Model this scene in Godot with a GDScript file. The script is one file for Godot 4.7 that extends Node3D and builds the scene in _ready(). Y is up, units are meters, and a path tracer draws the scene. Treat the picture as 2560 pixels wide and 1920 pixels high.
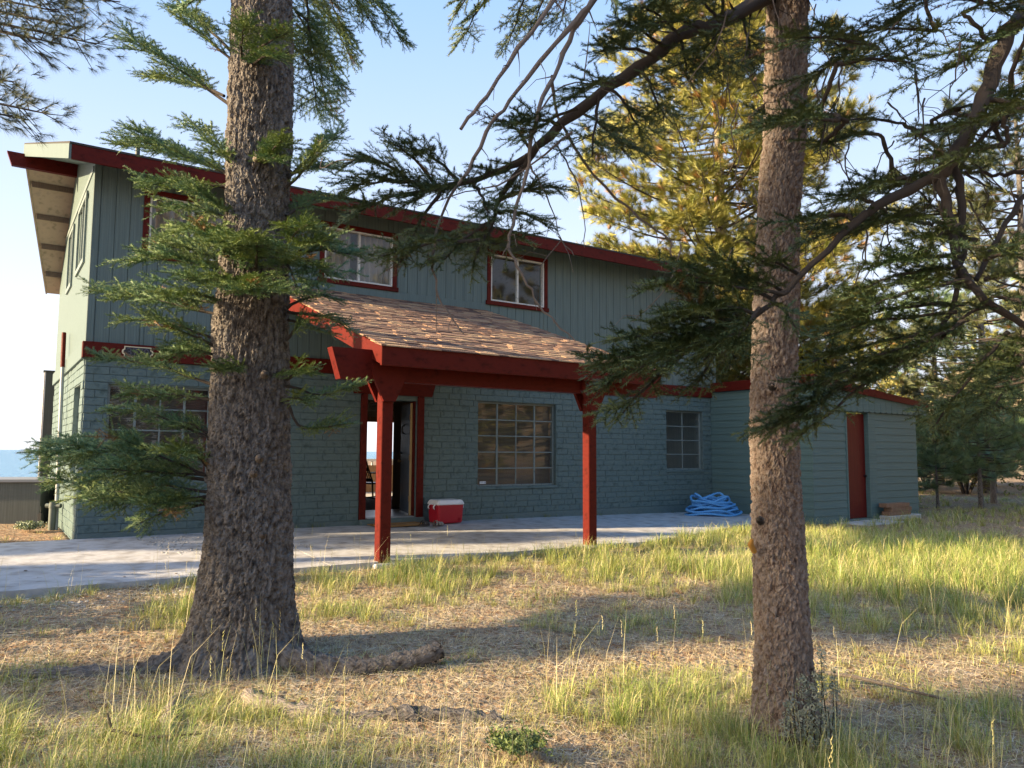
extends Node3D

# The house stands in its own axes: x along its front, y up, z out of its front.
var H := Transform3D(Basis(Vector3.UP, deg_to_rad(34.3)), Vector3(-6.2255, 0.0, -11.1455))
var HI: Transform3D
var M := {}
var used := {}
var rng := RandomNumberGenerator.new()
var gnoise := FastNoiseLite.new()
const SUN_AZ := 17.0
const SUN_EL := 19.0

class Geo:
	var v := PackedVector3Array()
	var n := PackedVector3Array()
	var t := PackedVector2Array()
	var c := PackedColorArray()
	var i := PackedInt32Array()
	var use_c := false
	func flat_uv(p: Vector3, m: Vector3) -> Vector2:
		if absf(m.y) > 0.72: return Vector2(p.x, p.z)
		if absf(m.x) > absf(m.z): return Vector2(p.z, -p.y)
		return Vector2(p.x, -p.y)
	func tri(a: Vector3, b: Vector3, d: Vector3, nn = null) -> void:
		var k := v.size()
		var m: Vector3 = (b - a).cross(d - a).normalized() if nn == null else nn
		v.append(a); v.append(b); v.append(d)
		n.append(m); n.append(m); n.append(m)
		for p in [a, b, d]: t.append(flat_uv(p, m))
		i.append(k); i.append(k + 2); i.append(k + 1)
	func quad(a: Vector3, b: Vector3, d: Vector3, e: Vector3) -> void:
		var k := v.size()
		var m := (b - a).cross(d - a).normalized()
		for p in [a, b, d, e]:
			v.append(p); n.append(m); t.append(flat_uv(p, m))
		i.append(k); i.append(k + 2); i.append(k + 1)
		i.append(k); i.append(k + 3); i.append(k + 2)
	func box(lo: Vector3, hi: Vector3, b := 0.0) -> void:
		if b <= 0.0:
			quad(Vector3(lo.x, lo.y, hi.z), Vector3(hi.x, lo.y, hi.z), hi, Vector3(lo.x, hi.y, hi.z))
			quad(Vector3(hi.x, lo.y, lo.z), lo, Vector3(lo.x, hi.y, lo.z), Vector3(hi.x, hi.y, lo.z))
			quad(Vector3(hi.x, lo.y, hi.z), Vector3(hi.x, lo.y, lo.z), Vector3(hi.x, hi.y, lo.z), hi)
			quad(lo, Vector3(lo.x, lo.y, hi.z), Vector3(lo.x, hi.y, hi.z), Vector3(lo.x, hi.y, lo.z))
			quad(Vector3(lo.x, hi.y, hi.z), hi, Vector3(hi.x, hi.y, lo.z), Vector3(lo.x, hi.y, lo.z))
			quad(lo, Vector3(hi.x, lo.y, lo.z), Vector3(hi.x, lo.y, hi.z), Vector3(lo.x, lo.y, hi.z))
			return
		var mid := (lo + hi) / 2.0
		var h := (hi - lo) / 2.0
		b = minf(b, minf(h.x, minf(h.y, h.z)) * 0.9)
		var P := func(sx: float, sy: float, sz: float, ax: int) -> Vector3:
			return mid + Vector3(sx * (h.x - (0.0 if ax == 0 else b)), sy * (h.y - (0.0 if ax == 1 else b)), sz * (h.z - (0.0 if ax == 2 else b)))
		for ax in 3:
			for s in [-1.0, 1.0]:
				var q := []
				for k in [[-1, -1], [1, -1], [1, 1], [-1, 1]]:
					var w := [0.0, 0.0, 0.0]
					w[ax] = s
					w[(ax + 1) % 3] = k[0]
					w[(ax + 2) % 3] = k[1]
					q.append(P.call(w[0], w[1], w[2], ax))
				if s > 0: quad(q[0], q[1], q[2], q[3])
				else: quad(q[3], q[2], q[1], q[0])
		for ax in 3:
			var b1 := (ax + 1) % 3
			var b2 := (ax + 2) % 3
			for s1 in [-1.0, 1.0]:
				for s2 in [-1.0, 1.0]:
					var e := []
					for s in [-1.0, 1.0]:
						var w := [0.0, 0.0, 0.0]
						w[ax] = s; w[b1] = s1; w[b2] = s2
						e.append(P.call(w[0], w[1], w[2], b1)); e.append(P.call(w[0], w[1], w[2], b2))
					if s1 * s2 > 0: quad(e[0], e[2], e[3], e[1])
					else: quad(e[1], e[3], e[2], e[0])
		for sx in [-1.0, 1.0]:
			for sy in [-1.0, 1.0]:
				for sz in [-1.0, 1.0]:
					var a: Vector3 = P.call(sx, sy, sz, 0)
					var d: Vector3 = P.call(sx, sy, sz, 1)
					var e: Vector3 = P.call(sx, sy, sz, 2)
					if sx * sy * sz > 0: tri(a, d, e)
					else: tri(a, e, d)
	# polygon pts (counterclockwise seen from +dir) pushed along dir
	func prism(pts: Array, dir: Vector3) -> void:
		var m := pts.size()
		for k in range(1, m - 1):
			tri(pts[0] + dir, pts[k] + dir, pts[k + 1] + dir)
			tri(pts[0], pts[k + 1], pts[k])
		for k in m:
			var a: Vector3 = pts[k]
			var b: Vector3 = pts[(k + 1) % m]
			quad(a, b, b + dir, a + dir)
	func tube(p: Array, r: Array, sides := 6, cap := true) -> void:
		var m := p.size()
		var k0 := v.size()
		var up := Vector3.UP
		var len := 0.0
		for k in m:
			var d: Vector3 = (p[mini(k + 1, m - 1)] - p[maxi(k - 1, 0)]).normalized()
			if k > 0: len += (p[k] - p[k - 1]).length()
			var s := d.cross(up)
			if s.length() < 0.05: s = d.cross(Vector3.RIGHT)
			s = s.normalized()
			var q := s.cross(d).normalized()
			up = q
			for j in sides + 1:
				var a := TAU * j / sides
				var o := s * cos(a) + q * sin(a)
				v.append(p[k] + o * r[k]); n.append(o); t.append(Vector2(float(j) / sides, len))
		for k in m - 1:
			for j in sides:
				var a := k0 + k * (sides + 1) + j
				var b := a + sides + 1
				i.append_array([a, a + 1, b, b, a + 1, b + 1])
		if cap:
			for e in [0, m - 1]:
				var ctr := v.size()
				var dd: Vector3 = (p[0] - p[1]).normalized() if e == 0 else (p[m - 1] - p[m - 2]).normalized()
				v.append(p[e]); n.append(dd); t.append(Vector2.ZERO)
				for j in sides + 1:
					v.append(v[k0 + e * (sides + 1) + j]); n.append(dd); t.append(Vector2.ZERO)
				for j in sides:
					if e == 0: i.append_array([ctr, ctr + 2 + j, ctr + 1 + j])
					else: i.append_array([ctr, ctr + 1 + j, ctr + 2 + j])
	# profile of [radius, height] turned round y at centre o
	func lathe(prof: Array, o: Vector3, sides := 20) -> void:
		var k0 := v.size()
		var m := prof.size()
		for k in m:
			var a: Vector2 = prof[maxi(k - 1, 0)]
			var b: Vector2 = prof[mini(k + 1, m - 1)]
			var d := (b - a).normalized()
			for j in sides + 1:
				var g := TAU * j / sides
				var e := Vector3(cos(g), 0, sin(g))
				v.append(o + e * prof[k].x + Vector3(0, prof[k].y, 0)); n.append((e * d.y - Vector3(0, d.x, 0)).normalized()); t.append(Vector2(float(j) / sides, float(k) / m))
		for k in m - 1:
			for j in sides:
				var a := k0 + k * (sides + 1) + j
				var b := a + sides + 1
				i.append_array([a, a + 1, b, b, a + 1, b + 1])
	func mesh() -> ArrayMesh:
		var a := []
		a.resize(Mesh.ARRAY_MAX)
		a[Mesh.ARRAY_VERTEX] = v; a[Mesh.ARRAY_NORMAL] = n; a[Mesh.ARRAY_TEX_UV] = t; a[Mesh.ARRAY_INDEX] = i
		if use_c: a[Mesh.ARRAY_COLOR] = c
		var m := ArrayMesh.new()
		m.add_surface_from_arrays(Mesh.PRIMITIVE_TRIANGLES, a)
		return m

func lin(r: float, g: float, b: float) -> Color: return Color(r, g, b).linear_to_srgb()

func numbered(s: String) -> String:
	if not used.has(s):
		used[s] = 0
		return s
	used[s] += 1
	return "%s_%03d" % [s, used[s]]

func meta(o: Node, label: String, category: String, group := "", kind := "") -> void:
	if label: o.set_meta("label", label)
	if category: o.set_meta("category", category)
	if group: o.set_meta("group", group)
	if kind: o.set_meta("kind", kind)

func thing(called: String, label: String, category: String, xf := Transform3D.IDENTITY, group := "") -> Node3D:
	var o := Node3D.new()
	o.name = numbered(called)
	add_child(o)
	o.transform = xf
	meta(o, label, category, group)
	return o

func put(g, called: String, m: Material, parent: Node = null, xf := Transform3D.IDENTITY) -> MeshInstance3D:
	var o := MeshInstance3D.new()
	o.mesh = g if g is Mesh else g.mesh()
	o.material_override = null
	if o.mesh is ArrayMesh and o.mesh.surface_get_material(0) == null: o.mesh.surface_set_material(0, m)
	elif o.mesh.surface_get_material(0) != m: o.material_override = m
	o.transform = xf
	if parent == null:
		o.name = numbered(called)
		add_child(o)
	else:
		o.name = called
		parent.add_child(o, true)
	return o

func boxed(parent: Node, called: String, m: Material, lo: Vector3, hi: Vector3, b := 0.0) -> MeshInstance3D:
	var g := Geo.new()
	g.box(lo, hi, b)
	return put(g, called, m, parent)

func empty(parent: Node, called: String, xf := Transform3D.IDENTITY) -> Node3D:
	var o := Node3D.new()
	o.name = called
	parent.add_child(o, true)
	o.transform = xf
	return o

func noise_tex(freq: float, colors: Array, size := 512, kind := 0, oct := 4, sd := 1, stretch := 1.0) -> ImageTexture:
	var f := FastNoiseLite.new()
	f.seed = sd
	f.noise_type = [FastNoiseLite.TYPE_SIMPLEX_SMOOTH, FastNoiseLite.TYPE_CELLULAR, FastNoiseLite.TYPE_VALUE_CUBIC][kind]
	if kind == 1: f.cellular_return_type = FastNoiseLite.RETURN_DISTANCE2_SUB
	f.frequency = freq
	f.fractal_octaves = oct
	f.fractal_type = FastNoiseLite.FRACTAL_FBM if oct > 1 else FastNoiseLite.FRACTAL_NONE
	var im := f.get_seamless_image(size, int(size * absf(stretch)))
	if stretch != 1.0: im.resize(size, size, Image.INTERPOLATE_CUBIC)
	if stretch < 0.0: im.rotate_90(CLOCKWISE)
	var d := im.get_data()
	var px := PackedByteArray()
	px.resize(size * size * 3)
	var lut := []
	for k in 256:
		var x := k / 255.0 * (colors.size() - 1)
		var q := mini(int(x), colors.size() - 2)
		var cc: Color = colors[q].lerp(colors[q + 1], x - q)
		lut.append([int(clampf(cc.r, 0, 1) * 255), int(clampf(cc.g, 0, 1) * 255), int(clampf(cc.b, 0, 1) * 255)])
	for k in size * size:
		var e: Array = lut[d[k]]
		px[k * 3] = e[0]; px[k * 3 + 1] = e[1]; px[k * 3 + 2] = e[2]
	var out := Image.create_from_data(size, size, false, Image.FORMAT_RGB8, px)
	return ImageTexture.create_from_image(out)

func mat(called: String, col: Color, rough := 0.8, o := {}) -> StandardMaterial3D:
	var m := StandardMaterial3D.new()
	m.resource_name = called
	m.albedo_color = col
	m.roughness = rough
	m.metallic_specular = o.get("spec", 0.5)
	m.metallic = o.get("metal", 0.0)
	if o.has("tex"): m.albedo_texture = o.tex
	if o.has("bump"):
		m.heightmap_enabled = true
		m.heightmap_texture = o.bump
		m.heightmap_scale = o.get("depth", 0.5)
	if o.has("scale"):
		m.uv1_scale = o.scale if o.scale is Vector3 else Vector3.ONE * o.scale
	if o.has("uvscale"): m.uv1_scale = o.uvscale
	if o.get("vc", false): m.vertex_color_use_as_albedo = true
	if o.has("back"):
		m.backlight_enabled = true
		m.backlight = o.back
	if o.has("alpha"):
		m.transparency = BaseMaterial3D.TRANSPARENCY_ALPHA
		m.albedo_color.a = o.alpha
	m.cull_mode = BaseMaterial3D.CULL_DISABLED
	M[called] = m
	return m

func grays(a: float, b: float) -> Array: return [Color(a, a, a), Color(b, b, b)]

func make_materials() -> void:
	var fine := noise_tex(0.02, grays(0.0, 1.0), 512, 0, 5, 3)
	var mott := noise_tex(0.008, [Color(0.70, 0.73, 0.72), Color(0.97, 0.98, 0.98), Color(1, 1, 1), Color(0.86, 0.89, 0.92)], 512, 0, 5, 4)
	var grain := noise_tex(0.03, [Color(0.84, 0.84, 0.84), Color(1, 1, 1)], 512, 0, 4, 5, 0.12)
	var grain_h := noise_tex(0.03, [Color(0.86, 0.86, 0.86), Color(1, 1, 1)], 512, 0, 4, 6, -0.12)
	var grain_b := noise_tex(0.03, grays(0.0, 1.0), 512, 0, 4, 5, 0.12)
	mat("brick_paint", lin(0.116, 0.164, 0.164), 0.55, {"spec": 0.32, "tex": mott, "bump": fine, "depth": 0.5, "scale": 1.3})
	mat("mortar_paint", lin(0.104, 0.148, 0.148), 0.6, {"tex": mott, "bump": fine, "depth": 0.4, "scale": 1.3})
	mat("siding_paint", lin(0.138, 0.190, 0.186), 0.5, {"spec": 0.35, "tex": grain, "bump": grain_b, "depth": 0.12, "scale": Vector3(3.0, 0.35, 1.0)})
	mat("lap_paint", lin(0.115, 0.190, 0.194), 0.55, {"spec": 0.28, "tex": grain_h, "scale": Vector3(0.4, 3.0, 1.0)})
	mat("red_paint", lin(0.098, 0.0115, 0.008), 0.5, {"spec": 0.22, "tex": mott, "bump": fine, "depth": 0.12, "scale": Vector3(1.1, 1.6, 1.0)})
	mat("door_red", lin(0.12, 0.010, 0.008), 0.5, {"spec": 0.3, "tex": grain, "bump": grain_b, "depth": 0.1, "scale": Vector3(2.0, 0.6, 2.0)})
	mat("soffit", lin(0.40, 0.325, 0.255), 0.7, {"tex": mott, "scale": 1.0})
	mat("dark_wood", lin(0.15, 0.105, 0.075), 0.7, {"tex": grain, "scale": Vector3(2, 2, 1)})
	mat("roof_black", lin(0.045, 0.042, 0.04), 0.9, {"bump": fine, "depth": 0.4, "scale": 4.0})
	mat("white_frame", lin(0.62, 0.60, 0.56), 0.4, {"tex": mott, "scale": 2.0})
	mat("steel_frame", lin(0.17, 0.21, 0.21), 0.5, {"tex": mott, "scale": 2.0})
	mat("glass", Color(1, 1, 1), 0.02, {"alpha": 0.02, "spec": 0.75})
	mat("blind", lin(0.13, 0.105, 0.065), 0.6)
	mat("curtain", lin(0.26, 0.235, 0.20), 0.9)
	mat("room_wall", lin(0.35, 0.31, 0.26), 0.9)
	mat("room_dark", lin(0.17, 0.125, 0.09), 0.8, {"tex": grain, "scale": Vector3(2, 2, 1)})
	mat("tile", lin(0.55, 0.55, 0.56), 0.3)
	mat("rug", lin(0.07, 0.05, 0.035), 0.95, {"tex": noise_tex(0.05, [Color(0.4, 0.35, 0.3), Color(1, 1, 1), Color(0.5, 0.4, 0.3)], 256, 0, 3, 9, 0.1), "scale": 1.5})
	mat("door_paint", lin(0.20, 0.24, 0.29), 0.22, {"tex": grain, "scale": Vector3(2, 0.6, 2)})
	mat("pale_wood", lin(0.42, 0.28, 0.11), 0.5)
	mat("black_metal", lin(0.015, 0.015, 0.016), 0.4)
	mat("brass", lin(0.25, 0.16, 0.06), 0.35, {"metal": 0.8})
	mat("black_paint", lin(0.012, 0.011, 0.011), 0.35)
	mat("deck", lin(0.42, 0.38, 0.32), 0.8)
	mat("cedar", lin(0.34, 0.20, 0.10), 0.7, {"tex": grain, "scale": 2.0})
	mat("rail_white", lin(0.65, 0.65, 0.64), 0.6)
	mat("concrete", lin(0.46, 0.46, 0.475), 0.85, {"tex": noise_tex(0.006, [Color(0.66, 0.64, 0.61), Color(0.86, 0.85, 0.84), Color(0.95, 0.95, 0.95), Color(1, 1, 1), Color(0.78, 0.76, 0.74)], 1024, 0, 6, 12), "bump": fine, "depth": 0.5, "scale": 0.45})
	mat("bark_fir", lin(0.175, 0.163, 0.157), 0.95, {"vc": true, "tex": noise_tex(0.012, [Color(0.40, 0.37, 0.36), Color(0.80, 0.78, 0.77), Color(1, 1, 1), Color(0.72, 0.64, 0.58)], 512, 0, 5, 21), "bump": noise_tex(0.03, grays(0, 1), 512, 0, 5, 22), "depth": 0.8, "scale": Vector3(1.5, 2.0, 1.0)})
	mat("bark_pale", lin(0.235, 0.203, 0.188), 0.95, {"vc": true, "tex": noise_tex(0.014, [Color(0.5, 0.42, 0.40), Color(0.9, 0.86, 0.84), Color(1, 1, 1), Color(0.78, 0.66, 0.6)], 512, 0, 5, 23), "bump": noise_tex(0.03, grays(0, 1), 512, 0, 5, 24), "depth": 0.5, "scale": Vector3(1.0, 1.6, 1.0)})
	mat("branch_wood", lin(0.06, 0.047, 0.04), 0.95, {"bump": fine, "depth": 0.5, "scale": 6.0})
	mat("dead_wood", lin(0.25, 0.20, 0.175), 0.9, {"tex": mott, "bump": fine, "depth": 0.4, "scale": 5.0})
	mat("bare_root", lin(0.38, 0.34, 0.31), 0.8, {"tex": noise_tex(0.03, [Color(0.5, 0.45, 0.42), Color(1, 1, 1)], 512, 0, 4, 31, 0.15), "bump": fine, "depth": 0.6, "scale": 2.5})
	mat("knot", lin(0.16, 0.13, 0.11), 0.9)
	mat("sap", lin(0.42, 0.22, 0.05), 0.5)
	mat("fir_needles", Color(1, 1, 1), 0.55, {"vc": true, "back": Color(0.32, 0.32, 0.12)})
	mat("pine_needles", Color(1, 1, 1), 0.5, {"vc": true, "back": Color(0.4, 0.4, 0.14)})
	mat("leaves", Color(1, 1, 1), 0.6, {"vc": true, "back": Color(0.5, 0.5, 0.12)})
	mat("grass", Color(1, 1, 1), 0.55, {"vc": true, "back": Color(0.5, 0.5, 0.16)})
	mat("litter", Color(1, 1, 1), 0.8, {"vc": true})
	mat("soil", lin(0.33, 0.262, 0.195), 1.0, {"tex": noise_tex(0.01, [Color(0.55, 0.48, 0.42), Color(0.85, 0.8, 0.74), Color(1, 0.97, 0.92), Color(0.75, 0.62, 0.5), Color(0.9, 0.82, 0.72)], 1024, 0, 6, 41), "bump": noise_tex(0.025, grays(0, 1), 1024, 0, 6, 42), "depth": 2.5, "scale": 0.55})
	mat("far_hill", lin(0.36, 0.27, 0.17), 1.0, {"tex": noise_tex(0.02, [Color(0.45, 0.5, 0.35), Color(1, 1, 1), Color(0.9, 0.8, 0.7)], 512, 0, 5, 43), "scale": 0.03})
	mat("lake", lin(0.08, 0.24, 0.36), 0.25, {"bump": noise_tex(0.02, grays(0, 1), 512, 0, 4, 44, 0.35), "depth": 30.0, "scale": 0.12})
	mat("cooler_red", lin(0.36, 0.008, 0.022), 0.35)
	mat("cooler_white", lin(0.72, 0.74, 0.78), 0.4)
	mat("mat_coir", lin(0.30, 0.17, 0.06), 1.0, {"bump": fine, "depth": 0.8, "scale": 9.0})
	mat("sandal_dark", lin(0.06, 0.05, 0.045), 0.8)
	mat("sandal_strap", lin(0.25, 0.23, 0.20), 0.7)
	mat("rope_blue", lin(0.10, 0.33, 0.66), 0.5)
	mat("timber", lin(0.26, 0.155, 0.10), 0.8, {"tex": grain, "bump": grain_b, "depth": 0.3, "scale": Vector3(2, 2, 2)})
	mat("box_wood", lin(0.115, 0.125, 0.115), 0.7, {"tex": grain, "scale": Vector3(2, 0.5, 2)})
	mat("box_lid", lin(0.20, 0.21, 0.24), 0.55)
	mat("screen_wood", lin(0.055, 0.07, 0.065), 0.6, {"tex": grain, "scale": Vector3(2, 0.5, 2)})
	mat("pipe_gray", lin(0.30, 0.32, 0.33), 0.4)
	mat("pipe_green", lin(0.10, 0.12, 0.11), 0.5)
	mat("tarp", lin(0.02, 0.04, 0.12), 0.4)
	mat("boat_white", lin(0.75, 0.75, 0.78), 0.5)
	mat("cream", lin(0.70, 0.60, 0.40), 0.5)
	mat("plate_black", lin(0.010, 0.010, 0.018), 0.4)
	mat("digit", lin(0.10, 0.10, 0.14), 0.35, {"metal": 0.6})
	mat("sticker", lin(0.75, 0.77, 0.80), 0.5)
	mat("sticker_blue", lin(0.05, 0.10, 0.25), 0.5)
	for k in 5:
		var sc: Array = [[0.27, 0.15, 0.095], [0.20, 0.11, 0.075], [0.34, 0.20, 0.125], [0.12, 0.07, 0.055], [0.40, 0.255, 0.15]][k]
		mat("shingle_%d" % k, lin(sc[0], sc[1], sc[2]), 0.95, {"tex": mott, "bump": fine, "depth": 0.6, "scale": 5.0})

# height of the lawn
func gy(x: float, z: float) -> float:
	var p := HI * Vector3(x, 0, z)
	var y := lerpf(-0.055, -0.2, smoothstep(4.2, 12.0, p.z))
	y = lerpf(y, -0.2, smoothstep(7.0, 12.5, p.x))
	var left := smoothstep(0.5, -0.5, p.x) * smoothstep(1.5, -0.5, p.z)
	y = lerpf(y, -0.04, left)
	var shore := smoothstep(-8.0, -17.0, p.z) * (1.0 - smoothstep(16.0, 30.0, p.x))
	y -= shore * 2.4
	y += gnoise.get_noise_2d(x * 3.0, z * 3.0) * 0.035 + gnoise.get_noise_2d(x * 11.0, z * 11.0) * 0.012
	if slab_has(p.x, p.z) or (p.x > 0.05 and p.x < 13.3 and p.z < 0.05 and p.z > -5.7) or (p.x > 13.45 and p.x < 17.4 and p.z < 2.7 and p.z > -1.4): y -= 0.16
	return y

const SLAB := [[-9.0, 0.12], [-0.02, 0.0], [13.36, 0.0], [13.36, 2.55], [10.6, 3.0], [8.9, 3.75], [7.2, 4.42], [-9.0, 4.22]]
func slab_has(u: float, w: float, grow := 0.0) -> bool:
	var inside := false
	var j := SLAB.size() - 1
	for k in SLAB.size():
		var a: Array = SLAB[k]
		var b: Array = SLAB[j]
		if (a[1] > w) != (b[1] > w) and u < (b[0] - a[0]) * (w - a[1]) / (b[1] - a[1]) + a[0]: inside = not inside
		j = k
	return inside
func slab_y(u: float) -> float: return -0.115 * smoothstep(5.0, 13.4, u)

func _ready() -> void:
	HI = H.affine_inverse()
	rng.seed = 7
	gnoise.seed = 5
	gnoise.frequency = 0.11
	# camera
	var cam := Camera3D.new()
	cam.name = "camera"
	add_child(cam)
	cam.position = Vector3(0, 1.27, 0)
	cam.rotation_degrees = Vector3(5.07, 0, 0.3)
	cam.fov = 53.06
	cam.near = 0.05
	cam.far = 60000.0
	cam.current = true
	# sky
	var env := Environment.new()
	var sm := ProceduralSkyMaterial.new()
	sm.sky_top_color = lin(0.042, 0.148, 0.325)
	sm.sky_horizon_color = lin(0.41, 0.415, 0.43)
	sm.sky_curve = 0.34
	sm.ground_horizon_color = lin(0.29, 0.30, 0.33)
	sm.ground_bottom_color = lin(0.10, 0.09, 0.07)
	sm.energy_multiplier = 1.0
	sm.sun_angle_max = 90.0
	sm.sun_curve = 0.33
	var sky := Sky.new()
	sky.sky_material = sm
	env.background_mode = Environment.BG_SKY
	env.sky = sky
	env.tonemap_mode = Environment.TONE_MAPPER_LINEAR
	env.tonemap_exposure = 3.3
	env.sdfgi_enabled = true
	env.ssao_enabled = true
	env.ssil_enabled = true
	var we := WorldEnvironment.new()
	we.name = "world_environment"
	we.environment = env
	add_child(we)
	# sun: low, from the side of the lake
	var sun := DirectionalLight3D.new()
	sun.name = "sun"
	add_child(sun)
	var az := deg_to_rad(SUN_AZ)
	var el := deg_to_rad(SUN_EL)
	sun.look_at_from_position(Vector3(-cos(az) * cos(el), sin(el), sin(az) * cos(el)) * 60.0, Vector3.ZERO)
	sun.light_energy = 1.6
	sun.light_color = Color(1.0, 0.89, 0.71)
	sun.light_angular_distance = 0.5
	sun.shadow_enabled = true
	make_materials()
	make_setting()
	make_house()
	make_shed()
	make_porch_things()
	make_yard_things()
	make_trees()
	make_background()
	make_grass()
	print("done")

func make_setting() -> void:
	# lawn and shore: a fine grid near the house, coarser outside, one sheet
	var g := Geo.new()
	var xs := []
	var x := -60.0
	while x < 90.0:
		xs.append(x)
		x += 0.11 if (x > -9.0 and x < 9.0) else (0.5 if (x > -22.0 and x < 26.0) else 4.0)
	var zs := []
	var z := 30.0
	while z > -120.0:
		zs.append(z)
		z -= 0.11 if (z < -1.5 and z > -13.5) else (0.5 if (z < 3.0 and z > -34.0) else 4.0)
	for a in xs.size():
		for b in zs.size():
			var px: float = xs[a]
			var pz: float = zs[b]
			g.v.append(Vector3(px, gy(px, pz), pz))
			g.t.append(Vector2(px, pz))
	var nb := zs.size()
	for a in xs.size():
		for b in nb:
			var p := g.v[a * nb + b]
			var q := g.v[mini(a + 1, xs.size() - 1) * nb + b] - g.v[maxi(a - 1, 0) * nb + b]
			var r := g.v[a * nb + maxi(b - 1, 0)] - g.v[a * nb + mini(b + 1, nb - 1)]
			g.n.append(r.cross(q).normalized())
	for a in xs.size() - 1:
		for b in nb - 1:
			var k := a * nb + b
			g.i.append_array([k, k + 1, k + nb, k + nb, k + 1, k + nb + 1])
	var o := put(g, "ground", M.soil)
	meta(o, "dry pine litter ground of the yard around the house", "ground", "", "structure")
	# far land behind the yard and the lake
	g = Geo.new()
	g.quad(Vector3(-30000, -2.0, 8000), Vector3(30000, -2.0, 8000), Vector3(30000, -2.0, -30000), Vector3(-30000, -2.0, -30000))
	o = put(g, "lake", M.lake)
	meta(o, "pale blue lake reaching to the horizon behind the house", "lake", "", "structure")
	# far slope on the right
	g = Geo.new()
	var hn := FastNoiseLite.new()
	hn.seed = 8
	hn.frequency = 0.012
	var cols := 60
	var rows := 24
	for a in cols + 1:
		for b in rows + 1:
			var ang := lerpf(deg_to_rad(8.0), deg_to_rad(120.0), float(a) / cols)
			var d := lerpf(55.0, 260.0, float(b) / rows)
			var h := smoothstep(55.0, 220.0, d) * 40.0 * smoothstep(deg_to_rad(19.0), deg_to_rad(40.0), ang)
			h += hn.get_noise_2d(sin(ang) * d, cos(ang) * d) * 9.0 * smoothstep(55.0, 120.0, d)
			g.v.append(Vector3(sin(ang) * d, h - 0.9, -cos(ang) * d))
			g.t.append(Vector2(sin(ang) * d, cos(ang) * d))
			g.n.append(Vector3.UP)
	for a in cols + 1:
		for b in rows + 1:
			var k := a * (rows + 1) + b
			var q := g.v[mini(a + 1, cols) * (rows + 1) + b] - g.v[maxi(a - 1, 0) * (rows + 1) + b]
			var r := g.v[a * (rows + 1) + mini(b + 1, rows)] - g.v[a * (rows + 1) + maxi(b - 1, 0)]
			var nn := q.cross(r).normalized()
			g.n[k] = nn if nn.y > 0 else -nn
	for a in cols:
		for b in rows:
			var k := a * (rows + 1) + b
			g.i.append_array([k, k + 1, k + rows + 1, k + rows + 1, k + 1, k + rows + 2])
	o = put(g, "hillside", M.far_hill)
	meta(o, "dry tan hillside rising beyond the trees", "hill", "", "structure")
	# concrete apron in front of the house, in sections with open joints
	var pav := thing("concrete_apron", "worn grey concrete apron along the front of the house", "pavement", H)
	pav.set_meta("kind", "structure")
	var cuts := [[-9.0, 2.3], [2.3, 8.0], [8.0, 13.36]]
	for c in cuts:
		var poly := PackedVector2Array()
		for s in SLAB: poly.append(Vector2(s[0], s[1]))
		var u0: float = c[0]
		var u1: float = c[1]
		# the joints run a little askew, as poured
		var tl := 0.0 if u0 <= -9.0 else 0.35
		var tr := 0.0 if u1 >= 13.3 else 0.35
		var strip := PackedVector2Array([Vector2(u0 + tl + 0.008, -1), Vector2(u1 + tr - 0.008, -1), Vector2(u1 - tr - 0.008, 6), Vector2(u0 - tl + 0.008, 6)])
		for pc in Geometry2D.intersect_polygons(poly, strip):
			var idx := Geometry2D.triangulate_polygon(pc)
			g = Geo.new()
			for k in range(0, idx.size(), 3):
				var P := []
				for e in 3:
					var q: Vector2 = pc[idx[k + e]]
					P.append(Vector3(q.x, slab_y(q.x), q.y))
				if (P[1] - P[0]).cross(P[2] - P[0]).y < 0: P = [P[0], P[2], P[1]]
				g.tri(P[0], P[1], P[2], Vector3.UP)
			for k in pc.size():
				var a: Vector2 = pc[k]
				var b: Vector2 = pc[(k + 1) % pc.size()]
				var A := Vector3(a.x, slab_y(a.x), a.y)
				var B := Vector3(b.x, slab_y(b.x), b.y)
				var dn := Vector3(0, -0.16, 0)
				g.quad(A, B, B + dn, A + dn)
			put(g, "slab", M.concrete, pav)

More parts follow.
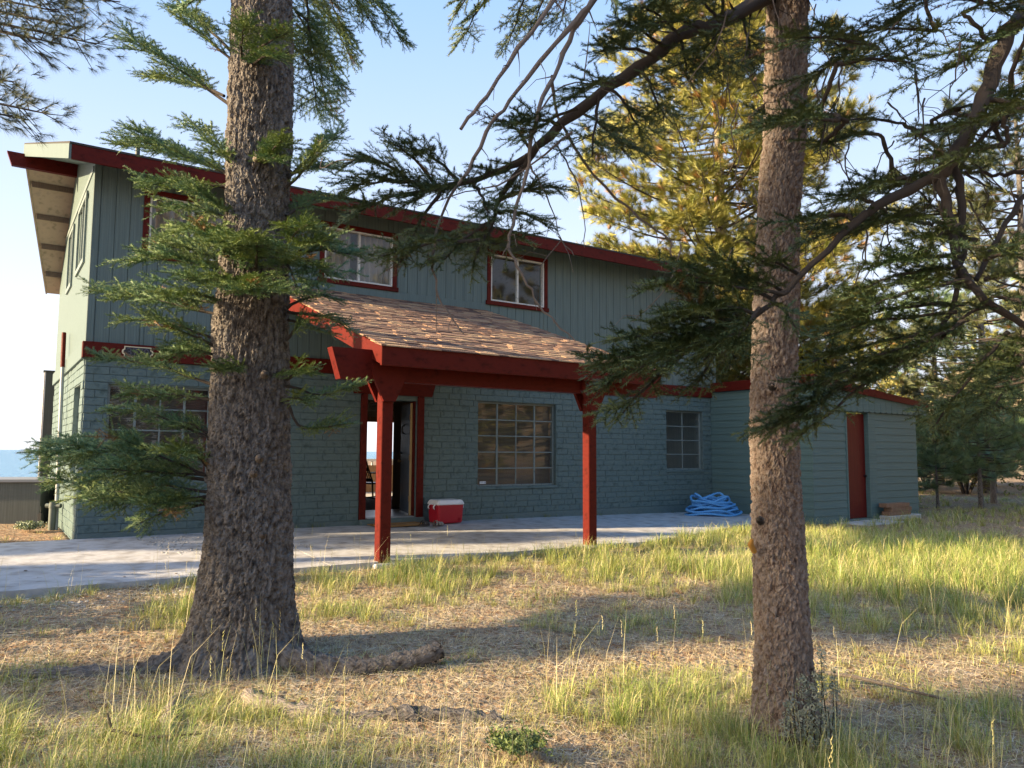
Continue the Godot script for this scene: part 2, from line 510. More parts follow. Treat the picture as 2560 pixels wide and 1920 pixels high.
# a wall sheet between w0 (back) and w1 (front) with rectangular holes [u0,u1,v0,v1]
func holed(g: Geo, u0: float, u1: float, v0: float, v1: float, w0: float, w1: float, holes: Array) -> void:
	var us := [u0, u1]
	var vs := [v0, v1]
	for h in holes:
		us.append(h[0]); us.append(h[1]); vs.append(h[2]); vs.append(h[3])
	us.sort(); vs.sort()
	us = us.filter(func(q): return q >= u0 and q <= u1)
	vs = vs.filter(func(q): return q >= v0 and q <= v1)
	var solid := func(a: int, b: int) -> bool:
		if a < 0 or b < 0 or a >= us.size() - 1 or b >= vs.size() - 1: return false
		var cu: float = (us[a] + us[a + 1]) / 2.0
		var cv: float = (vs[b] + vs[b + 1]) / 2.0
		for h in holes:
			if cu > h[0] and cu < h[1] and cv > h[2] and cv < h[3]: return false
		return true
	for a in us.size() - 1:
		for b in vs.size() - 1:
			if us[a + 1] - us[a] < 1e-5 or vs[b + 1] - vs[b] < 1e-5 or not solid.call(a, b): continue
			var x0: float = us[a]
			var x1: float = us[a + 1]
			var y0: float = vs[b]
			var y1: float = vs[b + 1]
			g.quad(Vector3(x0, y0, w1), Vector3(x1, y0, w1), Vector3(x1, y1, w1), Vector3(x0, y1, w1))
			g.quad(Vector3(x1, y0, w0), Vector3(x0, y0, w0), Vector3(x0, y1, w0), Vector3(x1, y1, w0))
			if not solid.call(a - 1, b): g.quad(Vector3(x0, y0, w0), Vector3(x0, y0, w1), Vector3(x0, y1, w1), Vector3(x0, y1, w0))
			if not solid.call(a + 1, b): g.quad(Vector3(x1, y0, w1), Vector3(x1, y0, w0), Vector3(x1, y1, w0), Vector3(x1, y1, w1))
			if not solid.call(a, b - 1): g.quad(Vector3(x0, y0, w0), Vector3(x1, y0, w0), Vector3(x1, y0, w1), Vector3(x0, y0, w1))
			if not solid.call(a, b + 1): g.quad(Vector3(x0, y1, w1), Vector3(x1, y1, w1), Vector3(x1, y1, w0), Vector3(x0, y1, w0))

# what is left of the strip [a0,a1] x [b0,b1] outside the holes, as rectangles
func left_of(a0: float, a1: float, b0: float, b1: float, holes: Array) -> Array:
	var out := [[a0, a1, b0, b1]]
	for h in holes:
		var nxt := []
		for r in out:
			if h[0] >= r[1] or h[1] <= r[0] or h[2] >= r[3] or h[3] <= r[2]:
				nxt.append(r)
				continue
			if h[0] > r[0]: nxt.append([r[0], h[0], r[2], r[3]])
			if h[1] < r[1]: nxt.append([h[1], r[1], r[2], r[3]])
			var c0 := maxf(h[0], r[0])
			var c1 := minf(h[1], r[1])
			if h[2] > r[2]: nxt.append([c0, c1, r[2], h[2]])
			if h[3] < r[3]: nxt.append([c0, c1, h[3], r[3]])
		out = nxt
	return out.filter(func(r): return r[1] - r[0] > 0.02 and r[3] - r[2] > 0.02)

# courses of bricks on the plane z=0 (x along, y up); returns [x0,x1,y0,y1,proud]
func courses(x0: float, x1: float, y0: float, y1: float, holes: Array, bl: float, bh: float, sd: int) -> Array:
	var r := RandomNumberGenerator.new()
	r.seed = sd
	var out := []
	var row := 0
	var y := y0
	while y < y1 - 0.02:
		var x := x0 - bl * (0.5 if row % 2 else 0.0) + r.randf_range(-0.02, 0.02)
		var top := minf(y + bh, y1)
		while x < x1 - 0.005:
			var l := bl * (r.randf_range(0.8, 1.12) if r.randf() > 0.04 else 0.25)
			var e := x + l
			if x1 - e < 0.06: e = x1
			for q in left_of(maxf(x, x0), minf(e, x1), y, top, holes): out.append(q + [r.randf_range(0.0, 1.0)])
			x = e
		y += bh
		row += 1
	return out

func lay_bricks(parent: Node, list: Array, plane: Transform3D, singles: int, eye_local: Vector3, m: Material) -> void:
	var variants := []
	for k in 4:
		var g := Geo.new()
		g.box(Vector3(-0.5, -0.5, -0.5), Vector3(0.5, 0.5, 0.5), 0.0)
		variants.append(g)
	var order := range(list.size())
	order.sort_custom(func(a, b):
		var p := Vector3((list[a][0] + list[a][1]) / 2, (list[a][2] + list[a][3]) / 2, 0)
		var q := Vector3((list[b][0] + list[b][1]) / 2, (list[b][2] + list[b][3]) / 2, 0)
		return p.distance_squared_to(eye_local) < q.distance_squared_to(eye_local))
	var rest := Geo.new()
	var k := 0
	var r := RandomNumberGenerator.new()
	r.seed = 91
	for id in order:
		var q: Array = list[id]
		var j := 0.003
		var d: float = 0.010 + q[4] * 0.009
		var lo := Vector3(q[0] + j * 0.6, q[2] + j, -0.012)
		var hi := Vector3(q[1] - j * 0.6, q[3] - j, d)
		if hi.x - lo.x < 0.01 or hi.y - lo.y < 0.01: continue
		var g := rest if k >= singles else Geo.new()
		var tilt := Vector3(r.randf_range(-0.003, 0.003), r.randf_range(-0.004, 0.004), 0)
		var n0 := g.v.size()
		g.box(lo, hi, 0.0055)
		for e in range(n0, g.v.size()):
			var p := g.v[e]
			g.v[e] = plane * (p + tilt * (1.0 if p.x > (lo.x + hi.x) / 2 else -1.0) + Vector3(0, 0, tilt.x * (p.y - lo.y) * 8.0))
			g.n[e] = plane.basis * g.n[e]
		if k < singles: put(g, "brick", m, parent)
		k += 1
	if rest.v.size():
		var o := put(rest, "brickwork", m, parent)
		o.set_meta("kind", "stuff")

# a gridded steel window in a recess; house axes; cols x rows panes
func steel_window(parent: Node, u0: float, u1: float, v0: float, v1: float, cols: int, rows: int, blind: bool) -> Node3D:
	var w := empty(parent, "window")
	var z := -0.10
	var f := 0.035
	var g := Geo.new()
	g.box(Vector3(u0, v0, z), Vector3(u0 + f, v1, z + 0.035), 0.004)
	g.box(Vector3(u1 - f, v0, z), Vector3(u1, v1, z + 0.035), 0.004)
	g.box(Vector3(u0 + f, v0, z + 0.001), Vector3(u1 - f, v0 + f, z + 0.034), 0.004)
	g.box(Vector3(u0 + f, v1 - f, z + 0.001), Vector3(u1 - f, v1, z + 0.034), 0.004)
	put(g, "frame", M.steel_frame, w)
	var bt := 0.011
	for k in range(1, cols):
		var u := lerpf(u0 + f, u1 - f, float(k) / cols)
		var t := bt * (1.7 if (k == 1 or k == cols - 1) and cols > 2 else 1.0)
		boxed(w, "muntin", M.steel_frame, Vector3(u - t, v0 + f, z + 0.004), Vector3(u + t, v1 - f, z + 0.030), 0.003)
	for k in range(1, rows):
		var v := lerpf(v0 + f, v1 - f, float(k) / rows)
		boxed(w, "muntin", M.steel_frame, Vector3(u0 + f, v - bt, z + 0.006), Vector3(u1 - f, v + bt, z + 0.028), 0.003)
	for a in cols:
		for b in rows:
			var x0 := lerpf(u0 + f, u1 - f, float(a) / cols)
			var x1 := lerpf(u0 + f, u1 - f, float(a + 1) / cols)
			var y0 := lerpf(v0 + f, v1 - f, float(b) / rows)
			var y1 := lerpf(v0 + f, v1 - f, float(b + 1) / rows)
			g = Geo.new()
			var dz := rng.randf_range(-0.0012, 0.0012)
			g.quad(Vector3(x0, y0, z + 0.016 + dz), Vector3(x1, y0, z + 0.016 - dz), Vector3(x1, y1, z + 0.016 + dz * 0.5), Vector3(x0, y1, z + 0.016 - dz * 0.5))
			put(g, "pane", M.glass, w)
	if blind:
		g = Geo.new()
		var y := v0 + 0.05
		while y < v1 - 0.03:
			var dz := 0.011
			g.quad(Vector3(u0 + 0.05, y - 0.007, z - 0.07 + dz), Vector3(u1 - 0.05, y - 0.007, z - 0.07 + dz), Vector3(u1 - 0.05, y + 0.007, z - 0.07 - dz), Vector3(u0 + 0.05, y + 0.007, z - 0.07 - dz))
			y += 0.026
		for k in 4:
			var u := lerpf(u0 + 0.2, u1 - 0.2, k / 3.0)
			g.box(Vector3(u - 0.0015, v0 + 0.04, z - 0.057), Vector3(u + 0.0015, v1 - 0.03, z - 0.054))
		put(g, "blind", M.blind, w)
	boxed(w, "sill", M.brick_paint, Vector3(u0 - 0.03, v0 - 0.055, z + 0.02), Vector3(u1 + 0.03, v0 - 0.002, 0.034), 0.008)
	return w

func slider_window(parent: Node, u0: float, u1: float, v0: float, v1: float, curtain: bool) -> Node3D:
	var w := empty(parent, "window")
	var z := 0.004
	var f := 0.032
	# red trim
	var t := 0.085
	boxed(w, "trim", M.red_paint, Vector3(u0 - t, v0, z), Vector3(u0 - 0.002, v1 + 0.002, z + 0.034), 0.004)
	boxed(w, "trim", M.red_paint, Vector3(u1 + 0.002, v0, z), Vector3(u1 + t, v1 + 0.002, z + 0.034), 0.004)
	boxed(w, "trim", M.red_paint, Vector3(u0 - t, v1 + 0.004, z), Vector3(u1 + t, v1 + t, z + 0.036), 0.004)
	boxed(w, "sill", M.red_paint, Vector3(u0 - t - 0.03, v0 - 0.085, z), Vector3(u1 + t + 0.03, v0 - 0.003, z + 0.05), 0.006)
	var g := Geo.new()
	var z1 := z + 0.02
	var z0 := -0.06
	g.box(Vector3(u0, v0, z0), Vector3(u0 + f, v1, z1), 0.004)
	g.box(Vector3(u1 - f, v0, z0), Vector3(u1, v1, z1), 0.004)
	g.box(Vector3(u0 + f, v0, z0 + 0.001), Vector3(u1 - f, v0 + f, z1 - 0.001), 0.004)
	g.box(Vector3(u0 + f, v1 - f, z0 + 0.001), Vector3(u1 - f, v1, z1 - 0.001), 0.004)
	put(g, "frame", M.white_frame, w)
	var um := (u0 + u1) / 2
	boxed(w, "mullion", M.white_frame, Vector3(um - 0.02, v0 + f, z0 + 0.01), Vector3(um + 0.02, v1 - f, z1 - 0.012), 0.003)
	for s in 2:
		g = Geo.new()
		var a := u0 + f if s == 0 else um
		var b := um if s == 0 else u1 - f
		var zz := -0.02 if s == 0 else -0.035
		g.quad(Vector3(a, v0 + f, zz), Vector3(b, v0 + f, zz), Vector3(b, v1 - f, zz), Vector3(a, v1 - f, zz))
		put(g, "pane", M.glass, w)
	if curtain:
		g = Geo.new()
		for s in 2:
			var a := u0 - 0.05 if s == 0 else um + 0.12
			var b := um - 0.1 if s == 0 else u1 + 0.05
			var n := 40
			for k in n:
				var q := []
				for e in [k, k + 1]:
					var x := lerpf(a, b, float(e) / n)
					q.append(Vector3(x, 0, -0.20 + 0.035 * sin(x * 52.0) + 0.018 * sin(x * 23.0 + 1.3)))
				g.quad(q[0] + Vector3(0, v0 - 0.1, 0), q[1] + Vector3(0, v0 - 0.1, 0), q[1] + Vector3(0, v1 + 0.1, 0), q[0] + Vector3(0, v1 + 0.1, 0))
		put(g, "curtain", M.curtain, w)
	return w

func make_house() -> void:
	var house := thing("house", "two storey grey green house, brick below and boards above, with red trim", "house", H)
	var eye := HI * Vector3(0, 1.27, 0)
	# --- openings of the front: [u0,u1,v0,v1]
	var lowh := [[0.32, 1.78, 0.89, 2.25], [6.74, 8.64, 0.60, 2.26], [11.86, 13.08, 0.88, 2.26]]
	var door := [4.42, 5.42, -0.2, 2.2]
	var uph := [[0.76, 2.02, 4.29, 5.19], [3.56, 4.86, 4.27, 5.19], [7.0, 8.32, 4.27, 5.22]]
	# --- lower front wall
	var wall := empty(house, "brick_wall")
	var g := Geo.new()
	holed(g, 0.0, 13.40, -0.3, 2.62, -0.2, 0.0, lowh + [door])
	put(g, "wall_core", M.mortar_paint, wall)
	var bl := courses(0.0, 13.36, 0.075, 2.61, lowh + [[4.30, 5.55, -1.0, 2.6]], 0.305, 0.1153, 11)
	lay_bricks(wall, bl, Transform3D.IDENTITY, 250, eye, M.brick_paint)
	boxed(wall, "foundation", M.mortar_paint, Vector3(0.004, -0.3, -0.05), Vector3(4.30, 0.072, 0.012), 0.006)
	boxed(wall, "foundation", M.mortar_paint, Vector3(5.54, -0.3, -0.05), Vector3(13.36, 0.072, 0.012), 0.006)
	# --- lower side wall towards the lake path
	var side := empty(house, "side_brick_wall")
	var lp := Transform3D(Basis(Vector3(0, 0, 1), Vector3(0, 1, 0), Vector3(-1, 0, 0)), Vector3.ZERO) # x->z, z->-x
	g = Geo.new()
	holed(g, -5.8, -0.2, -0.3, 2.62, -0.2, 0.0, [[-1.33, -0.37, 0.89, 2.26]])
	for e in g.v.size():
		g.v[e] = lp * g.v[e]
		g.n[e] = lp.basis * g.n[e]
	put(g, "wall_core", M.mortar_paint, side)
	var sl := courses(-5.8, -0.001, -0.15, 2.61, [[-1.33, -0.37, 0.89, 2.26]], 0.305, 0.1153, 13)
	lay_bricks(side, sl, lp, 45, lp.affine_inverse() * eye, M.brick_paint)
	var sw := empty(side, "side_window")
	boxed(sw, "frame", M.steel_frame, Vector3(0.07, 0.89, -1.33), Vector3(0.10, 2.26, -0.37), 0.003)
	g = Geo.new()
	g.quad(Vector3(0.06, 0.95, -1.28), Vector3(0.06, 0.95, -0.42), Vector3(0.06, 2.2, -0.42), Vector3(0.06, 2.2, -1.28))
	put(g, "pane", M.glass, sw)
	# --- back and end walls, floors, so that light enters by the openings only
	g = Geo.new()
	holed(g, 0.2, 13.4, -2.3, 5.35, -6.0, -5.8, [[6.55, 8.02, 0.1, 2.04], [0.9, 3.2, 3.9, 5.0], [9.3, 12.5, 0.7, 2.1]])
	put(g, "back_wall", M.room_wall, house)
	boxed(house, "end_wall", M.siding_paint, Vector3(13.40, -0.3, -6.0), Vector3(13.60, 5.45, -0.001))
	boxed(house, "floor", M.tile, Vector3(0.2, 0.0, -5.8), Vector3(13.40, 0.10, -0.2))
	boxed(house, "upper_floor", M.room_dark, Vector3(0.2, 2.45, -5.8), Vector3(13.40, 2.75, -0.2))
	for k in 9: boxed(house, "ceiling_beam", M.room_dark, Vector3(4.2, 2.30, -0.8 - k * 0.55), Vector3(7.6, 2.448, -0.7 - k * 0.55))
	boxed(house, "inner_wall", M.room_wall, Vector3(4.0, 0.1, -5.8), Vector3(4.1, 2.45, -0.2))
	boxed(house, "inner_wall", M.room_dark, Vector3(8.9, 0.1, -5.8), Vector3(9.0, 2.45, -0.2))
	boxed(house, "inner_wall", M.room_dark, Vector3(6.0, 0.1, -2.2), Vector3(6.06, 2.45, -0.2))
	# the frame of the lake door
	g = Geo.new()
	g.box(Vector3(6.50, 2.04, -5.79), Vector3(8.10, 2.16, -5.74))
	g.box(Vector3(7.86, 0.1, -5.79), Vector3(7.99, 2.038, -5.74))
	put(g, "lake_door_frame", M.cedar, house)
	# --- windows
	var w4: Node3D
	for k in 3:
		var h: Array = lowh[k]
		var w := steel_window(house, h[0], h[1], h[2], h[3], [4, 4, 2][k], [4, 5, 4][k], k < 2)
		if k == 1: w4 = w
	var st := boxed(w4, "sticker", M.sticker, Vector3(6.84, 0.655, -0.077), Vector3(6.98, 0.70, -0.0755))
	st.set_meta("label", "small white security sticker in the corner pane")
	boxed(st, "print", M.sticker_blue, Vector3(6.95, 0.663, -0.0754), Vector3(6.972, 0.692, -0.0750))
	boxed(st, "print", M.sticker_blue, Vector3(6.852, 0.672, -0.0754), Vector3(6.935, 0.677, -0.0750))
	boxed(st, "print", M.sticker_blue, Vector3(6.852, 0.684, -0.0754), Vector3(6.93, 0.687, -0.0750))
	for h in uph: slider_window(house, h[0], h[1], h[2], h[3], true if h[0] < 6.0 else false)
	# --- door
	var dr := empty(house, "door_frame")
	boxed(dr, "jamb", M.red_paint, Vector3(4.305, 0.0, -0.06), Vector3(4.418, 2.284, 0.05), 0.005)
	boxed(dr, "jamb", M.red_paint, Vector3(5.422, 0.0, -0.06), Vector3(5.545, 2.284, 0.05), 0.005)
	boxed(dr, "jamb_lining", M.red_paint, Vector3(5.38, 0.0, -0.22), Vector3(5.421, 2.2, -0.061), 0.003)
	boxed(dr, "jamb_lining", M.red_paint, Vector3(4.419, 0.0, -0.22), Vector3(4.45, 2.2, -0.061), 0.003)
	boxed(dr, "threshold", M.mortar_paint, Vector3(4.30, -0.1, -0.20), Vector3(5.55, 0.085, 0.11), 0.01)
	boxed(dr, "sill_plate", M.pipe_gray, Vector3(4.45, 0.086, -0.18), Vector3(5.38, 0.105, 0.03), 0.004)
	g = Geo.new()
	g.prism([Vector3(4.10, 2.60, 0.012), Vector3(4.16, 2.287, 0.012), Vector3(5.70, 2.287, 0.012), Vector3(5.79, 2.60, 0.012)], Vector3(0, 0, 0.05))
	put(g, "door_header", M.red_paint, dr)
	var lf := empty(house, "door", Transform3D(Basis(Vector3.UP, deg_to_rad(74.0)), Vector3(5.365, 0.11, -0.13)))
	# leaf runs from the hinge along its own x; its outer face is -z here
	boxed(lf, "leaf", M.door_paint, Vector3(-0.0, 0.0, -0.022), Vector3(0.92, 2.06, 0.022), 0.003)
	boxed(lf, "hinge_edge", M.pale_wood, Vector3(-0.012, 0.0, -0.02), Vector3(-0.001, 2.06, 0.02))
	for y in [0.3, 1.05, 1.8]: boxed(lf, "hinge", M.brass, Vector3(-0.03, y - 0.05, -0.03), Vector3(0.02, y + 0.05, -0.0225))
	for s in [-1, 1]:
		g = Geo.new()
		g.tube([Vector3(0.85, 0.98, 0.022 * s), Vector3(0.85, 0.98, 0.05 * s), Vector3(0.85, 0.98, 0.055 * s), Vector3(0.85, 0.98, 0.08 * s), Vector3(0.85, 0.98, 0.088 * s)], [0.012, 0.012, 0.028, 0.03, 0.015], 14)
		put(g, "knob", M.brass, lf)
		g = Geo.new()
		g.tube([Vector3(0.85, 1.14, 0.022 * s), Vector3(0.85, 1.14, 0.045 * s)], [0.026, 0.022], 14)
		put(g, "deadbolt", M.black_metal, lf)
		g = Geo.new()
		g.tube([Vector3(0.5, 1.50, 0.025 * s), Vector3(0.5, 1.52, 0.07 * s), Vector3(0.5, 1.60, 0.075 * s), Vector3(0.5, 1.66, 0.06 * s), Vector3(0.5, 1.68, 0.025 * s)], [0.012, 0.013, 0.015, 0.012, 0.012], 8)
		g.box(Vector3(0.46, 1.67, 0.0221 * s if s > 0 else -0.032), Vector3(0.54, 1.69, 0.032 if s > 0 else -0.0221))
		g.box(Vector3(0.46, 1.49, 0.0221 * s if s > 0 else -0.032), Vector3(0.54, 1.51, 0.032 if s > 0 else -0.0221))
		put(g, "knocker", M.black_metal, lf)
	boxed(lf, "sweep", M.rail_white, Vector3(0.05, -0.004, -0.034), Vector3(0.9, 0.03, -0.023))
	# electrical outlets left on the brick
	var ob := boxed(house, "outlet_box", M.mortar_paint, Vector3(3.66, 1.60, 0.012), Vector3(3.74, 1.72, 0.045), 0.006)
	boxed(ob, "socket_cover", M.steel_frame, Vector3(3.68, 1.615, 0.0455), Vector3(3.72, 1.655, 0.05), 0.003)
	# --- belt board
	boxed(house, "belt_board", M.red_paint, Vector3(-0.05, 2.612, 0.001), Vector3(13.38, 2.85, 0.065), 0.006)
	boxed(house, "belt_board", M.siding_paint, Vector3(-0.055, 2.60, -5.8), Vector3(-0.001, 2.84, -0.001), 0.004)
	# --- upper siding, board by board
	var sid := empty(house, "siding")
	g = Geo.new()
	holed(g, 0.0, 13.40, 2.62, 5.62, -0.15, -0.004, uph)
	put(g, "wall_core", M.siding_paint, sid)
	var cutouts := []
	for h in uph: cutouts.append([h[0] - 0.0, h[1] + 0.0, h[2], h[3]])
	var bw := 0.2032
	var u := 0.09
	boxed(sid, "corner_board", M.siding_paint, Vector3(-0.012, 2.852, -0.012), Vector3(0.084, 5.60, 0.022), 0.004)
	while u < 13.5:
		for q in left_of(u, minf(u + bw, 13.58), 2.852, 5.58, cutouts):
			boxed(sid, "board", M.siding_paint, Vector3(q[0] + 0.0035, q[2], -0.003), Vector3(q[1] - 0.0035, q[3], 0.012 + rng.randf_range(-0.0012, 0.0012)), 0.004)
		u += bw
	boxed(sid, "flashing_board", M.siding_paint, Vector3(2.2, 4.03, 0.0125), Vector3(6.88, 4.19, 0.03), 0.004)
	# --- gable end above the side wall
	var gab := empty(house, "gable_wall")
	var top := func(w: float) -> float: return 5.55 + (-w) * 0.30 if w > -3.25 else 6.50 - (-3.25 - w) * 0.655
	var w := 0.0
	while w > -5.75:
		var w1 := w - bw
		for q in [[2.84, 4.24], [4.24, 5.27], [5.27, 99.0]]:
			if q[0] > 4.0 and q[0] < 5.0 and ((w1 < -0.8 and w1 > -2.0) or (w1 < -2.9 and w1 > -3.8)): continue
			var ta: float = minf(q[1], top.call(w - 0.003))
			var tb: float = minf(q[1], top.call(w1 + 0.003))
			if ta < q[0] + 0.02: continue
			g = Geo.new()
			g.prism([Vector3(-0.001, q[0], w1 + 0.003), Vector3(-0.001, tb, w1 + 0.003), Vector3(-0.001, ta, w - 0.003), Vector3(-0.001, q[0], w - 0.003)], Vector3(-0.012, 0, 0))
			put(g, "board", M.siding_paint, gab)
		w = w1
	g = Geo.new()
	g.prism([Vector3(0.0, 2.62, -5.8), Vector3(0.0, top.call(-5.8), -5.8), Vector3(0.0, 6.5, -3.25), Vector3(0.0, 5.55, 0.0), Vector3(0.0, 2.62, 0.0)], Vector3(0.15, 0, 0))
	put(g, "wall_core", M.siding_paint, gab)
	for e in [[-0.80, -1.95], [-2.95, -3.75]]:
		var gw := empty(house, "gable_window")
		g = Geo.new()
		g.quad(Vector3(-0.006, 4.26, e[1]), Vector3(-0.006, 4.26, e[0]), Vector3(-0.006, 5.24, e[0]), Vector3(-0.006, 5.24, e[1]))
		put(g, "pane", M.glass, gw)
		g = Geo.new()
		g.box(Vector3(-0.045, 4.18, e[1] - 0.07), Vector3(-0.013, 4.26, e[0] + 0.07))
		g.box(Vector3(-0.045, 5.24, e[1] - 0.07), Vector3(-0.013, 5.32, e[0] + 0.07))
		g.box(Vector3(-0.046, 4.261, e[0]), Vector3(-0.013, 5.239, e[0] + 0.07))
		g.box(Vector3(-0.046, 4.261, e[1] - 0.07), Vector3(-0.013, 5.239, e[1]))
		g.box(Vector3(-0.03, 4.261, (e[0] + e[1]) / 2 - 0.02), Vector3(-0.007, 5.239, (e[0] + e[1]) / 2 + 0.02))
		put(g, "trim", M.steel_frame, gw)
	g = Geo.new()
	g.box(Vector3(-0.03, 5.42, -5.6), Vector3(-0.0135, 5.50, -0.05))
	put(g, "frieze_trim", M.steel_frame, gab)
	# --- main roof: ridge along the house, prow gable
	var roof := empty(house, "roof")
	var F := [Vector3(-0.36, 5.36, 0.56), Vector3(13.7, 5.36, 0.56), Vector3(13.7, 6.53, -3.25), Vector3(-0.82, 6.53, -3.25)]
	g = Geo.new()
	g.prism(F, Vector3(0, 0.185, 0))
	put(g, "roof_deck", M.siding_paint, roof)
	var B := [Vector3(-0.82, 6.53, -3.25), Vector3(13.7, 6.53, -3.25), Vector3(13.7, 4.60, -6.25), Vector3(-0.22, 4.60, -6.25)]
	g = Geo.new()
	g.prism(B, Vector3(0, 0.17, 0))
	put(g, "roof_deck", M.soffit, roof)
	for sgn in 2:
		var Q: Array = F if sgn == 0 else B
		g = Geo.new()
		var up := 0.187 if sgn == 0 else 0.172
		var grow := [Vector3(-0.03, up, 0.05), Vector3(0.02, up, 0.05), Vector3(0.02, up, 0.0), Vector3(-0.03, up, 0.0)] if sgn == 0 else [Vector3(-0.03, up, 0.0), Vector3(0.02, up, 0.0), Vector3(0.02, up, -0.05), Vector3(-0.03, up, -0.05)]
		var L := []
		for k in 4: L.append(Q[k] + grow[k])
		# ragged edge of the roofing
		g.prism(L, Vector3(0, 0.03, 0))
		put(g, "roofing", M.roof_black, roof)
	boxed(roof, "fascia", M.red_paint, Vector3(-0.36, 5.33, 0.562), Vector3(13.7, 5.548, 0.60), 0.004)
	# rake board on the front slope
	g = Geo.new()
	g.prism([F[0] + Vector3(-0.035, -0.03, 0.035), F[3] + Vector3(-0.035, -0.03, 0), F[3] + Vector3(-0.035, 0.19, 0), F[0] + Vector3(-0.035, 0.188, 0.035)], Vector3(0.032, 0, 0))
	put(g, "rake_board", M.siding_paint, roof)
	g = Geo.new()
	g.prism([B[0] + Vector3(-0.03, -0.02, 0), B[3] + Vector3(-0.03, -0.02, 0), B[3] + Vector3(-0.03, 0.172, 0), B[0] + Vector3(-0.03, 0.172, 0)], Vector3(0.028, 0, 0))
	put(g, "rake_board", M.soffit, roof)
	g = Geo.new()
	g.prism([Vector3(-1.10, 6.50, -3.2), Vector3(-1.02, 6.26, -3.2), Vector3(0.0, 6.26, -3.2), Vector3(0.0, 6.50, -3.2)], Vector3(0, 0, 0.10))
	put(g, "ridge_beam", M.red_paint, roof)
	for k in 4:
		var t := (k + 0.75) / 4.6
		var q: Vector3 = B[0].lerp(B[3], t)
		boxed(roof, "lookout", M.dark_wood, Vector3(q.x + 0.03, q.y - 0.10, q.z - 0.02), Vector3(0.0, q.y - 0.004, q.z + 0.02))
	g = Geo.new()
	g.tube([Vector3(0.62, 5.7, -0.5), Vector3(0.62, 6.16, -0.5)], [0.035, 0.035], 12)
	put(g, "vent_pipe", M.screen_wood, roof)
	# --- drain pipe on the side wall
	g = Geo.new()
	g.tube([Vector3(-0.10, -0.05, -2.15), Vector3(-0.10, 3.15, -2.75)], [0.032, 0.032], 10)
	put(g, "drain_pipe", M.pipe_gray, house)
	g = Geo.new()
	g.tube([Vector3(-0.10, 2.7, -2.665), Vector3(-0.10, 3.32, -2.78)], [0.036, 0.036], 10)
	put(g, "drain_pipe", M.red_paint, house)
	make_porch(house)

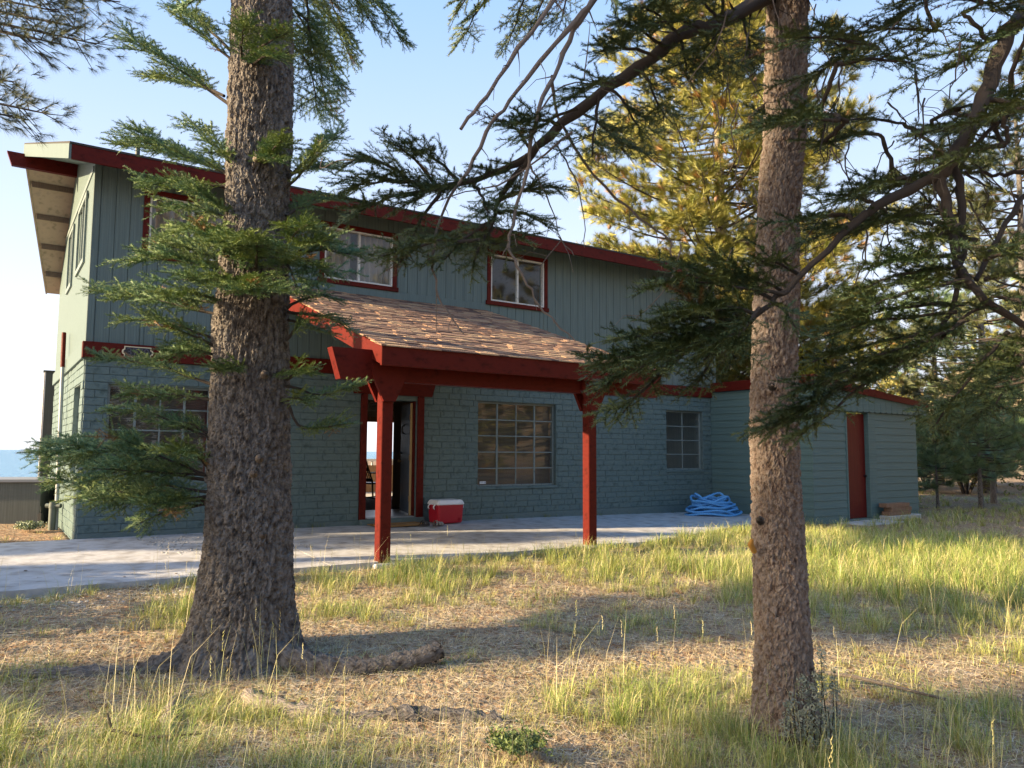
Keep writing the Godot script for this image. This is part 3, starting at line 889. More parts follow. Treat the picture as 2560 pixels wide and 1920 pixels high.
func make_porch(house: Node3D) -> void:
	# porch roof plane: from the wall down to the eave
	var W := 4.62
	var v_top := 4.05
	var v_eave := 2.49
	var a := (v_top - v_eave) / W
	var pr := empty(house, "porch_roof")
	var E := func(u: float, w: float, up := 0.0) -> Vector3: return Vector3(u, v_top - a * w + up, w)
	var u0 := 2.60
	var u1 := 6.86
	var g := Geo.new()
	g.prism([E.call(u0, W - 0.01, -0.06), E.call(u1, W - 0.01, -0.06), E.call(u1, 0.032, -0.06), E.call(u0, 0.032, -0.06)], Vector3(0, 0.05, 0))
	put(g, "deck_sheet", M.dark_wood, pr)
	# rafters
	for k in 8:
		var u := lerpf(u0 + 0.06, u1 - 0.06, k / 7.0)
		g = Geo.new()
		g.prism([E.call(u - 0.02, 4.58, -0.20), E.call(u + 0.02, 4.58, -0.20), E.call(u + 0.02, 0.032, -0.20), E.call(u - 0.02, 0.032, -0.20)], Vector3(0, 0.138, 0))
		put(g, "rafter", M.red_paint, pr)
	# fascia and rake boards
	boxed(pr, "fascia", M.red_paint, Vector3(u0 - 0.05, v_eave - 0.235, W + 0.002), Vector3(u1 + 0.05, v_eave + 0.005, W + 0.045), 0.004)
	for s in 2:
		var uu := u0 - 0.046 if s == 0 else u1 + 0.006
		g = Geo.new()
		g.prism([E.call(uu, W, -0.215), E.call(uu + 0.04, W, -0.215), E.call(uu + 0.04, 0.032, -0.215), E.call(uu, 0.032, -0.215)], Vector3(0, 0.205, 0))
		put(g, "rake_board", M.red_paint, pr)
	# shingles, course by course
	var r := RandomNumberGenerator.new()
	r.seed = 33
	var ex := 0.135
	var sl := sqrt(1.0 + a * a)
	var rows := int(W * sl / ex)
	var all := []
	for k in rows + 1:
		var w_lo := W + 0.07 - k * ex / sl
		var w_hi := maxf(w_lo - (ex + 0.06) / sl, 0.033)
		if w_lo < 0.05: continue
		var x := u0 - 0.07 - r.randf_range(0.0, 0.25)
		while x < u1 + 0.07:
			var wd := r.randf_range(0.12, 0.32)
			var x0 := maxf(x, u0 - 0.07)
			var x1 := minf(x + wd, u1 + 0.07)
			if x1 - x0 > 0.04:
				all.append([x0 + 0.002, x1 - 0.002, w_lo + r.randf_range(-0.006, 0.006), w_hi, r.randi_range(0, 4), r.randf_range(0.008, 0.019), k])
			x += wd
	var rest := [Geo.new(), Geo.new(), Geo.new(), Geo.new(), Geo.new()]
	for k in all.size():
		var q: Array = all[k]
		var single := k < 290
		g = Geo.new() if single else rest[q[4]]
		var y0: float = 0.008
		var th: float = q[5]
		var A: Vector3 = E.call(q[0], q[2], y0)
		var B: Vector3 = E.call(q[1], q[2], y0)
		var C: Vector3 = E.call(q[1], q[3], -0.004)
		var D: Vector3 = E.call(q[0], q[3], -0.004)
		g.prism([A, B, C, D], Vector3(0, th, 0.0))
		if single: put(g, "shingle", M["shingle_%d" % q[4]], pr)
	for k in 5:
		if rest[k].v.size():
			var o := put(rest[k], "shingle_field", M["shingle_%d" % k], pr)
			o.set_meta("kind", "stuff")
	# beam on the posts with slanting ends
	g = Geo.new()
	g.prism([Vector3(2.06, 2.46, 4.24), Vector3(2.17, 2.10, 4.24), Vector3(7.2, 2.10, 4.24), Vector3(7.3, 2.46, 4.24)], Vector3(0, 0, 0.15))
	put(g, "porch_beam", M.red_paint, house)
	for pu in [2.77, 5.93]:
		var pw := 4.31
		var post := empty(house, "porch_post")
		boxed(post, "shaft", M.red_paint, Vector3(pu - 0.072, -0.02, pw - 0.072), Vector3(pu + 0.072, 2.098, pw + 0.072), 0.008)
		for s in 2:
			var z := pw + 0.0725 if s == 0 else pw - 0.1225
			g = Geo.new()
			g.prism([Vector3(pu - 0.075, 1.86, z), Vector3(pu + 0.075, 1.86, z), Vector3(pu + 0.22, 2.16, z), Vector3(pu + 0.22, 2.30, z), Vector3(pu - 0.22, 2.30, z), Vector3(pu - 0.22, 2.16, z)], Vector3(0, 0, 0.05))
			put(g, "bracket", M.red_paint, post)
		boxed(post, "footing", M.concrete, Vector3(pu - 0.15, -0.28, pw - 0.15), Vector3(pu + 0.15, -0.021, pw + 0.15), 0.02)

func make_shed() -> void:
	var sh := thing("shed", "low grey green lap sided shed with a red door joined to the house end", "shed", H)
	var x0 := 13.40
	var x1 := 17.55
	var wz := 2.76
	var y0 := -0.30
	# roof line falls towards the far end
	var ev := func(u: float) -> float: return 2.945 - (u - x0) * 0.097
	var bh := 0.162
	# side wall facing the porch
	var sw := empty(sh, "side_wall")
	var k := 0
	var y := y0 + 0.08
	while y < 2.74:
		var t := minf(y + bh, 2.74)
		var g := Geo.new()
		g.prism([Vector3(x0 - 0.004, y, wz - 0.0), Vector3(x0 - 0.004, y, 0.002), Vector3(x0 - 0.024, y, 0.002), Vector3(x0 - 0.024, y, wz)], Vector3(0.012, t - y - 0.003, 0))
		put(g, "board", M.lap_paint, sw)
		y += bh
	boxed(sw, "wall_core", M.lap_paint, Vector3(x0, y0, 0.0), Vector3(x0 + 0.1, 2.74, wz - 0.02))
	# front with the door hole
	var d0 := 14.62
	var d1 := 15.50
	var fw := empty(sh, "front_wall")
	var g2 := Geo.new()
	holed(g2, x0 + 0.1, x1, y0, 2.30, wz - 0.12, wz - 0.02, [[d0, d1, y0 + 0.13, 2.21]])
	put(g2, "wall_core", M.lap_paint, fw)
	y = y0 + 0.08
	while y < 2.62:
		for q in left_of(x0 - 0.02, x1, y, y + bh, [[d0 - 0.02, d1 + 0.28, -1.0, 2.24]]):
			var g := Geo.new()
			if q[3] > ev.call(q[1]) - 0.2 and q[1] > 16.5: continue
			g.prism([Vector3(q[0], q[2], wz - 0.004), Vector3(q[0], q[2], wz + 0.018), Vector3(q[1], q[2], wz + 0.018), Vector3(q[1], q[2], wz - 0.004)], Vector3(0, q[3] - q[2] - 0.003, -0.012))
			put(g, "board", M.lap_paint, fw)
		y += bh
	boxed(fw, "corner_board", M.lap_paint, Vector3(x0 - 0.03, y0, wz + 0.001), Vector3(x0 - 0.022, 2.74, wz + 0.02))
	boxed(sh, "end_wall", M.lap_paint, Vector3(x1 - 0.1, y0, -1.4), Vector3(x1, 2.3, wz - 0.125))
	boxed(sh, "back_wall", M.lap_paint, Vector3(13.62, y0, -1.5), Vector3(x1, 2.3, -1.4))
	# door, set back
	var dr := empty(sh, "door")
	boxed(dr, "leaf", M.door_red, Vector3(d0 + 0.03, y0 + 0.14, wz - 0.115), Vector3(d1 - 0.03, 2.18, wz - 0.07), 0.004)
	var g := Geo.new()
	g.tube([Vector3(d1 - 0.09, 0.78, wz - 0.07), Vector3(d1 - 0.09, 0.78, wz - 0.03), Vector3(d1 - 0.09, 0.78, wz - 0.01)], [0.012, 0.03, 0.02], 12)
	put(g, "knob", M.black_metal, dr)
	boxed(sh, "door_trim", M.lap_paint, Vector3(d0 - 0.02, y0 + 0.14, wz - 0.10), Vector3(d0 + 0.028, 2.21, wz + 0.03), 0.004)
	boxed(sh, "door_trim", M.lap_paint, Vector3(d1 - 0.028, y0 + 0.14, wz - 0.12), Vector3(d1 + 0.02, 2.21, wz + 0.035), 0.004)
	boxed(sh, "door_trim", M.lap_paint, Vector3(d1 + 0.022, y0 + 0.14, wz + 0.0), Vector3(d1 + 0.28, 2.22, wz + 0.022), 0.004)
	boxed(sh, "door_step", M.mortar_paint, Vector3(d0 - 0.1, y0, wz - 0.12), Vector3(d1 + 0.30, y0 + 0.135, wz + 0.10), 0.012)
	# scalloped frieze boards under the sloping roof
	var fr := empty(sh, "frieze")
	var u := x0 + 0.42
	var n := 0
	while u < x1 + 0.38:
		var e := minf(u + 0.235, x1 + 0.42)
		g = Geo.new()
		var low := 2.215
		var pts := [Vector3(u + 0.003, low + 0.03, wz + 0.05), Vector3(u + 0.03, low + 0.008, wz + 0.05), Vector3(u + 0.117, low, wz + 0.05), Vector3(e - 0.03, low + 0.008, wz + 0.05), Vector3(e - 0.003, low + 0.03, wz + 0.05), Vector3(e - 0.003, ev.call(e), wz + 0.05), Vector3(u + 0.003, ev.call(u), wz + 0.05)]
		g.prism(pts, Vector3(0, 0, 0.02))
		put(g, "board", M.lap_paint, fr)
		u = e
		n += 1
	# roof
	var rf := empty(sh, "roof")
	g = Geo.new()
	var R := [Vector3(x0 - 0.06, 2.86, wz + 0.09), Vector3(x1 + 0.46, ev.call(x1 + 0.46) - 0.09, wz + 0.09), Vector3(x1 + 0.46, ev.call(x1 + 0.46) - 0.09, -1.6), Vector3(13.62, 2.84, -1.6)]
	g.prism(R, Vector3(0, 0.09, 0))
	put(g, "roof_deck", M.roof_black, rf)
	g = Geo.new()
	g.prism([Vector3(x0 - 0.06, 2.75, wz + 0.092), Vector3(x1 + 0.46, ev.call(x1 + 0.46) - 0.11, wz + 0.092), Vector3(x1 + 0.46, ev.call(x1 + 0.46) + 0.012, wz + 0.092), Vector3(x0 - 0.06, 2.965, wz + 0.092)], Vector3(0, 0, 0.03))
	put(g, "fascia", M.red_paint, rf)
	g = Geo.new()
	g.box(Vector3(x0 - 0.095, 2.74, 0.07), Vector3(x0 - 0.062, 2.962, wz + 0.12), 0.006)
	put(g, "fascia", M.red_paint, rf)

func at_house(u: float, v: float, w: float, turn := 0.0) -> Transform3D:
	return H * Transform3D(Basis(Vector3.UP, turn), Vector3(u, v, w))

func make_porch_things() -> void:
	# house number
	var t := thing("house_number_plate", "black house number plate 3779 with cream scalloped border on the red belt board", "sign", at_house(0.68, 2.735, 0.066))
	var shape := func(hw: float, hh: float, r: float) -> Array:
		var p := []
		p.append(Vector3(-hw, -hh, 0)); p.append(Vector3(hw, -hh, 0))
		p.append(Vector3(hw, -r, 0))
		for k in 7:
			var a := -PI / 2 + PI * k / 6.0
			p.append(Vector3(hw + cos(a) * r * 0.75, sin(a) * r, 0))
		p.append(Vector3(hw, hh, 0)); p.append(Vector3(-hw, hh, 0))
		for k in 7:
			var a := PI / 2 + PI * k / 6.0
			p.append(Vector3(-hw + cos(a) * r * 0.75, sin(a) * r, 0))
		return p
	var fan := func(g: Geo, p: Array, z0: float, z1: float) -> void:
		for k in p.size():
			var a: Vector3 = p[k]
			var b: Vector3 = p[(k + 1) % p.size()]
			g.tri(Vector3(0, 0, z1), a + Vector3(0, 0, z1), b + Vector3(0, 0, z1))
			g.quad(a + Vector3(0, 0, z0), b + Vector3(0, 0, z0), b + Vector3(0, 0, z1), a + Vector3(0, 0, z1))
	var g := Geo.new()
	fan.call(g, shape.call(0.185, 0.083, 0.042), 0.0, 0.008)
	put(g, "border", M.cream, t)
	g = Geo.new()
	fan.call(g, shape.call(0.171, 0.069, 0.030), 0.0082, 0.011)
	put(g, "plate", M.plate_black, t)
	var font := SystemFont.new()
	font.font_names = PackedStringArray(["Droid Sans"])
	for k in 4:
		var tm := TextMesh.new()
		tm.text = "3779"[k]
		tm.font = font
		tm.font_size = 32
		tm.pixel_size = 0.0042
		tm.depth = 0.004
		put(tm, "digit", M.digit, t, Transform3D(Basis.IDENTITY, Vector3(-0.115 + k * 0.077, 0.0, 0.0135)))
	# cooler
	t = thing("cooler", "red picnic cooler with a pale lid standing beside the doorway", "cooler", at_house(5.84, slab_y(5.9), 0.37))
	g = Geo.new()
	var ring := func(hx: float, hz: float, y: float, rr: float) -> Array:
		var p := []
		for q in [[1, 1], [-1, 1], [-1, -1], [1, -1]]:
			var a0: float = {[1, 1]: 0.0, [-1, 1]: PI / 2, [-1, -1]: PI, [1, -1]: -PI / 2}[q]
			for k in 5:
				var a := a0 + PI / 2 * k / 4.0
				p.append(Vector3(q[0] * (hx - rr) + cos(a) * rr, y, q[1] * (hz - rr) + sin(a) * rr))
		return p
	var loft := func(gg: Geo, rings: Array) -> void:
		for k in rings.size() - 1:
			var A: Array = rings[k]
			var B: Array = rings[k + 1]
			for e in A.size():
				var f := (e + 1) % A.size()
				gg.quad(A[f], A[e], B[e], B[f])
		for e in [0, rings.size() - 1]:
			var A: Array = rings[e]
			for k in range(1, A.size() - 1):
				if e == 0: gg.tri(A[0], A[k], A[k + 1])
				else: gg.tri(A[0], A[k + 1], A[k])
	loft.call(g, [ring.call(0.235, 0.175, 0.0, 0.04), ring.call(0.25, 0.19, 0.02, 0.045), ring.call(0.268, 0.208, 0.325, 0.045)])
	for k in 4: g.box(Vector3(0.15 + k * 0.014, 0.04, 0.196), Vector3(0.156 + k * 0.014, 0.09, 0.202))
	put(g, "body", M.cooler_red, t)
	g = Geo.new()
	loft.call(g, [ring.call(0.275, 0.215, 0.327, 0.045), ring.call(0.28, 0.22, 0.345, 0.045), ring.call(0.255, 0.19, 0.405, 0.05), ring.call(0.235, 0.17, 0.412, 0.05)])
	put(g, "lid", M.cooler_white, t)
	boxed(t, "latch", M.cooler_white, Vector3(0.02, 0.332, 0.214), Vector3(0.11, 0.352, 0.232), 0.004)
	for s in [-1.0, 1.0]:
		g = Geo.new()
		g.tube([Vector3(s * 0.268, 0.33, 0.10), Vector3(s * 0.30, 0.31, 0.10), Vector3(s * 0.305, 0.27, 0.10), Vector3(s * 0.285, 0.25, 0.10)], [0.012, 0.013, 0.012, 0.01], 8)
		g.tube([Vector3(s * 0.268, 0.33, -0.10), Vector3(s * 0.30, 0.31, -0.10), Vector3(s * 0.305, 0.27, -0.10), Vector3(s * 0.285, 0.25, -0.10)], [0.012, 0.013, 0.012, 0.01], 8)
		put(g, "handle", M.cooler_white, t)
	# door mat
	t = thing("doormat", "tan coir doormat on the concrete before the open door", "doormat", at_house(4.86, slab_y(4.9) + 0.001, 0.44))
	g = Geo.new()
	g.box(Vector3(-0.46, 0.0, -0.29), Vector3(0.46, 0.018, 0.29), 0.008)
	put(g, "pile", M.mat_coir, t)
	for q in [[-0.25, -0.1], [-0.1, 0.02], [0.1, -0.02], [0.22, 0.08]]: boxed(t, "motif", M.sandal_dark, Vector3(q[0] - 0.05, 0.0181, q[1] - 0.012), Vector3(q[0] + 0.05, 0.0195, q[1] + 0.012))
	# sandals
	for k in 2:
		t = thing("sandal", ["dark sandal with an open heel loop lying near the doormat corner", "grey strapped sandal lying beside the red cooler"][k], "sandal", at_house([5.20, 5.40][k], slab_y(5.3), [0.78, 0.90][k], [0.5, 0.25][k]), "pair of sandals left by the door")
		g = Geo.new()
		var A := []
		var B := []
		for e in 20:
			var a := TAU * e / 20
			var hx := 0.135 * cos(a)
			var hz := (0.046 + 0.010 * cos(a)) * sin(a)
			A.append(Vector3(hx, 0.001, hz)); B.append(Vector3(hx, 0.026 + 0.004 * absf(cos(a)), hz))
		loft.call(g, [A, B])
		put(g, "sole", M.sandal_dark, t)
		for q in [[0.055, 0.022, 0.052], [-0.0, 0.024, 0.062], [-0.085, 0.02, 0.085]]:
			g = Geo.new()
			var n := 8
			for e in n:
				var a0 := PI * e / n
				var a1 := PI * (e + 1) / n
				var p0 := Vector3(q[0] + (0.03 * sin(a0) if q[0] < -0.05 else 0.0), 0.02 + sin(a0) * q[2] * 0.9, cos(a0) * 0.05)
				var p1 := Vector3(q[0] + (0.03 * sin(a1) if q[0] < -0.05 else 0.0), 0.02 + sin(a1) * q[2] * 0.9, cos(a1) * 0.05)
				var ww := Vector3(q[1], 0, 0)
				g.quad(p0 - ww, p0 + ww, p1 + ww, p1 - ww)
				g.quad(p0 - ww + Vector3(0, -0.004, 0), p1 - ww + Vector3(0, -0.004, 0), p1 + ww + Vector3(0, -0.004, 0), p0 + ww + Vector3(0, -0.004, 0))
			put(g, "strap", M.sandal_strap if k == 1 else M.sandal_dark, t)
	# rope: one line, three strands laid round it
	t = thing("rope_coil", "heap of thick blue twisted rope in the corner of the apron by the shed", "rope", at_house(12.32, slab_y(12.3), 0.92, -0.1))
	var P := []
	var r := RandomNumberGenerator.new()
	r.seed = 17
	var loops := 17
	for k in loops * 22:
		var lp := float(k) / 22.0
		var a := TAU * lp * 0.985
		var f := lp / loops
		var rx := 0.62 - 0.30 * f + 0.10 * sin(lp * 2.4) + 0.05 * sin(a * 2.0 + lp * 3.0)
		var rz := 0.40 - 0.16 * f + 0.07 * sin(lp * 3.3 + 1.0)
		var y := 0.03 + 0.36 * pow(f, 0.85) + 0.055 * sin(a * 1.0 + lp * 2.1) * (0.4 + f) + 0.03 * sin(a * 3.0 + lp)
		P.append(Vector3(cos(a) * rx + 0.07 * sin(lp * 1.7), maxf(y, 0.027), sin(a) * rz + 0.05 * cos(lp * 2.9)))
	for q in 3:
		P.append(P[-1] + Vector3(-0.09, 0.03 - 0.03 * q, 0.05))
	var S := []
	for k in P.size() - 1:
		for e in 5:
			var p0: Vector3 = P[maxi(k - 1, 0)]
			var p3: Vector3 = P[mini(k + 2, P.size() - 1)]
			S.append((P[k] as Vector3).cubic_interpolate(P[k + 1], p0, p3, e / 5.0))
	for s in 3:
		g = Geo.new()
		var pts := []
		var rad := []
		var len := 0.0
		for k in S.size():
			var d: Vector3 = (S[mini(k + 1, S.size() - 1)] - S[maxi(k - 1, 0)]).normalized()
			if k: len += (S[k] - S[k - 1]).length()
			var sx := d.cross(Vector3.UP).normalized()
			var q := sx.cross(d)
			var a := TAU * s / 3.0 + len * TAU / 0.15
			pts.append(S[k] + (sx * cos(a) + q * sin(a)) * 0.0135)
			rad.append(0.0145)
		g.tube(pts, rad, 6)
		put(g, "strand", M.rope_blue, t)
	# timber blocks stacked on a concrete sill by the shed
	var yb := -0.2
	t = thing("concrete_block", "grey concrete slab block lying in the grass against the shed wall", "block", at_house(16.35, yb, 2.96))
	g = Geo.new()
	g.box(Vector3(-0.66, -0.05, -0.12), Vector3(0.70, 0.085, 0.13), 0.015)
	put(g, "block", M.concrete, t)
	var lab := ["lowest timber block of the stack on the concrete slab by the shed", "middle timber block of the stack by the shed, shifted along", "topmost timber block of the stack by the shed"]
	for k in 3:
		t = thing("timber_block", lab[k], "timber", at_house([16.20, 16.26, 16.12][k], yb + 0.086 + k * 0.0925, 2.97, [0.0, 0.03, -0.05][k]), "timber blocks stacked by the shed")
		g = Geo.new()
		g.box(Vector3(-0.44, 0, -0.10), Vector3(0.44, 0.091, 0.10), 0.006)
		put(g, "block", M.timber, t)
	t = thing("stepping_slab", "flat weathered concrete stepping slab before the shed door", "paving slab", at_house(14.75, -0.2, 3.25, 0.06))
	g = Geo.new()
	g.box(Vector3(-0.75, -0.06, -0.33), Vector3(0.75, 0.018, 0.33), 0.015)
	put(g, "slab", M.concrete, t)
	# --- seen through the open door
	t = thing("rug", "dark patterned rug on the floor inside the open door", "rug", at_house(6.3, 0.101, -3.7))
	g = Geo.new()
	g.box(Vector3(-1.5, 0, -1.7), Vector3(1.5, 0.012, 1.9), 0.004)
	put(g, "pile", M.rug, t)
	t = thing("storage_box", "pale box standing inside by the lake door", "box", at_house(8.25, 0.10, -5.5))
	g = Geo.new()
	g.box(Vector3(-0.32, 0, -0.2), Vector3(0.32, 0.31, 0.2), 0.01)
	put(g, "body", M.room_wall, t)
	g = Geo.new()
	g.box(Vector3(-0.33, 0.311, -0.21), Vector3(0.33, 0.335, 0.21), 0.006)
	put(g, "lid", M.rail_white, t)
	var dk := thing("deck", "pale timber deck behind the house with a white railing", "deck", H)
	for k in 12:
		boxed(dk, "plank", M.deck, Vector3(3.0, 0.02, -6.28 - k * 0.25), Vector3(13.0, 0.06, -6.04 - k * 0.25), 0.004)
	boxed(dk, "rail", M.rail_white, Vector3(3.0, 0.98, -9.06), Vector3(13.0, 1.05, -8.96), 0.005)
	boxed(dk, "rail", M.rail_white, Vector3(3.0, 0.14, -9.04), Vector3(13.0, 0.19, -8.98), 0.005)
	for k in 60: boxed(dk, "baluster", M.rail_white, Vector3(3.1 + k * 0.165, 0.191, -9.03), Vector3(3.15 + k * 0.165, 0.979, -8.99))
	boxed(dk, "low_panel", M.cedar, Vector3(7.0, 0.061, -8.9), Vector3(10.4, 0.86, -8.85), 0.005)
	for k in 3: boxed(dk, "post", M.deck, Vector3(4.0 + k * 4.0, -2.3, -8.9), Vector3(4.12 + k * 4.0, 0.019, -8.78))
	t = thing("rocking_chair", "black slatted rocking chair standing by the lake door", "chair", at_house(6.85, 0.113, -5.0, deg_to_rad(100.0)))
	# faces +z of its own; rockers along z
	for s in [-1.0, 1.0]:
		var pts := []
		var rd := []
		for k in 11:
			var a := lerpf(-0.62, 0.55, k / 10.0)
			pts.append(Vector3(s * 0.27, 0.02 + 0.9 * (1.0 - cos(a * 0.72)), a))
			rd.append(0.018)
		g = Geo.new()
		g.tube(pts, rd, 6)
		put(g, "rocker", M.black_paint, t)
		g = Geo.new()
		g.tube([Vector3(s * 0.27, 0.04, 0.24), Vector3(s * 0.27, 0.62, 0.24)], [0.022, 0.022], 8)
		put(g, "leg", M.black_paint, t)
		g = Geo.new()
		g.tube([Vector3(s * 0.27, 0.05, -0.22), Vector3(s * 0.27, 0.45, -0.25), Vector3(s * 0.25, 1.02, -0.46)], [0.022, 0.022, 0.02], 8)
		put(g, "leg", M.black_paint, t)
		boxed(t, "armrest", M.black_paint, Vector3(s * 0.28 - 0.045, 0.62, -0.30), Vector3(s * 0.28 + 0.045, 0.645, 0.30), 0.006)
	boxed(t, "seat", M.black_paint, Vector3(-0.26, 0.36, -0.24), Vector3(0.26, 0.40, 0.27), 0.01)
	for q in [0.46, 0.72, 0.98]:
		var z: float = -0.25 - (q - 0.45) * 0.37
		boxed(t, "back_rail", M.black_paint, Vector3(-0.25, q - 0.04, z - 0.012), Vector3(0.25, q + 0.045, z + 0.012), 0.005)
	for k in 6:
		var xx := -0.19 + k * 0.076
		g = Geo.new()
		g.tube([Vector3(xx, 0.48, -0.262), Vector3(xx, 0.96, -0.44)], [0.013, 0.013], 6)
		put(g, "slat", M.black_paint, t)

func make_yard_things() -> void:
	# utility box, seen at the edge of the picture
	var base := Vector3(-9.6, 0, -14.9)
	var t := thing("utility_box", "low grey wooden utility box with a flat lid on the pine needles", "box", Transform3D(Basis(Vector3.UP, deg_to_rad(14.0)), Vector3(-9.55, gy(-9.5, -14.2) - 0.02, -14.25)))
	var g: Geo
	boxed(t, "core", M.box_wood, Vector3(-0.98, 0.02, -0.58), Vector3(0.98, 0.74, 0.58))
	for k in 3: boxed(t, "board", M.box_wood, Vector3(-1.0 + k * 0.667 + 0.003, 0.0, 0.581), Vector3(-1.0 + (k + 1) * 0.667 - 0.003, 0.74, 0.6), 0.003)
	for k in 3: boxed(t, "board", M.box_wood, Vector3(0.981, 0.0, -0.6 + k * 0.4 + 0.003), Vector3(1.0, 0.74, -0.6 + (k + 1) * 0.4 - 0.003), 0.003)
	boxed(t, "lid", M.box_lid, Vector3(-1.05, 0.742, -0.65), Vector3(1.05, 0.80, 0.65), 0.008)
	# tall wooden screen behind it
	var d := 17.2
	t = thing("wooden_screen", "tall dark green board screen standing beyond the utility box", "screen", Transform3D(Basis(Vector3.UP, deg_to_rad(32.0)), Vector3(-10.30, gy(-10.3, -17.2), -17.2)))
	for k in 2: boxed(t, "board", M.screen_wood, Vector3(-0.15 + k * 0.19, 0.0, -0.03), Vector3(0.038 + k * 0.19, 3.06, 0.02), 0.006)
	boxed(t, "edge_board", M.white_frame, Vector3(-0.185, 0.0, -0.30), Vector3(-0.152, 3.04, 0.03), 0.005)
	boxed(t, "cap", M.screen_wood, Vector3(-0.2, 3.061, -0.31), Vector3(0.24, 3.09, 0.04), 0.004)
	# standpipe at the wall
	t = thing("standpipe", "short green standpipe with a valve at the foot of the side wall", "pipe", Transform3D(Basis.IDENTITY, H * Vector3(-0.16, gy(-7.6, -12.9), -2.15)))
	g = Geo.new()
	g.tube([Vector3(0, -0.05, 0), Vector3(0, 0.38, 0)], [0.055, 0.055], 12)
	put(g, "pipe", M.pipe_green, t)
	g = Geo.new()
	g.tube([Vector3(-0.11, 0.40, 0), Vector3(0.13, 0.40, 0)], [0.04, 0.04], 10)
	g.tube([Vector3(0, 0.37, 0), Vector3(0, 0.47, 0)], [0.065, 0.05], 12)
	put(g, "valve", M.pipe_green, t)
	# garden light
	t = thing("path_light", "small black path light stuck in the pine needles", "garden light", Transform3D(Basis.IDENTITY, Vector3(-8.35, gy(-8.35, -13.8), -13.8)))
	boxed(t, "housing", M.black_metal, Vector3(-0.035, 0.0, -0.035), Vector3(0.035, 0.19, 0.035), 0.004)
	g = Geo.new()
	g.tube([Vector3(0, 0.19, 0), Vector3(0, 0.31, 0)], [0.01, 0.008], 8)
	put(g, "spike", M.black_metal, t)
	# covered heap by the shore
	t = thing("covered_heap", "heap under a dark blue tarpaulin near the lake shore", "tarpaulin", Transform3D(Basis.IDENTITY, Vector3(-13.2, gy(-13.2, -20.6) - 0.05, -20.6)))
	g = Geo.new()
	var tn := FastNoiseLite.new()
	tn.seed = 4
	tn.frequency = 0.9
	var R := 14
	var C := 28
	for a in R + 1:
		for b in C + 1:
			var th := PI / 2 * a / R
			var ph := TAU * b / C
			var dd := Vector3(cos(ph) * cos(th) * 0.75, sin(th) * 0.72, sin(ph) * cos(th) * 0.7)
			dd *= 1.0 + 0.16 * tn.get_noise_3d(dd.x * 3, dd.y * 3, dd.z * 3 + sin(ph) * 0.0)
			g.v.append(dd); g.n.append(dd.normalized()); g.t.append(Vector2.ZERO)
	for a in R:
		for b in C:
			var k := a * (C + 1) + b
			g.i.append_array([k, k + 1, k + C + 1, k + C + 1, k + 1, k + C + 2])
	put(g, "cover", M.tarp, t)
	# motor boat far out
	t = thing("motor_boat", "small white cabin boat far out on the lake", "boat", Transform3D(Basis(Vector3.UP, 0.3), Vector3(-392, -2.0, -620)))
	g = Geo.new()
	g.prism([Vector3(-5.5, 0.1, -1.5), Vector3(-5.2, 1.3, -1.5), Vector3(5.5, 1.6, -1.5), Vector3(4.2, 0.1, -1.5)], Vector3(0, 0, 3.0))
	put(g, "hull", M.boat_white, t)
	g = Geo.new()
	g.prism([Vector3(-2.5, 1.4, -1.1), Vector3(-2.3, 3.4, -1.1), Vector3(1.0, 3.4, -1.1), Vector3(2.2, 1.5, -1.1)], Vector3(0, 0, 2.2))
	put(g, "cabin", M.boat_white, t)
	# sticks
	t = thing("fallen_stick", "long pale bare stick lying in the grass behind the slimmer trunk", "stick")
	g = Geo.new()
	g.tube([Vector3(1.75, gy(1.75, -5.1) + 0.06, -5.1), Vector3(2.1, gy(2.1, -4.85) + 0.08, -4.85), Vector3(2.5, gy(2.5, -4.56) + 0.05, -4.56)], [0.014, 0.012, 0.008], 6)
	put(g, "stem", M.bare_root, t)
	t = thing("fallen_twig", "thin dark curved twig on the grass before the big trunk", "twig")
	g = Geo.new()
	g.tube([Vector3(-1.95, gy(-1.95, -3.85) + 0.13, -3.85), Vector3(-1.9, gy(-1.9, -3.8) + 0.07, -3.8), Vector3(-1.7, gy(-1.7, -3.75) + 0.06, -3.75), Vector3(-1.45, gy(-1.45, -3.75) + 0.08, -3.75)], [0.005, 0.008, 0.008, 0.004], 6)
	put(g, "stem", M.branch_wood, t)

# ------------------------------------------------------------------ trees
func copies(parent: Node, called: String, mesh: Mesh, xfs: Array, cols: Array) -> MultiMeshInstance3D:
	var mm := MultiMesh.new()
	mm.transform_format = MultiMesh.TRANSFORM_3D
	mm.use_colors = true
	mm.mesh = mesh
	mm.instance_count = xfs.size()
	for k in xfs.size():
		mm.set_instance_transform(k, xfs[k])
		mm.set_instance_color(k, cols[k])
	var o := MultiMeshInstance3D.new()
	o.multimesh = mm
	if parent == self:
		o.name = numbered(called)
		add_child(o)
	else:
		o.name = called
		parent.add_child(o, true)
	return o

func needle(g: Geo, p: Vector3, d: Vector3, l: float, wd: float, nn: Vector3) -> void:
	var s := d.cross(nn)
	if s.length() < 0.05: s = d.cross(Vector3.RIGHT)
	s = s.normalized() * wd
	var k := g.v.size()
	g.v.append(p - s); g.v.append(p + s); g.v.append(p + d * l)
	for e in 3:
		g.n.append(nn); g.t.append(Vector2.ZERO)
	g.i.append(k); g.i.append(k + 2); g.i.append(k + 1)

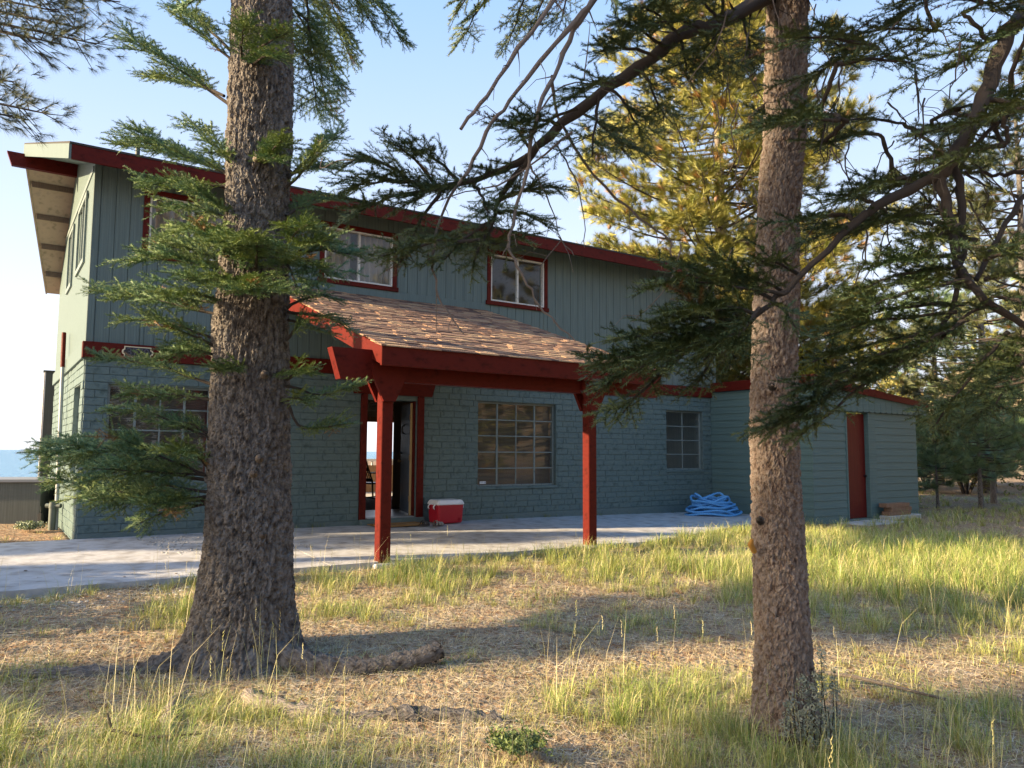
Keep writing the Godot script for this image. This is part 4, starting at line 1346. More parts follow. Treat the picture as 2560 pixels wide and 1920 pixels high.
# flat fir spray along +x, upper side +y
func spray_mesh(sd: int, m: Material) -> ArrayMesh:
	var r := RandomNumberGenerator.new()
	r.seed = sd
	var g := Geo.new()
	var shoot := func(a: Vector3, d: Vector3, l: float) -> void:
		var droop := r.randf_range(-0.12, 0.05)
		var n := int(l / 0.0019)
		var side := d.cross(Vector3.UP).normalized()
		var pts := []
		for k in 4:
			var f := k / 3.0
			pts.append(a + d * l * f + Vector3(0, droop * l * f * f, 0))
		g.tube(pts, [0.0024, 0.002, 0.0017, 0.001], 3, false)
		for k in n:
			var f := (k + r.randf()) / n
			var p := a + d * l * f + Vector3(0, droop * l * f * f, 0)
			var ang := r.randf_range(-2.5, 2.5)
			var rad := Vector3.UP * cos(ang) + side * sin(ang)
			var fw := r.randf_range(0.35, 0.85) + f * 0.25
			var dd := (rad + d * fw).normalized()
			needle(g, p, dd, r.randf_range(0.021, 0.031) * (1.0 - 0.25 * f), 0.0019, (rad * 0.5 + Vector3.UP * 0.5 + Vector3(r.randf_range(-0.4, 0.4), r.randf_range(-0.2, 0.4), r.randf_range(-0.4, 0.4))).normalized())
	shoot.call(Vector3.ZERO, Vector3.RIGHT, 0.24)
	for k in 5:
		var x := 0.03 + k * 0.034
		var s := 1.0 if k % 2 else -1.0
		var an := r.randf_range(0.7, 1.0) * s
		shoot.call(Vector3(x, 0, 0), Vector3(cos(an), r.randf_range(-0.32, 0.38), sin(an)).normalized(), r.randf_range(0.08, 0.14) * (1.0 - 0.09 * k))
	var ms := g.mesh()
	ms.surface_set_material(0, m)
	return ms

# tuft of long pine needles, axis +x
func tuft_mesh(sd: int, m: Material, n: int, l: float, wd: float) -> ArrayMesh:
	var r := RandomNumberGenerator.new()
	r.seed = sd
	var g := Geo.new()
	g.tube([Vector3(-l * 0.5, 0, 0), Vector3(l * 0.25, 0, 0)], [wd * 2.5, wd * 1.5], 3, false)
	for k in n:
		var x := r.randf_range(-0.35, 0.25) * l
		var a := r.randf() * TAU
		var op := r.randf_range(0.25, 1.25)
		var rad := Vector3(0, cos(a), sin(a))
		var d := (Vector3.RIGHT * cos(op) + rad * sin(op)).normalized()
		needle(g, Vector3(x, 0, 0), d, l * r.randf_range(0.75, 1.1), wd, (rad + Vector3(0.3, 0.3, 0) + Vector3(r.randf_range(-0.4, 0.4), r.randf_range(-0.4, 0.4), r.randf_range(-0.4, 0.4))).normalized())
	var ms := g.mesh()
	ms.surface_set_material(0, m)
	return ms

var SPRAY := []
var fol := {}       # foliage being gathered for one tree: variant -> [xforms, colours]

func fol_start() -> void:
	fol = {}
	for k in SPRAY.size(): fol[k] = [[], []]

func fol_end(parent: Node, called: String, meshes: Array) -> void:
	for k in meshes.size():
		if fol.has(k) and fol[k][0].size():
			var o := copies(parent, called, meshes[k], fol[k][0], fol[k][1])
			o.set_meta("kind", "stuff")

var fir_shade_tone := 1.0  # multiplies the needle colour; below one it stands in for shade
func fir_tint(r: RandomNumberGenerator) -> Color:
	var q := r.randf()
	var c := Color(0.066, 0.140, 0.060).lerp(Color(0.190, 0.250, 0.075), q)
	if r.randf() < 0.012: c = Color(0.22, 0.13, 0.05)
	return c * fir_shade_tone

# a leafy fir bough along the path P (world), from fraction f0 on; sprays lie in the plane square to upv
func bough(wood: Geo, P: Array, r0: float, r1: float, f0: float, side: float, r: RandomNumberGenerator, dens := 1.0, upv := Vector3.UP) -> void:
	var S := []
	var n := P.size()
	for k in n - 1:
		for e in 4:
			S.append((P[k] as Vector3).cubic_interpolate(P[k + 1], P[maxi(k - 1, 0)], P[mini(k + 2, n - 1)], e / 4.0))
	S.append(P[n - 1])
	var L := 0.0
	var cum := [0.0]
	for k in range(1, S.size()):
		L += (S[k] - S[k - 1]).length()
		cum.append(L)
	var rad := []
	for k in S.size():
		rad.append(lerpf(r0, r1, cum[k] / L) * r.randf_range(0.86, 1.16))
		if k > 0 and k < S.size() - 1: S[k] += Vector3(r.randf_range(-1, 1), r.randf_range(-1, 1), r.randf_range(-1, 1)) * minf(0.006 + r0 * 0.12, 0.012)
	wood.tube(S, rad, 9 if r0 > 0.02 else 6, false)
	if f0 >= 1.0:
		# stubs and bare side twigs
		var s0 := 0.05
		while s0 < L:
			var k := 1
			while k < S.size() - 1 and cum[k] < s0: k += 1
			var d: Vector3 = (S[k] - S[k - 1]).normalized()
			var o := Vector3(r.randf_range(-1, 1), r.randf_range(-1, 1), r.randf_range(-1, 1)).cross(d).normalized()
			var tl := r.randf_range(0.015, 0.05) if r.randf() < 0.65 else r.randf_range(0.08, 0.22)
			var m1: Vector3 = S[k] + (o + d * 0.7).normalized() * tl * 0.6
			wood.tube([S[k], m1, m1 + (o * 0.6 + d * 0.6 + Vector3(0, -0.5, 0)).normalized() * tl * 0.5], [maxf(rad[k] * 0.35, 0.0018), 0.0016, 0.0009], 4, false)
			s0 += r.randf_range(0.06, 0.16)
		return
	var at := func(s: float) -> Array:
		var k := 1
		while k < S.size() - 1 and cum[k] < s: k += 1
		var f := clampf((s - cum[k - 1]) / maxf(cum[k] - cum[k - 1], 1e-5), 0, 1)
		return [(S[k - 1] as Vector3).lerp(S[k], f), (S[k] - S[k - 1]).normalized()]
	var put_spray := func(p: Vector3, d: Vector3, u: Vector3, sc: float, col: Color) -> void:
		var zz := d.cross(u).normalized()
		var yy := zz.cross(d).normalized()
		var b := Basis(d * sc, yy * sc, zz * sc)
		var v := r.randi() % SPRAY.size()
		fol[v][0].append(Transform3D(b, p))
		fol[v][1].append(col)
	var s := f0 * L
	var sgn := 1.0
	while s < L - 0.02:
		var f := (s - f0 * L) / maxf(L - f0 * L, 0.01)
		var q: Array = at.call(s)
		var p: Vector3 = q[0]
		var d: Vector3 = q[1]
		var lat := d.cross(upv).normalized()
		var u2 := lat.cross(d).normalized()
		var l := side * (0.35 + 0.65 * sin(PI * clampf(1.0 - f * 0.82, 0, 1))) * r.randf_range(0.6, 1.15)
		l = maxf(l, 0.10)
		var an := r.randf_range(0.75, 1.15)
		var dir := (d * cos(an) + lat * sgn * sin(an) + u2 * r.randf_range(-0.18, 0.22)).normalized()
		# side shoot: a thin twig with sprays along it
		var m := maxi(1, int(round(l / 0.15)))
		if m > 1: wood.tube([p, p + dir * l * 0.8 + Vector3(0, -0.03 * l, 0)], [0.004, 0.0015], 3, false)
		for k in m:
			var pp := p + dir * (l * k / m) + Vector3(0, -0.05 * l * k / m, 0)
			var spread := r.randf_range(-0.5, 0.5)
			var dd := dir.rotated(u2, spread * (1.0 if k < m - 1 else 0.3)).normalized()
			put_spray.call(pp, dd, (u2 + lat * r.randf_range(-0.3, 0.3)).normalized(), r.randf_range(0.75, 1.15) * clampf(l / 0.2, 0.6, 1.0), fir_tint(r))
		if r.randf() < 0.35: put_spray.call(p, (d + u2 * r.randf_range(0.2, 0.7) + lat * r.randf_range(-0.5, 0.5)).normalized(), u2, r.randf_range(0.6, 0.9), fir_tint(r))
		sgn = -sgn
		s += r.randf_range(0.028, 0.046) / dens
	var e: Array = at.call(L)
	put_spray.call(e[0] - e[1] * 0.12, e[1], upv, 0.9, fir_tint(r))

# trunk with plated bark: centres c[k], radii rr[k]; flare at the foot by root directions
func trunk_mesh(C: Array, R: Array, cols: int, dh: float, depth: float, freq: float, sd: int, flare: float, roots: Array, fine_to := 4.7, tall := 0.26) -> Geo:
	var g := Geo.new()
	g.use_c = true
	var cell := FastNoiseLite.new()
	cell.seed = sd
	cell.noise_type = FastNoiseLite.TYPE_CELLULAR
	cell.cellular_return_type = FastNoiseLite.RETURN_DISTANCE2_SUB
	cell.frequency = 1.0
	cell.cellular_jitter = 1.0
	var hv := cell.duplicate()
	hv.cellular_return_type = FastNoiseLite.RETURN_CELL_VALUE
	var nz := FastNoiseLite.new()
	nz.seed = sd + 1
	nz.frequency = 1.0
	nz.fractal_octaves = 4
	var y0: float = C[0].y
	var y1: float = C[C.size() - 1].y
	var ys := []
	var yy := y0
	while yy < y1:
		ys.append(yy)
		yy += dh if yy < fine_to else 0.08
	ys.append(y1)
	var rows := ys.size() - 1
	for a in rows + 1:
		var y: float = ys[a]
		var k := 0
		while k < C.size() - 2 and C[k + 1].y < y: k += 1
		var f := clampf((y - C[k].y) / (C[k + 1].y - C[k].y), 0, 1)
		var c: Vector3 = (C[k] as Vector3).lerp(C[k + 1], f)
		var r0: float = lerpf(R[k], R[k + 1], f)
		var up := y - y0
		for b in cols + 1:
			var th := TAU * (b % cols) / cols
			var e := Vector3(cos(th), 0, sin(th))
			var r := r0
			if flare > 0.0:
				var ex := exp(-up / 0.20)
				var w := 0.30 * ex
				for q in roots: w += q[1] * pow(maxf(0.0, cos(th - q[0])), 10.0) * exp(-up / 0.16)
				r *= 1.0 + flare * w
			var px := e.x * r0
			var pz := e.z * r0
			var wx := nz.get_noise_3d(px * 7.0, y * 3.0, pz * 7.0) * 0.5
			var cl := cell.get_noise_3d((px + wx * 0.05) * freq, y * freq * tall + wx, (pz - wx * 0.05) * freq) + 1.0
			var cl2 := cell.get_noise_3d((px + wx * 0.03) * freq * 2.1 + 5.0, y * freq * 0.95, (pz - wx * 0.03) * freq * 2.1) + 1.0
			var lump0 := nz.get_noise_3d(px * 2.2 + 7.0, y * 1.1, pz * 2.2)
			var tone: float = hv.get_noise_3d((px + wx * 0.05) * freq, y * freq * tall + wx, (pz - wx * 0.05) * freq)
			var plate: float = smoothstep(0.0, 0.16, cl) * (0.72 + 0.75 * tone) + 0.34 * smoothstep(0.0, 0.2, cl2)
			var sh := 0.92 + 0.40 * tone
			g.c.append(Color(sh, sh * lerpf(0.93, 1.02, 0.5 + lump0 * 0.9), sh * lerpf(0.86, 1.04, 0.5 + lump0 * 0.9)))
			var fine := nz.get_noise_3d(px * 40.0, y * 26.0, pz * 40.0)
			var lump := nz.get_noise_3d(px * 3.0, y * 1.4, pz * 3.0)
			r += (plate - 0.95) * depth + fine * depth * 0.30 + lump * depth * 0.4
			g.v.append(c + e * r)
			g.n.append(e)
			g.t.append(Vector2(float(b) / cols * 3.0, y))
	for a in rows + 1:
		for b in cols + 1:
			var p := g.v[mini(a + 1, rows) * (cols + 1) + b] - g.v[maxi(a - 1, 0) * (cols + 1) + b]
			var q := g.v[a * (cols + 1) + (b + 1 if b < cols else 1)] - g.v[a * (cols + 1) + (b - 1 if b > 0 else cols - 1)]
			g.n[a * (cols + 1) + b] = p.cross(q).normalized()
	if g.n[0].dot(g.v[0] - (C[0] as Vector3)) < 0:
		for k in g.n.size(): g.n[k] = -g.n[k]
	for a in rows:
		for b in cols:
			var k := a * (cols + 1) + b
			g.i.append_array([k, k + 1, k + cols + 1, k + cols + 1, k + 1, k + cols + 2])
	return g

func root_geo(P: Array, R: Array, sd: int, depth: float) -> Geo:
	var S := []
	var Q := []
	var n := P.size()
	for k in n - 1:
		for e in 8:
			S.append((P[k] as Vector3).cubic_interpolate(P[k + 1], P[maxi(k - 1, 0)], P[mini(k + 2, n - 1)], e / 8.0))
			Q.append(lerpf(R[k], R[k + 1], e / 8.0))
	S.append(P[n - 1]); Q.append(R[n - 1])
	var g := Geo.new()
	g.tube(S, Q, 22)
	var nz := FastNoiseLite.new()
	nz.seed = sd
	nz.frequency = 9.0
	nz.fractal_octaves = 4
	g.use_c = true
	for k in g.v.size():
		g.c.append(Color(0.9, 0.88, 0.86))
		g.v[k] += g.n[k] * nz.get_noise_3d(g.v[k].x * 2.0, g.v[k].y * 2.0, g.v[k].z * 2.0) * depth * 2.2
	return g

func knot(parent: Node, p: Vector3, out: Vector3, s: float, m: Material) -> void:
	var g := Geo.new()
	var pts := [p - out * s, p + out * s * 0.1, p + out * s * 0.22, p + out * s * 0.05]
	g.tube(pts, [s * 1.3, s * 1.1, s * 0.75, s * 0.5], 12)
	put(g, "knot", m, parent)
const T1_C := [Vector3(-1.793, -0.271, -5.350), Vector3(-1.806, -0.008, -5.350), Vector3(-1.807, 0.229, -5.350), Vector3(-1.799, 0.688, -5.350), Vector3(-1.827, 1.606, -5.350), Vector3(-1.833, 2.176, -5.350), Vector3(-1.820, 2.924, -5.350), Vector3(-1.825, 3.644, -5.350), Vector3(-1.835, 4.551, -5.350), Vector3(-1.856, 5.644, -5.350), Vector3(-1.879, 6.775, -5.350)]
const T1_R := [0.351, 0.329, 0.311, 0.282, 0.255, 0.247, 0.215, 0.217, 0.206, 0.200, 0.195]
const T2_C := [Vector3(1.428, -0.254, -4.150), Vector3(1.431, -0.053, -4.150), Vector3(1.430, 0.293, -4.150), Vector3(1.417, 0.960, -4.150), Vector3(1.410, 1.371, -4.150), Vector3(1.440, 2.085, -4.150), Vector3(1.472, 2.657, -4.150), Vector3(1.519, 3.127, -4.150), Vector3(1.551, 3.832, -4.150), Vector3(1.596, 5.304, -4.150)]
const T2_R := [0.163, 0.150, 0.137, 0.126, 0.123, 0.116, 0.109, 0.109, 0.110, 0.104]
const B1 := [
	[[Vector3(-1.978, 3.692, -5.250), Vector3(-2.480, 4.074, -5.425), Vector3(-2.931, 4.417, -5.600)], 0.016, 0.003, 0.20, 0.21, 1.4],
	[[Vector3(-2.051, 3.774, -5.250), Vector3(-2.461, 4.005, -5.500), Vector3(-2.838, 4.171, -5.750)], 0.012, 0.003, 0.25, 0.18, 1.4],
	[[Vector3(-1.975, 4.011, -5.250), Vector3(-2.181, 4.181, -5.200), Vector3(-2.343, 4.290, -5.150)], 0.012, 0.003, 0.20, 0.18, 1.4],
	[[Vector3(-2.007, 4.100, -5.250), Vector3(-2.363, 4.485, -5.550), Vector3(-2.697, 4.787, -5.850)], 0.012, 0.003, 0.30, 0.16, 1.4],
	[[Vector3(-1.946, 3.996, -5.250), Vector3(-1.731, 4.008, -5.025), Vector3(-1.469, 3.995, -4.800)], 0.012, 0.003, 0.25, 0.16, 1.4],
	[[Vector3(-1.917, 3.967, -5.250), Vector3(-1.694, 3.926, -5.000), Vector3(-1.506, 3.805, -4.750)], 0.012, 0.003, 0.20, 0.14, 1.4],
	[[Vector3(-1.946, 3.981, -5.250), Vector3(-1.844, 4.012, -5.000), Vector3(-1.745, 4.020, -4.750)], 0.012, 0.003, 0.30, 0.14, 1.4],
	[[Vector3(-1.916, 3.163, -5.250), Vector3(-2.398, 3.394, -5.350), Vector3(-2.818, 3.628, -5.450)], 0.012, 0.003, 0.15, 0.24, 1.4],
	[[Vector3(-1.917, 3.191, -5.250), Vector3(-2.490, 3.453, -5.475), Vector3(-3.008, 3.597, -5.700)], 0.012, 0.003, 0.15, 0.22, 1.4],
	[[Vector3(-1.942, 3.105, -5.250), Vector3(-2.291, 3.126, -5.225), Vector3(-2.573, 3.135, -5.200)], 0.012, 0.003, 0.12, 0.24, 1.4],
	[[Vector3(-1.918, 3.220, -5.250), Vector3(-2.171, 3.480, -5.400), Vector3(-2.400, 3.711, -5.550)], 0.012, 0.003, 0.20, 0.18, 1.4],
	[[Vector3(-1.917, 3.191, -5.250), Vector3(-1.998, 3.300, -5.125), Vector3(-2.046, 3.264, -5.000)], 0.012, 0.003, 0.15, 0.19, 1.4],
	[[Vector3(-1.777, 3.221, -5.250), Vector3(-1.633, 3.290, -5.050), Vector3(-1.506, 3.288, -4.850)], 0.012, 0.003, 0.20, 0.16, 1.4],
	[[Vector3(-1.807, 3.250, -5.250), Vector3(-1.651, 3.254, -5.050), Vector3(-1.515, 3.153, -4.850)], 0.012, 0.003, 0.20, 0.16, 1.4],
	[[Vector3(-1.580, 3.179, -5.250), Vector3(-1.424, 3.433, -5.400), Vector3(-1.292, 3.621, -5.550)], 0.012, 0.003, 0.20, 0.19, 1.4],
	[[Vector3(-1.580, 3.193, -5.250), Vector3(-1.463, 3.355, -5.500), Vector3(-1.363, 3.442, -5.750)], 0.012, 0.003, 0.20, 0.18, 1.4],
	[[Vector3(-1.591, 3.107, -5.250), Vector3(-1.450, 3.226, -5.200), Vector3(-1.334, 3.328, -5.150)], 0.012, 0.003, 0.20, 0.18, 1.4],
	[[Vector3(-1.900, 2.733, -5.250), Vector3(-2.111, 2.781, -5.175), Vector3(-2.271, 2.755, -5.100)], 0.012, 0.003, 0.12, 0.22, 1.4],
	[[Vector3(-1.904, 2.847, -5.250), Vector3(-2.253, 3.025, -5.450), Vector3(-2.566, 3.087, -5.650)], 0.012, 0.003, 0.15, 0.21, 1.4],
	[[Vector3(-1.876, 2.847, -5.250), Vector3(-2.038, 2.963, -5.100), Vector3(-2.148, 2.998, -4.950)], 0.012, 0.003, 0.12, 0.22, 1.4],
	[[Vector3(-1.862, 2.450, -5.250), Vector3(-2.265, 2.589, -5.250), Vector3(-2.592, 2.627, -5.250)], 0.012, 0.003, 0.12, 0.27, 1.4],
	[[Vector3(-1.863, 2.478, -5.250), Vector3(-2.274, 2.705, -5.450), Vector3(-2.645, 2.841, -5.650)], 0.012, 0.003, 0.12, 0.26, 1.4],
	[[Vector3(-1.835, 2.478, -5.250), Vector3(-1.949, 2.614, -5.050), Vector3(-2.017, 2.725, -4.850)], 0.012, 0.003, 0.10, 0.27, 1.4],
	[[Vector3(-1.836, 2.507, -5.250), Vector3(-1.814, 2.587, -4.925), Vector3(-1.763, 2.551, -4.600)], 0.012, 0.003, 0.10, 0.27, 1.4],
	[[Vector3(-1.780, 2.479, -5.250), Vector3(-1.658, 2.550, -4.875), Vector3(-1.533, 2.524, -4.500)], 0.012, 0.003, 0.10, 0.27, 1.4],
	[[Vector3(-1.991, 2.197, -5.250), Vector3(-2.524, 2.320, -5.325), Vector3(-2.979, 2.414, -5.400)], 0.012, 0.003, 0.15, 0.22, 1.4],
	[[Vector3(-1.994, 2.281, -5.250), Vector3(-2.478, 2.368, -5.475), Vector3(-2.922, 2.479, -5.700)], 0.012, 0.003, 0.12, 0.22, 1.4],
	[[Vector3(-1.967, 2.281, -5.250), Vector3(-2.125, 2.325, -5.075), Vector3(-2.225, 2.264, -4.900)], 0.012, 0.003, 0.10, 0.24, 1.4],
	[[Vector3(-1.888, 2.394, -5.250), Vector3(-1.974, 2.388, -5.000), Vector3(-2.011, 2.336, -4.750)], 0.012, 0.003, 0.10, 0.27, 1.4],
	[[Vector3(-1.777, 2.394, -5.250), Vector3(-1.688, 2.342, -4.900), Vector3(-1.587, 2.220, -4.550)], 0.012, 0.003, 0.10, 0.29, 1.4],
	[[Vector3(-2.040, 2.029, -5.250), Vector3(-2.429, 2.164, -5.300), Vector3(-2.754, 2.182, -5.350)], 0.012, 0.003, 0.15, 0.10, 1.4],
	[[Vector3(-2.035, 1.918, -5.250), Vector3(-2.304, 2.014, -5.450), Vector3(-2.548, 2.025, -5.650)], 0.012, 0.003, 0.12, 0.13, 1.4],
	[[Vector3(-2.022, 1.918, -5.250), Vector3(-2.160, 1.941, -5.125), Vector3(-2.251, 1.859, -5.000)], 0.012, 0.003, 0.10, 0.21, 1.4],
	[[Vector3(-2.024, 1.974, -5.250), Vector3(-2.226, 2.063, -5.200), Vector3(-2.383, 2.108, -5.150)], 0.012, 0.003, 0.10, 0.16, 1.4],
	[[Vector3(-2.027, 1.711, -5.250), Vector3(-2.523, 1.869, -5.350), Vector3(-2.948, 1.918, -5.450)], 0.012, 0.003, 0.15, 0.13, 1.4],
	[[Vector3(-2.037, 1.615, -5.250), Vector3(-2.358, 1.649, -5.225), Vector3(-2.615, 1.644, -5.200)], 0.012, 0.003, 0.12, 0.19, 1.4],
	[[Vector3(-2.026, 1.342, -5.250), Vector3(-2.461, 1.513, -5.325), Vector3(-2.829, 1.554, -5.400)], 0.012, 0.003, 0.15, 0.20, 1.4],
	[[Vector3(-2.041, 1.370, -5.250), Vector3(-2.210, 1.464, -5.250), Vector3(-2.344, 1.450, -5.250)], 0.012, 0.003, 0.10, 0.19, 1.4],
	[[Vector3(-2.052, 1.099, -5.250), Vector3(-2.605, 1.258, -5.300), Vector3(-3.220, 1.316, -5.350)], 0.012, 0.003, 0.12, 0.27, 1.4],
	[[Vector3(-2.051, 1.072, -5.250), Vector3(-2.722, 1.159, -5.475), Vector3(-3.333, 1.254, -5.700)], 0.012, 0.003, 0.15, 0.26, 1.4],
	[[Vector3(-2.052, 1.099, -5.250), Vector3(-2.359, 1.240, -5.150), Vector3(-2.592, 1.362, -5.050)], 0.012, 0.003, 0.12, 0.22, 1.4],
	[[Vector3(-2.052, 1.099, -5.250), Vector3(-2.430, 1.130, -5.125), Vector3(-2.711, 1.154, -5.000)], 0.012, 0.003, 0.10, 0.26, 1.4],
	[[Vector3(-2.046, 1.153, -5.250), Vector3(-2.113, 1.268, -5.025), Vector3(-2.136, 1.260, -4.800)], 0.012, 0.003, 0.10, 0.22, 1.4],
	[[Vector3(-2.038, 0.938, -5.250), Vector3(-2.699, 0.977, -5.350), Vector3(-3.244, 1.070, -5.450)], 0.012, 0.003, 0.15, 0.24, 1.4],
	[[Vector3(-2.037, 0.924, -5.250), Vector3(-2.456, 0.951, -5.175), Vector3(-2.780, 0.943, -5.100)], 0.012, 0.003, 0.12, 0.24, 1.4],
	[[Vector3(-2.045, 0.911, -5.250), Vector3(-2.291, 0.868, -5.200), Vector3(-2.481, 0.779, -5.150)], 0.012, 0.003, 0.15, 0.22, 1.4],
	[[Vector3(-2.039, 0.965, -5.250), Vector3(-2.167, 0.953, -5.050), Vector3(-2.243, 0.936, -4.850)], 0.012, 0.003, 0.10, 0.22, 1.4],
	[[Vector3(-2.040, 0.991, -5.250), Vector3(-2.490, 1.030, -5.500), Vector3(-2.904, 1.020, -5.750)], 0.012, 0.003, 0.10, 0.22, 1.4],
	[[Vector3(-1.548, 1.714, -5.250), Vector3(-1.314, 1.660, -5.250), Vector3(-1.085, 1.708, -5.250)], 0.012, 0.003, 0.15, 0.16, 1.4],
	[[Vector3(-1.549, 1.755, -5.250), Vector3(-1.454, 1.789, -5.150), Vector3(-1.373, 1.790, -5.050)], 0.012, 0.003, 0.20, 0.14, 1.4],
	[[Vector3(-1.757, 1.823, -5.250), Vector3(-1.814, 1.817, -5.025), Vector3(-1.870, 1.774, -4.800)], 0.012, 0.003, 0.30, 0.13, 1.4],
	[[Vector3(-1.619, 1.796, -5.250), Vector3(-1.448, 1.802, -5.125), Vector3(-1.307, 1.785, -5.000)], 0.012, 0.003, 0.15, 0.14, 1.4],
	[[Vector3(-1.530, 1.590, -5.250), Vector3(-1.416, 1.422, -5.250), Vector3(-1.117, 1.456, -5.250)], 0.012, 0.003, 0.35, 0.13, 1.4],
	[[Vector3(-1.537, 1.618, -5.250), Vector3(-1.438, 1.626, -5.175), Vector3(-1.354, 1.582, -5.100)], 0.012, 0.003, 0.30, 0.11, 1.4],
	[[Vector3(-1.590, 2.621, -5.250), Vector3(-1.338, 2.692, -5.350), Vector3(-1.102, 2.675, -5.450)], 0.012, 0.003, 0.15, 0.21, 1.4],
	[[Vector3(-1.603, 2.593, -5.250), Vector3(-1.388, 2.674, -5.150), Vector3(-1.211, 2.681, -5.050)], 0.012, 0.003, 0.12, 0.21, 1.4],
	[[Vector3(-1.603, 2.593, -5.250), Vector3(-1.393, 2.555, -5.125), Vector3(-1.219, 2.424, -5.000)], 0.012, 0.003, 0.12, 0.21, 1.4],
	[[Vector3(-1.618, 2.621, -5.250), Vector3(-1.465, 2.733, -5.075), Vector3(-1.334, 2.744, -4.900)], 0.012, 0.003, 0.12, 0.21, 1.4],
	[[Vector3(-1.617, 2.593, -5.250), Vector3(-1.495, 2.492, -5.050), Vector3(-1.386, 2.310, -4.850)], 0.012, 0.003, 0.10, 0.21, 1.4],
	[[Vector3(-1.583, 2.849, -5.250), Vector3(-1.510, 2.899, -5.400), Vector3(-1.450, 2.850, -5.550)], 0.012, 0.003, 0.15, 0.19, 1.4],
	[[Vector3(-1.556, 2.255, -5.250), Vector3(-1.399, 2.377, -5.375), Vector3(-1.264, 2.368, -5.500)], 0.012, 0.003, 0.20, 0.14, 1.4],
	[[Vector3(-1.556, 2.227, -5.250), Vector3(-1.333, 2.212, -5.350), Vector3(-1.147, 2.135, -5.450)], 0.012, 0.003, 0.20, 0.14, 1.4],
	[[Vector3(-1.548, 2.171, -5.250), Vector3(-1.448, 2.154, -5.450), Vector3(-1.367, 2.151, -5.650)], 0.012, 0.003, 0.20, 0.14, 1.4],
	[[Vector3(-1.558, 2.032, -5.250), Vector3(-1.448, 2.159, -5.250), Vector3(-1.355, 2.172, -5.250)], 0.012, 0.003, 0.20, 0.14, 1.4],
	[[Vector3(-1.585, 2.906, -5.250), Vector3(-1.460, 3.131, -5.550), Vector3(-1.349, 3.223, -5.850)], 0.012, 0.003, 0.15, 0.19, 1.4],
	[[Vector3(-1.833, 5.298, -5.900), Vector3(-1.561, 5.044, -5.900), Vector3(-1.375, 4.651, -5.950)], 0.012, 0.003, 0.10, 0.24, 1.1],
	[[Vector3(-1.764, 5.029, -5.800), Vector3(-1.622, 4.713, -5.800), Vector3(-1.565, 4.261, -5.850)], 0.012, 0.003, 0.10, 0.24, 1.1],
	[[Vector3(-1.725, 4.732, -5.750), Vector3(-1.553, 4.405, -5.750), Vector3(-1.465, 3.943, -5.800)], 0.012, 0.003, 0.10, 0.24, 1.1],
	[[Vector3(-1.750, 4.688, -5.900), Vector3(-1.530, 4.487, -5.900), Vector3(-1.394, 4.146, -5.950)], 0.012, 0.003, 0.10, 0.24, 1.1],
	[[Vector3(-1.717, 4.409, -5.700), Vector3(-1.573, 4.208, -5.700), Vector3(-1.513, 3.872, -5.750)], 0.012, 0.003, 0.10, 0.24, 1.1],
	[[Vector3(-1.599, 5.298, -6.000), Vector3(-1.208, 5.032, -6.000), Vector3(-0.902, 4.624, -6.050)], 0.012, 0.003, 0.10, 0.24, 1.1],
	[[Vector3(-1.642, 5.402, -5.900), Vector3(-1.353, 5.130, -5.900), Vector3(-1.149, 4.720, -5.950)], 0.012, 0.003, 0.10, 0.24, 1.1],
	[[Vector3(-1.819, 5.118, -6.100), Vector3(-1.539, 4.874, -6.100), Vector3(-1.347, 4.486, -6.150)], 0.012, 0.003, 0.10, 0.24, 1.1],
	[[Vector3(-1.691, 4.996, -5.600), Vector3(-1.593, 4.738, -5.600), Vector3(-1.578, 4.350, -5.650)], 0.012, 0.003, 0.10, 0.24, 1.1],
	[[Vector3(-1.833, 5.217, -6.200), Vector3(-1.646, 5.129, -6.200), Vector3(-1.548, 4.892, -6.250)], 0.012, 0.003, 0.10, 0.24, 1.1],
	[[Vector3(-1.664, 4.610, -5.600), Vector3(-1.564, 4.514, -5.600), Vector3(-1.546, 4.287, -5.650)], 0.012, 0.003, 0.10, 0.24, 1.1],
	[[Vector3(-1.619, 5.159, -5.600), Vector3(-1.362, 4.982, -5.600), Vector3(-1.187, 4.675, -5.650)], 0.012, 0.003, 0.10, 0.24, 1.1],
	[[Vector3(-1.961, 4.703, -5.300), Vector3(-2.161, 4.625, -5.300), Vector3(-2.313, 4.426, -5.200)], 0.016, 0.003, 0.15, 0.30, 0.8],
	[[Vector3(-2.005, 5.134, -5.300), Vector3(-2.442, 5.100, -5.300), Vector3(-2.821, 4.935, -5.200)], 0.016, 0.003, 0.15, 0.30, 0.8],
	[[Vector3(-2.022, 5.602, -5.300), Vector3(-2.396, 5.742, -5.300), Vector3(-2.717, 5.733, -5.200)], 0.016, 0.003, 0.15, 0.30, 0.8],
	[[Vector3(-1.664, 5.447, -5.300), Vector3(-1.255, 5.528, -5.300), Vector3(-0.828, 5.465, -5.200)], 0.016, 0.003, 0.15, 0.30, 0.8],
	[[Vector3(-1.743, 6.079, -5.300), Vector3(-1.450, 6.209, -5.300), Vector3(-1.133, 6.180, -5.200)], 0.016, 0.003, 0.15, 0.30, 0.8],
	[[Vector3(-2.040, 6.077, -5.300), Vector3(-2.314, 6.268, -5.300), Vector3(-2.539, 6.298, -5.200)], 0.016, 0.003, 0.15, 0.30, 0.8]]
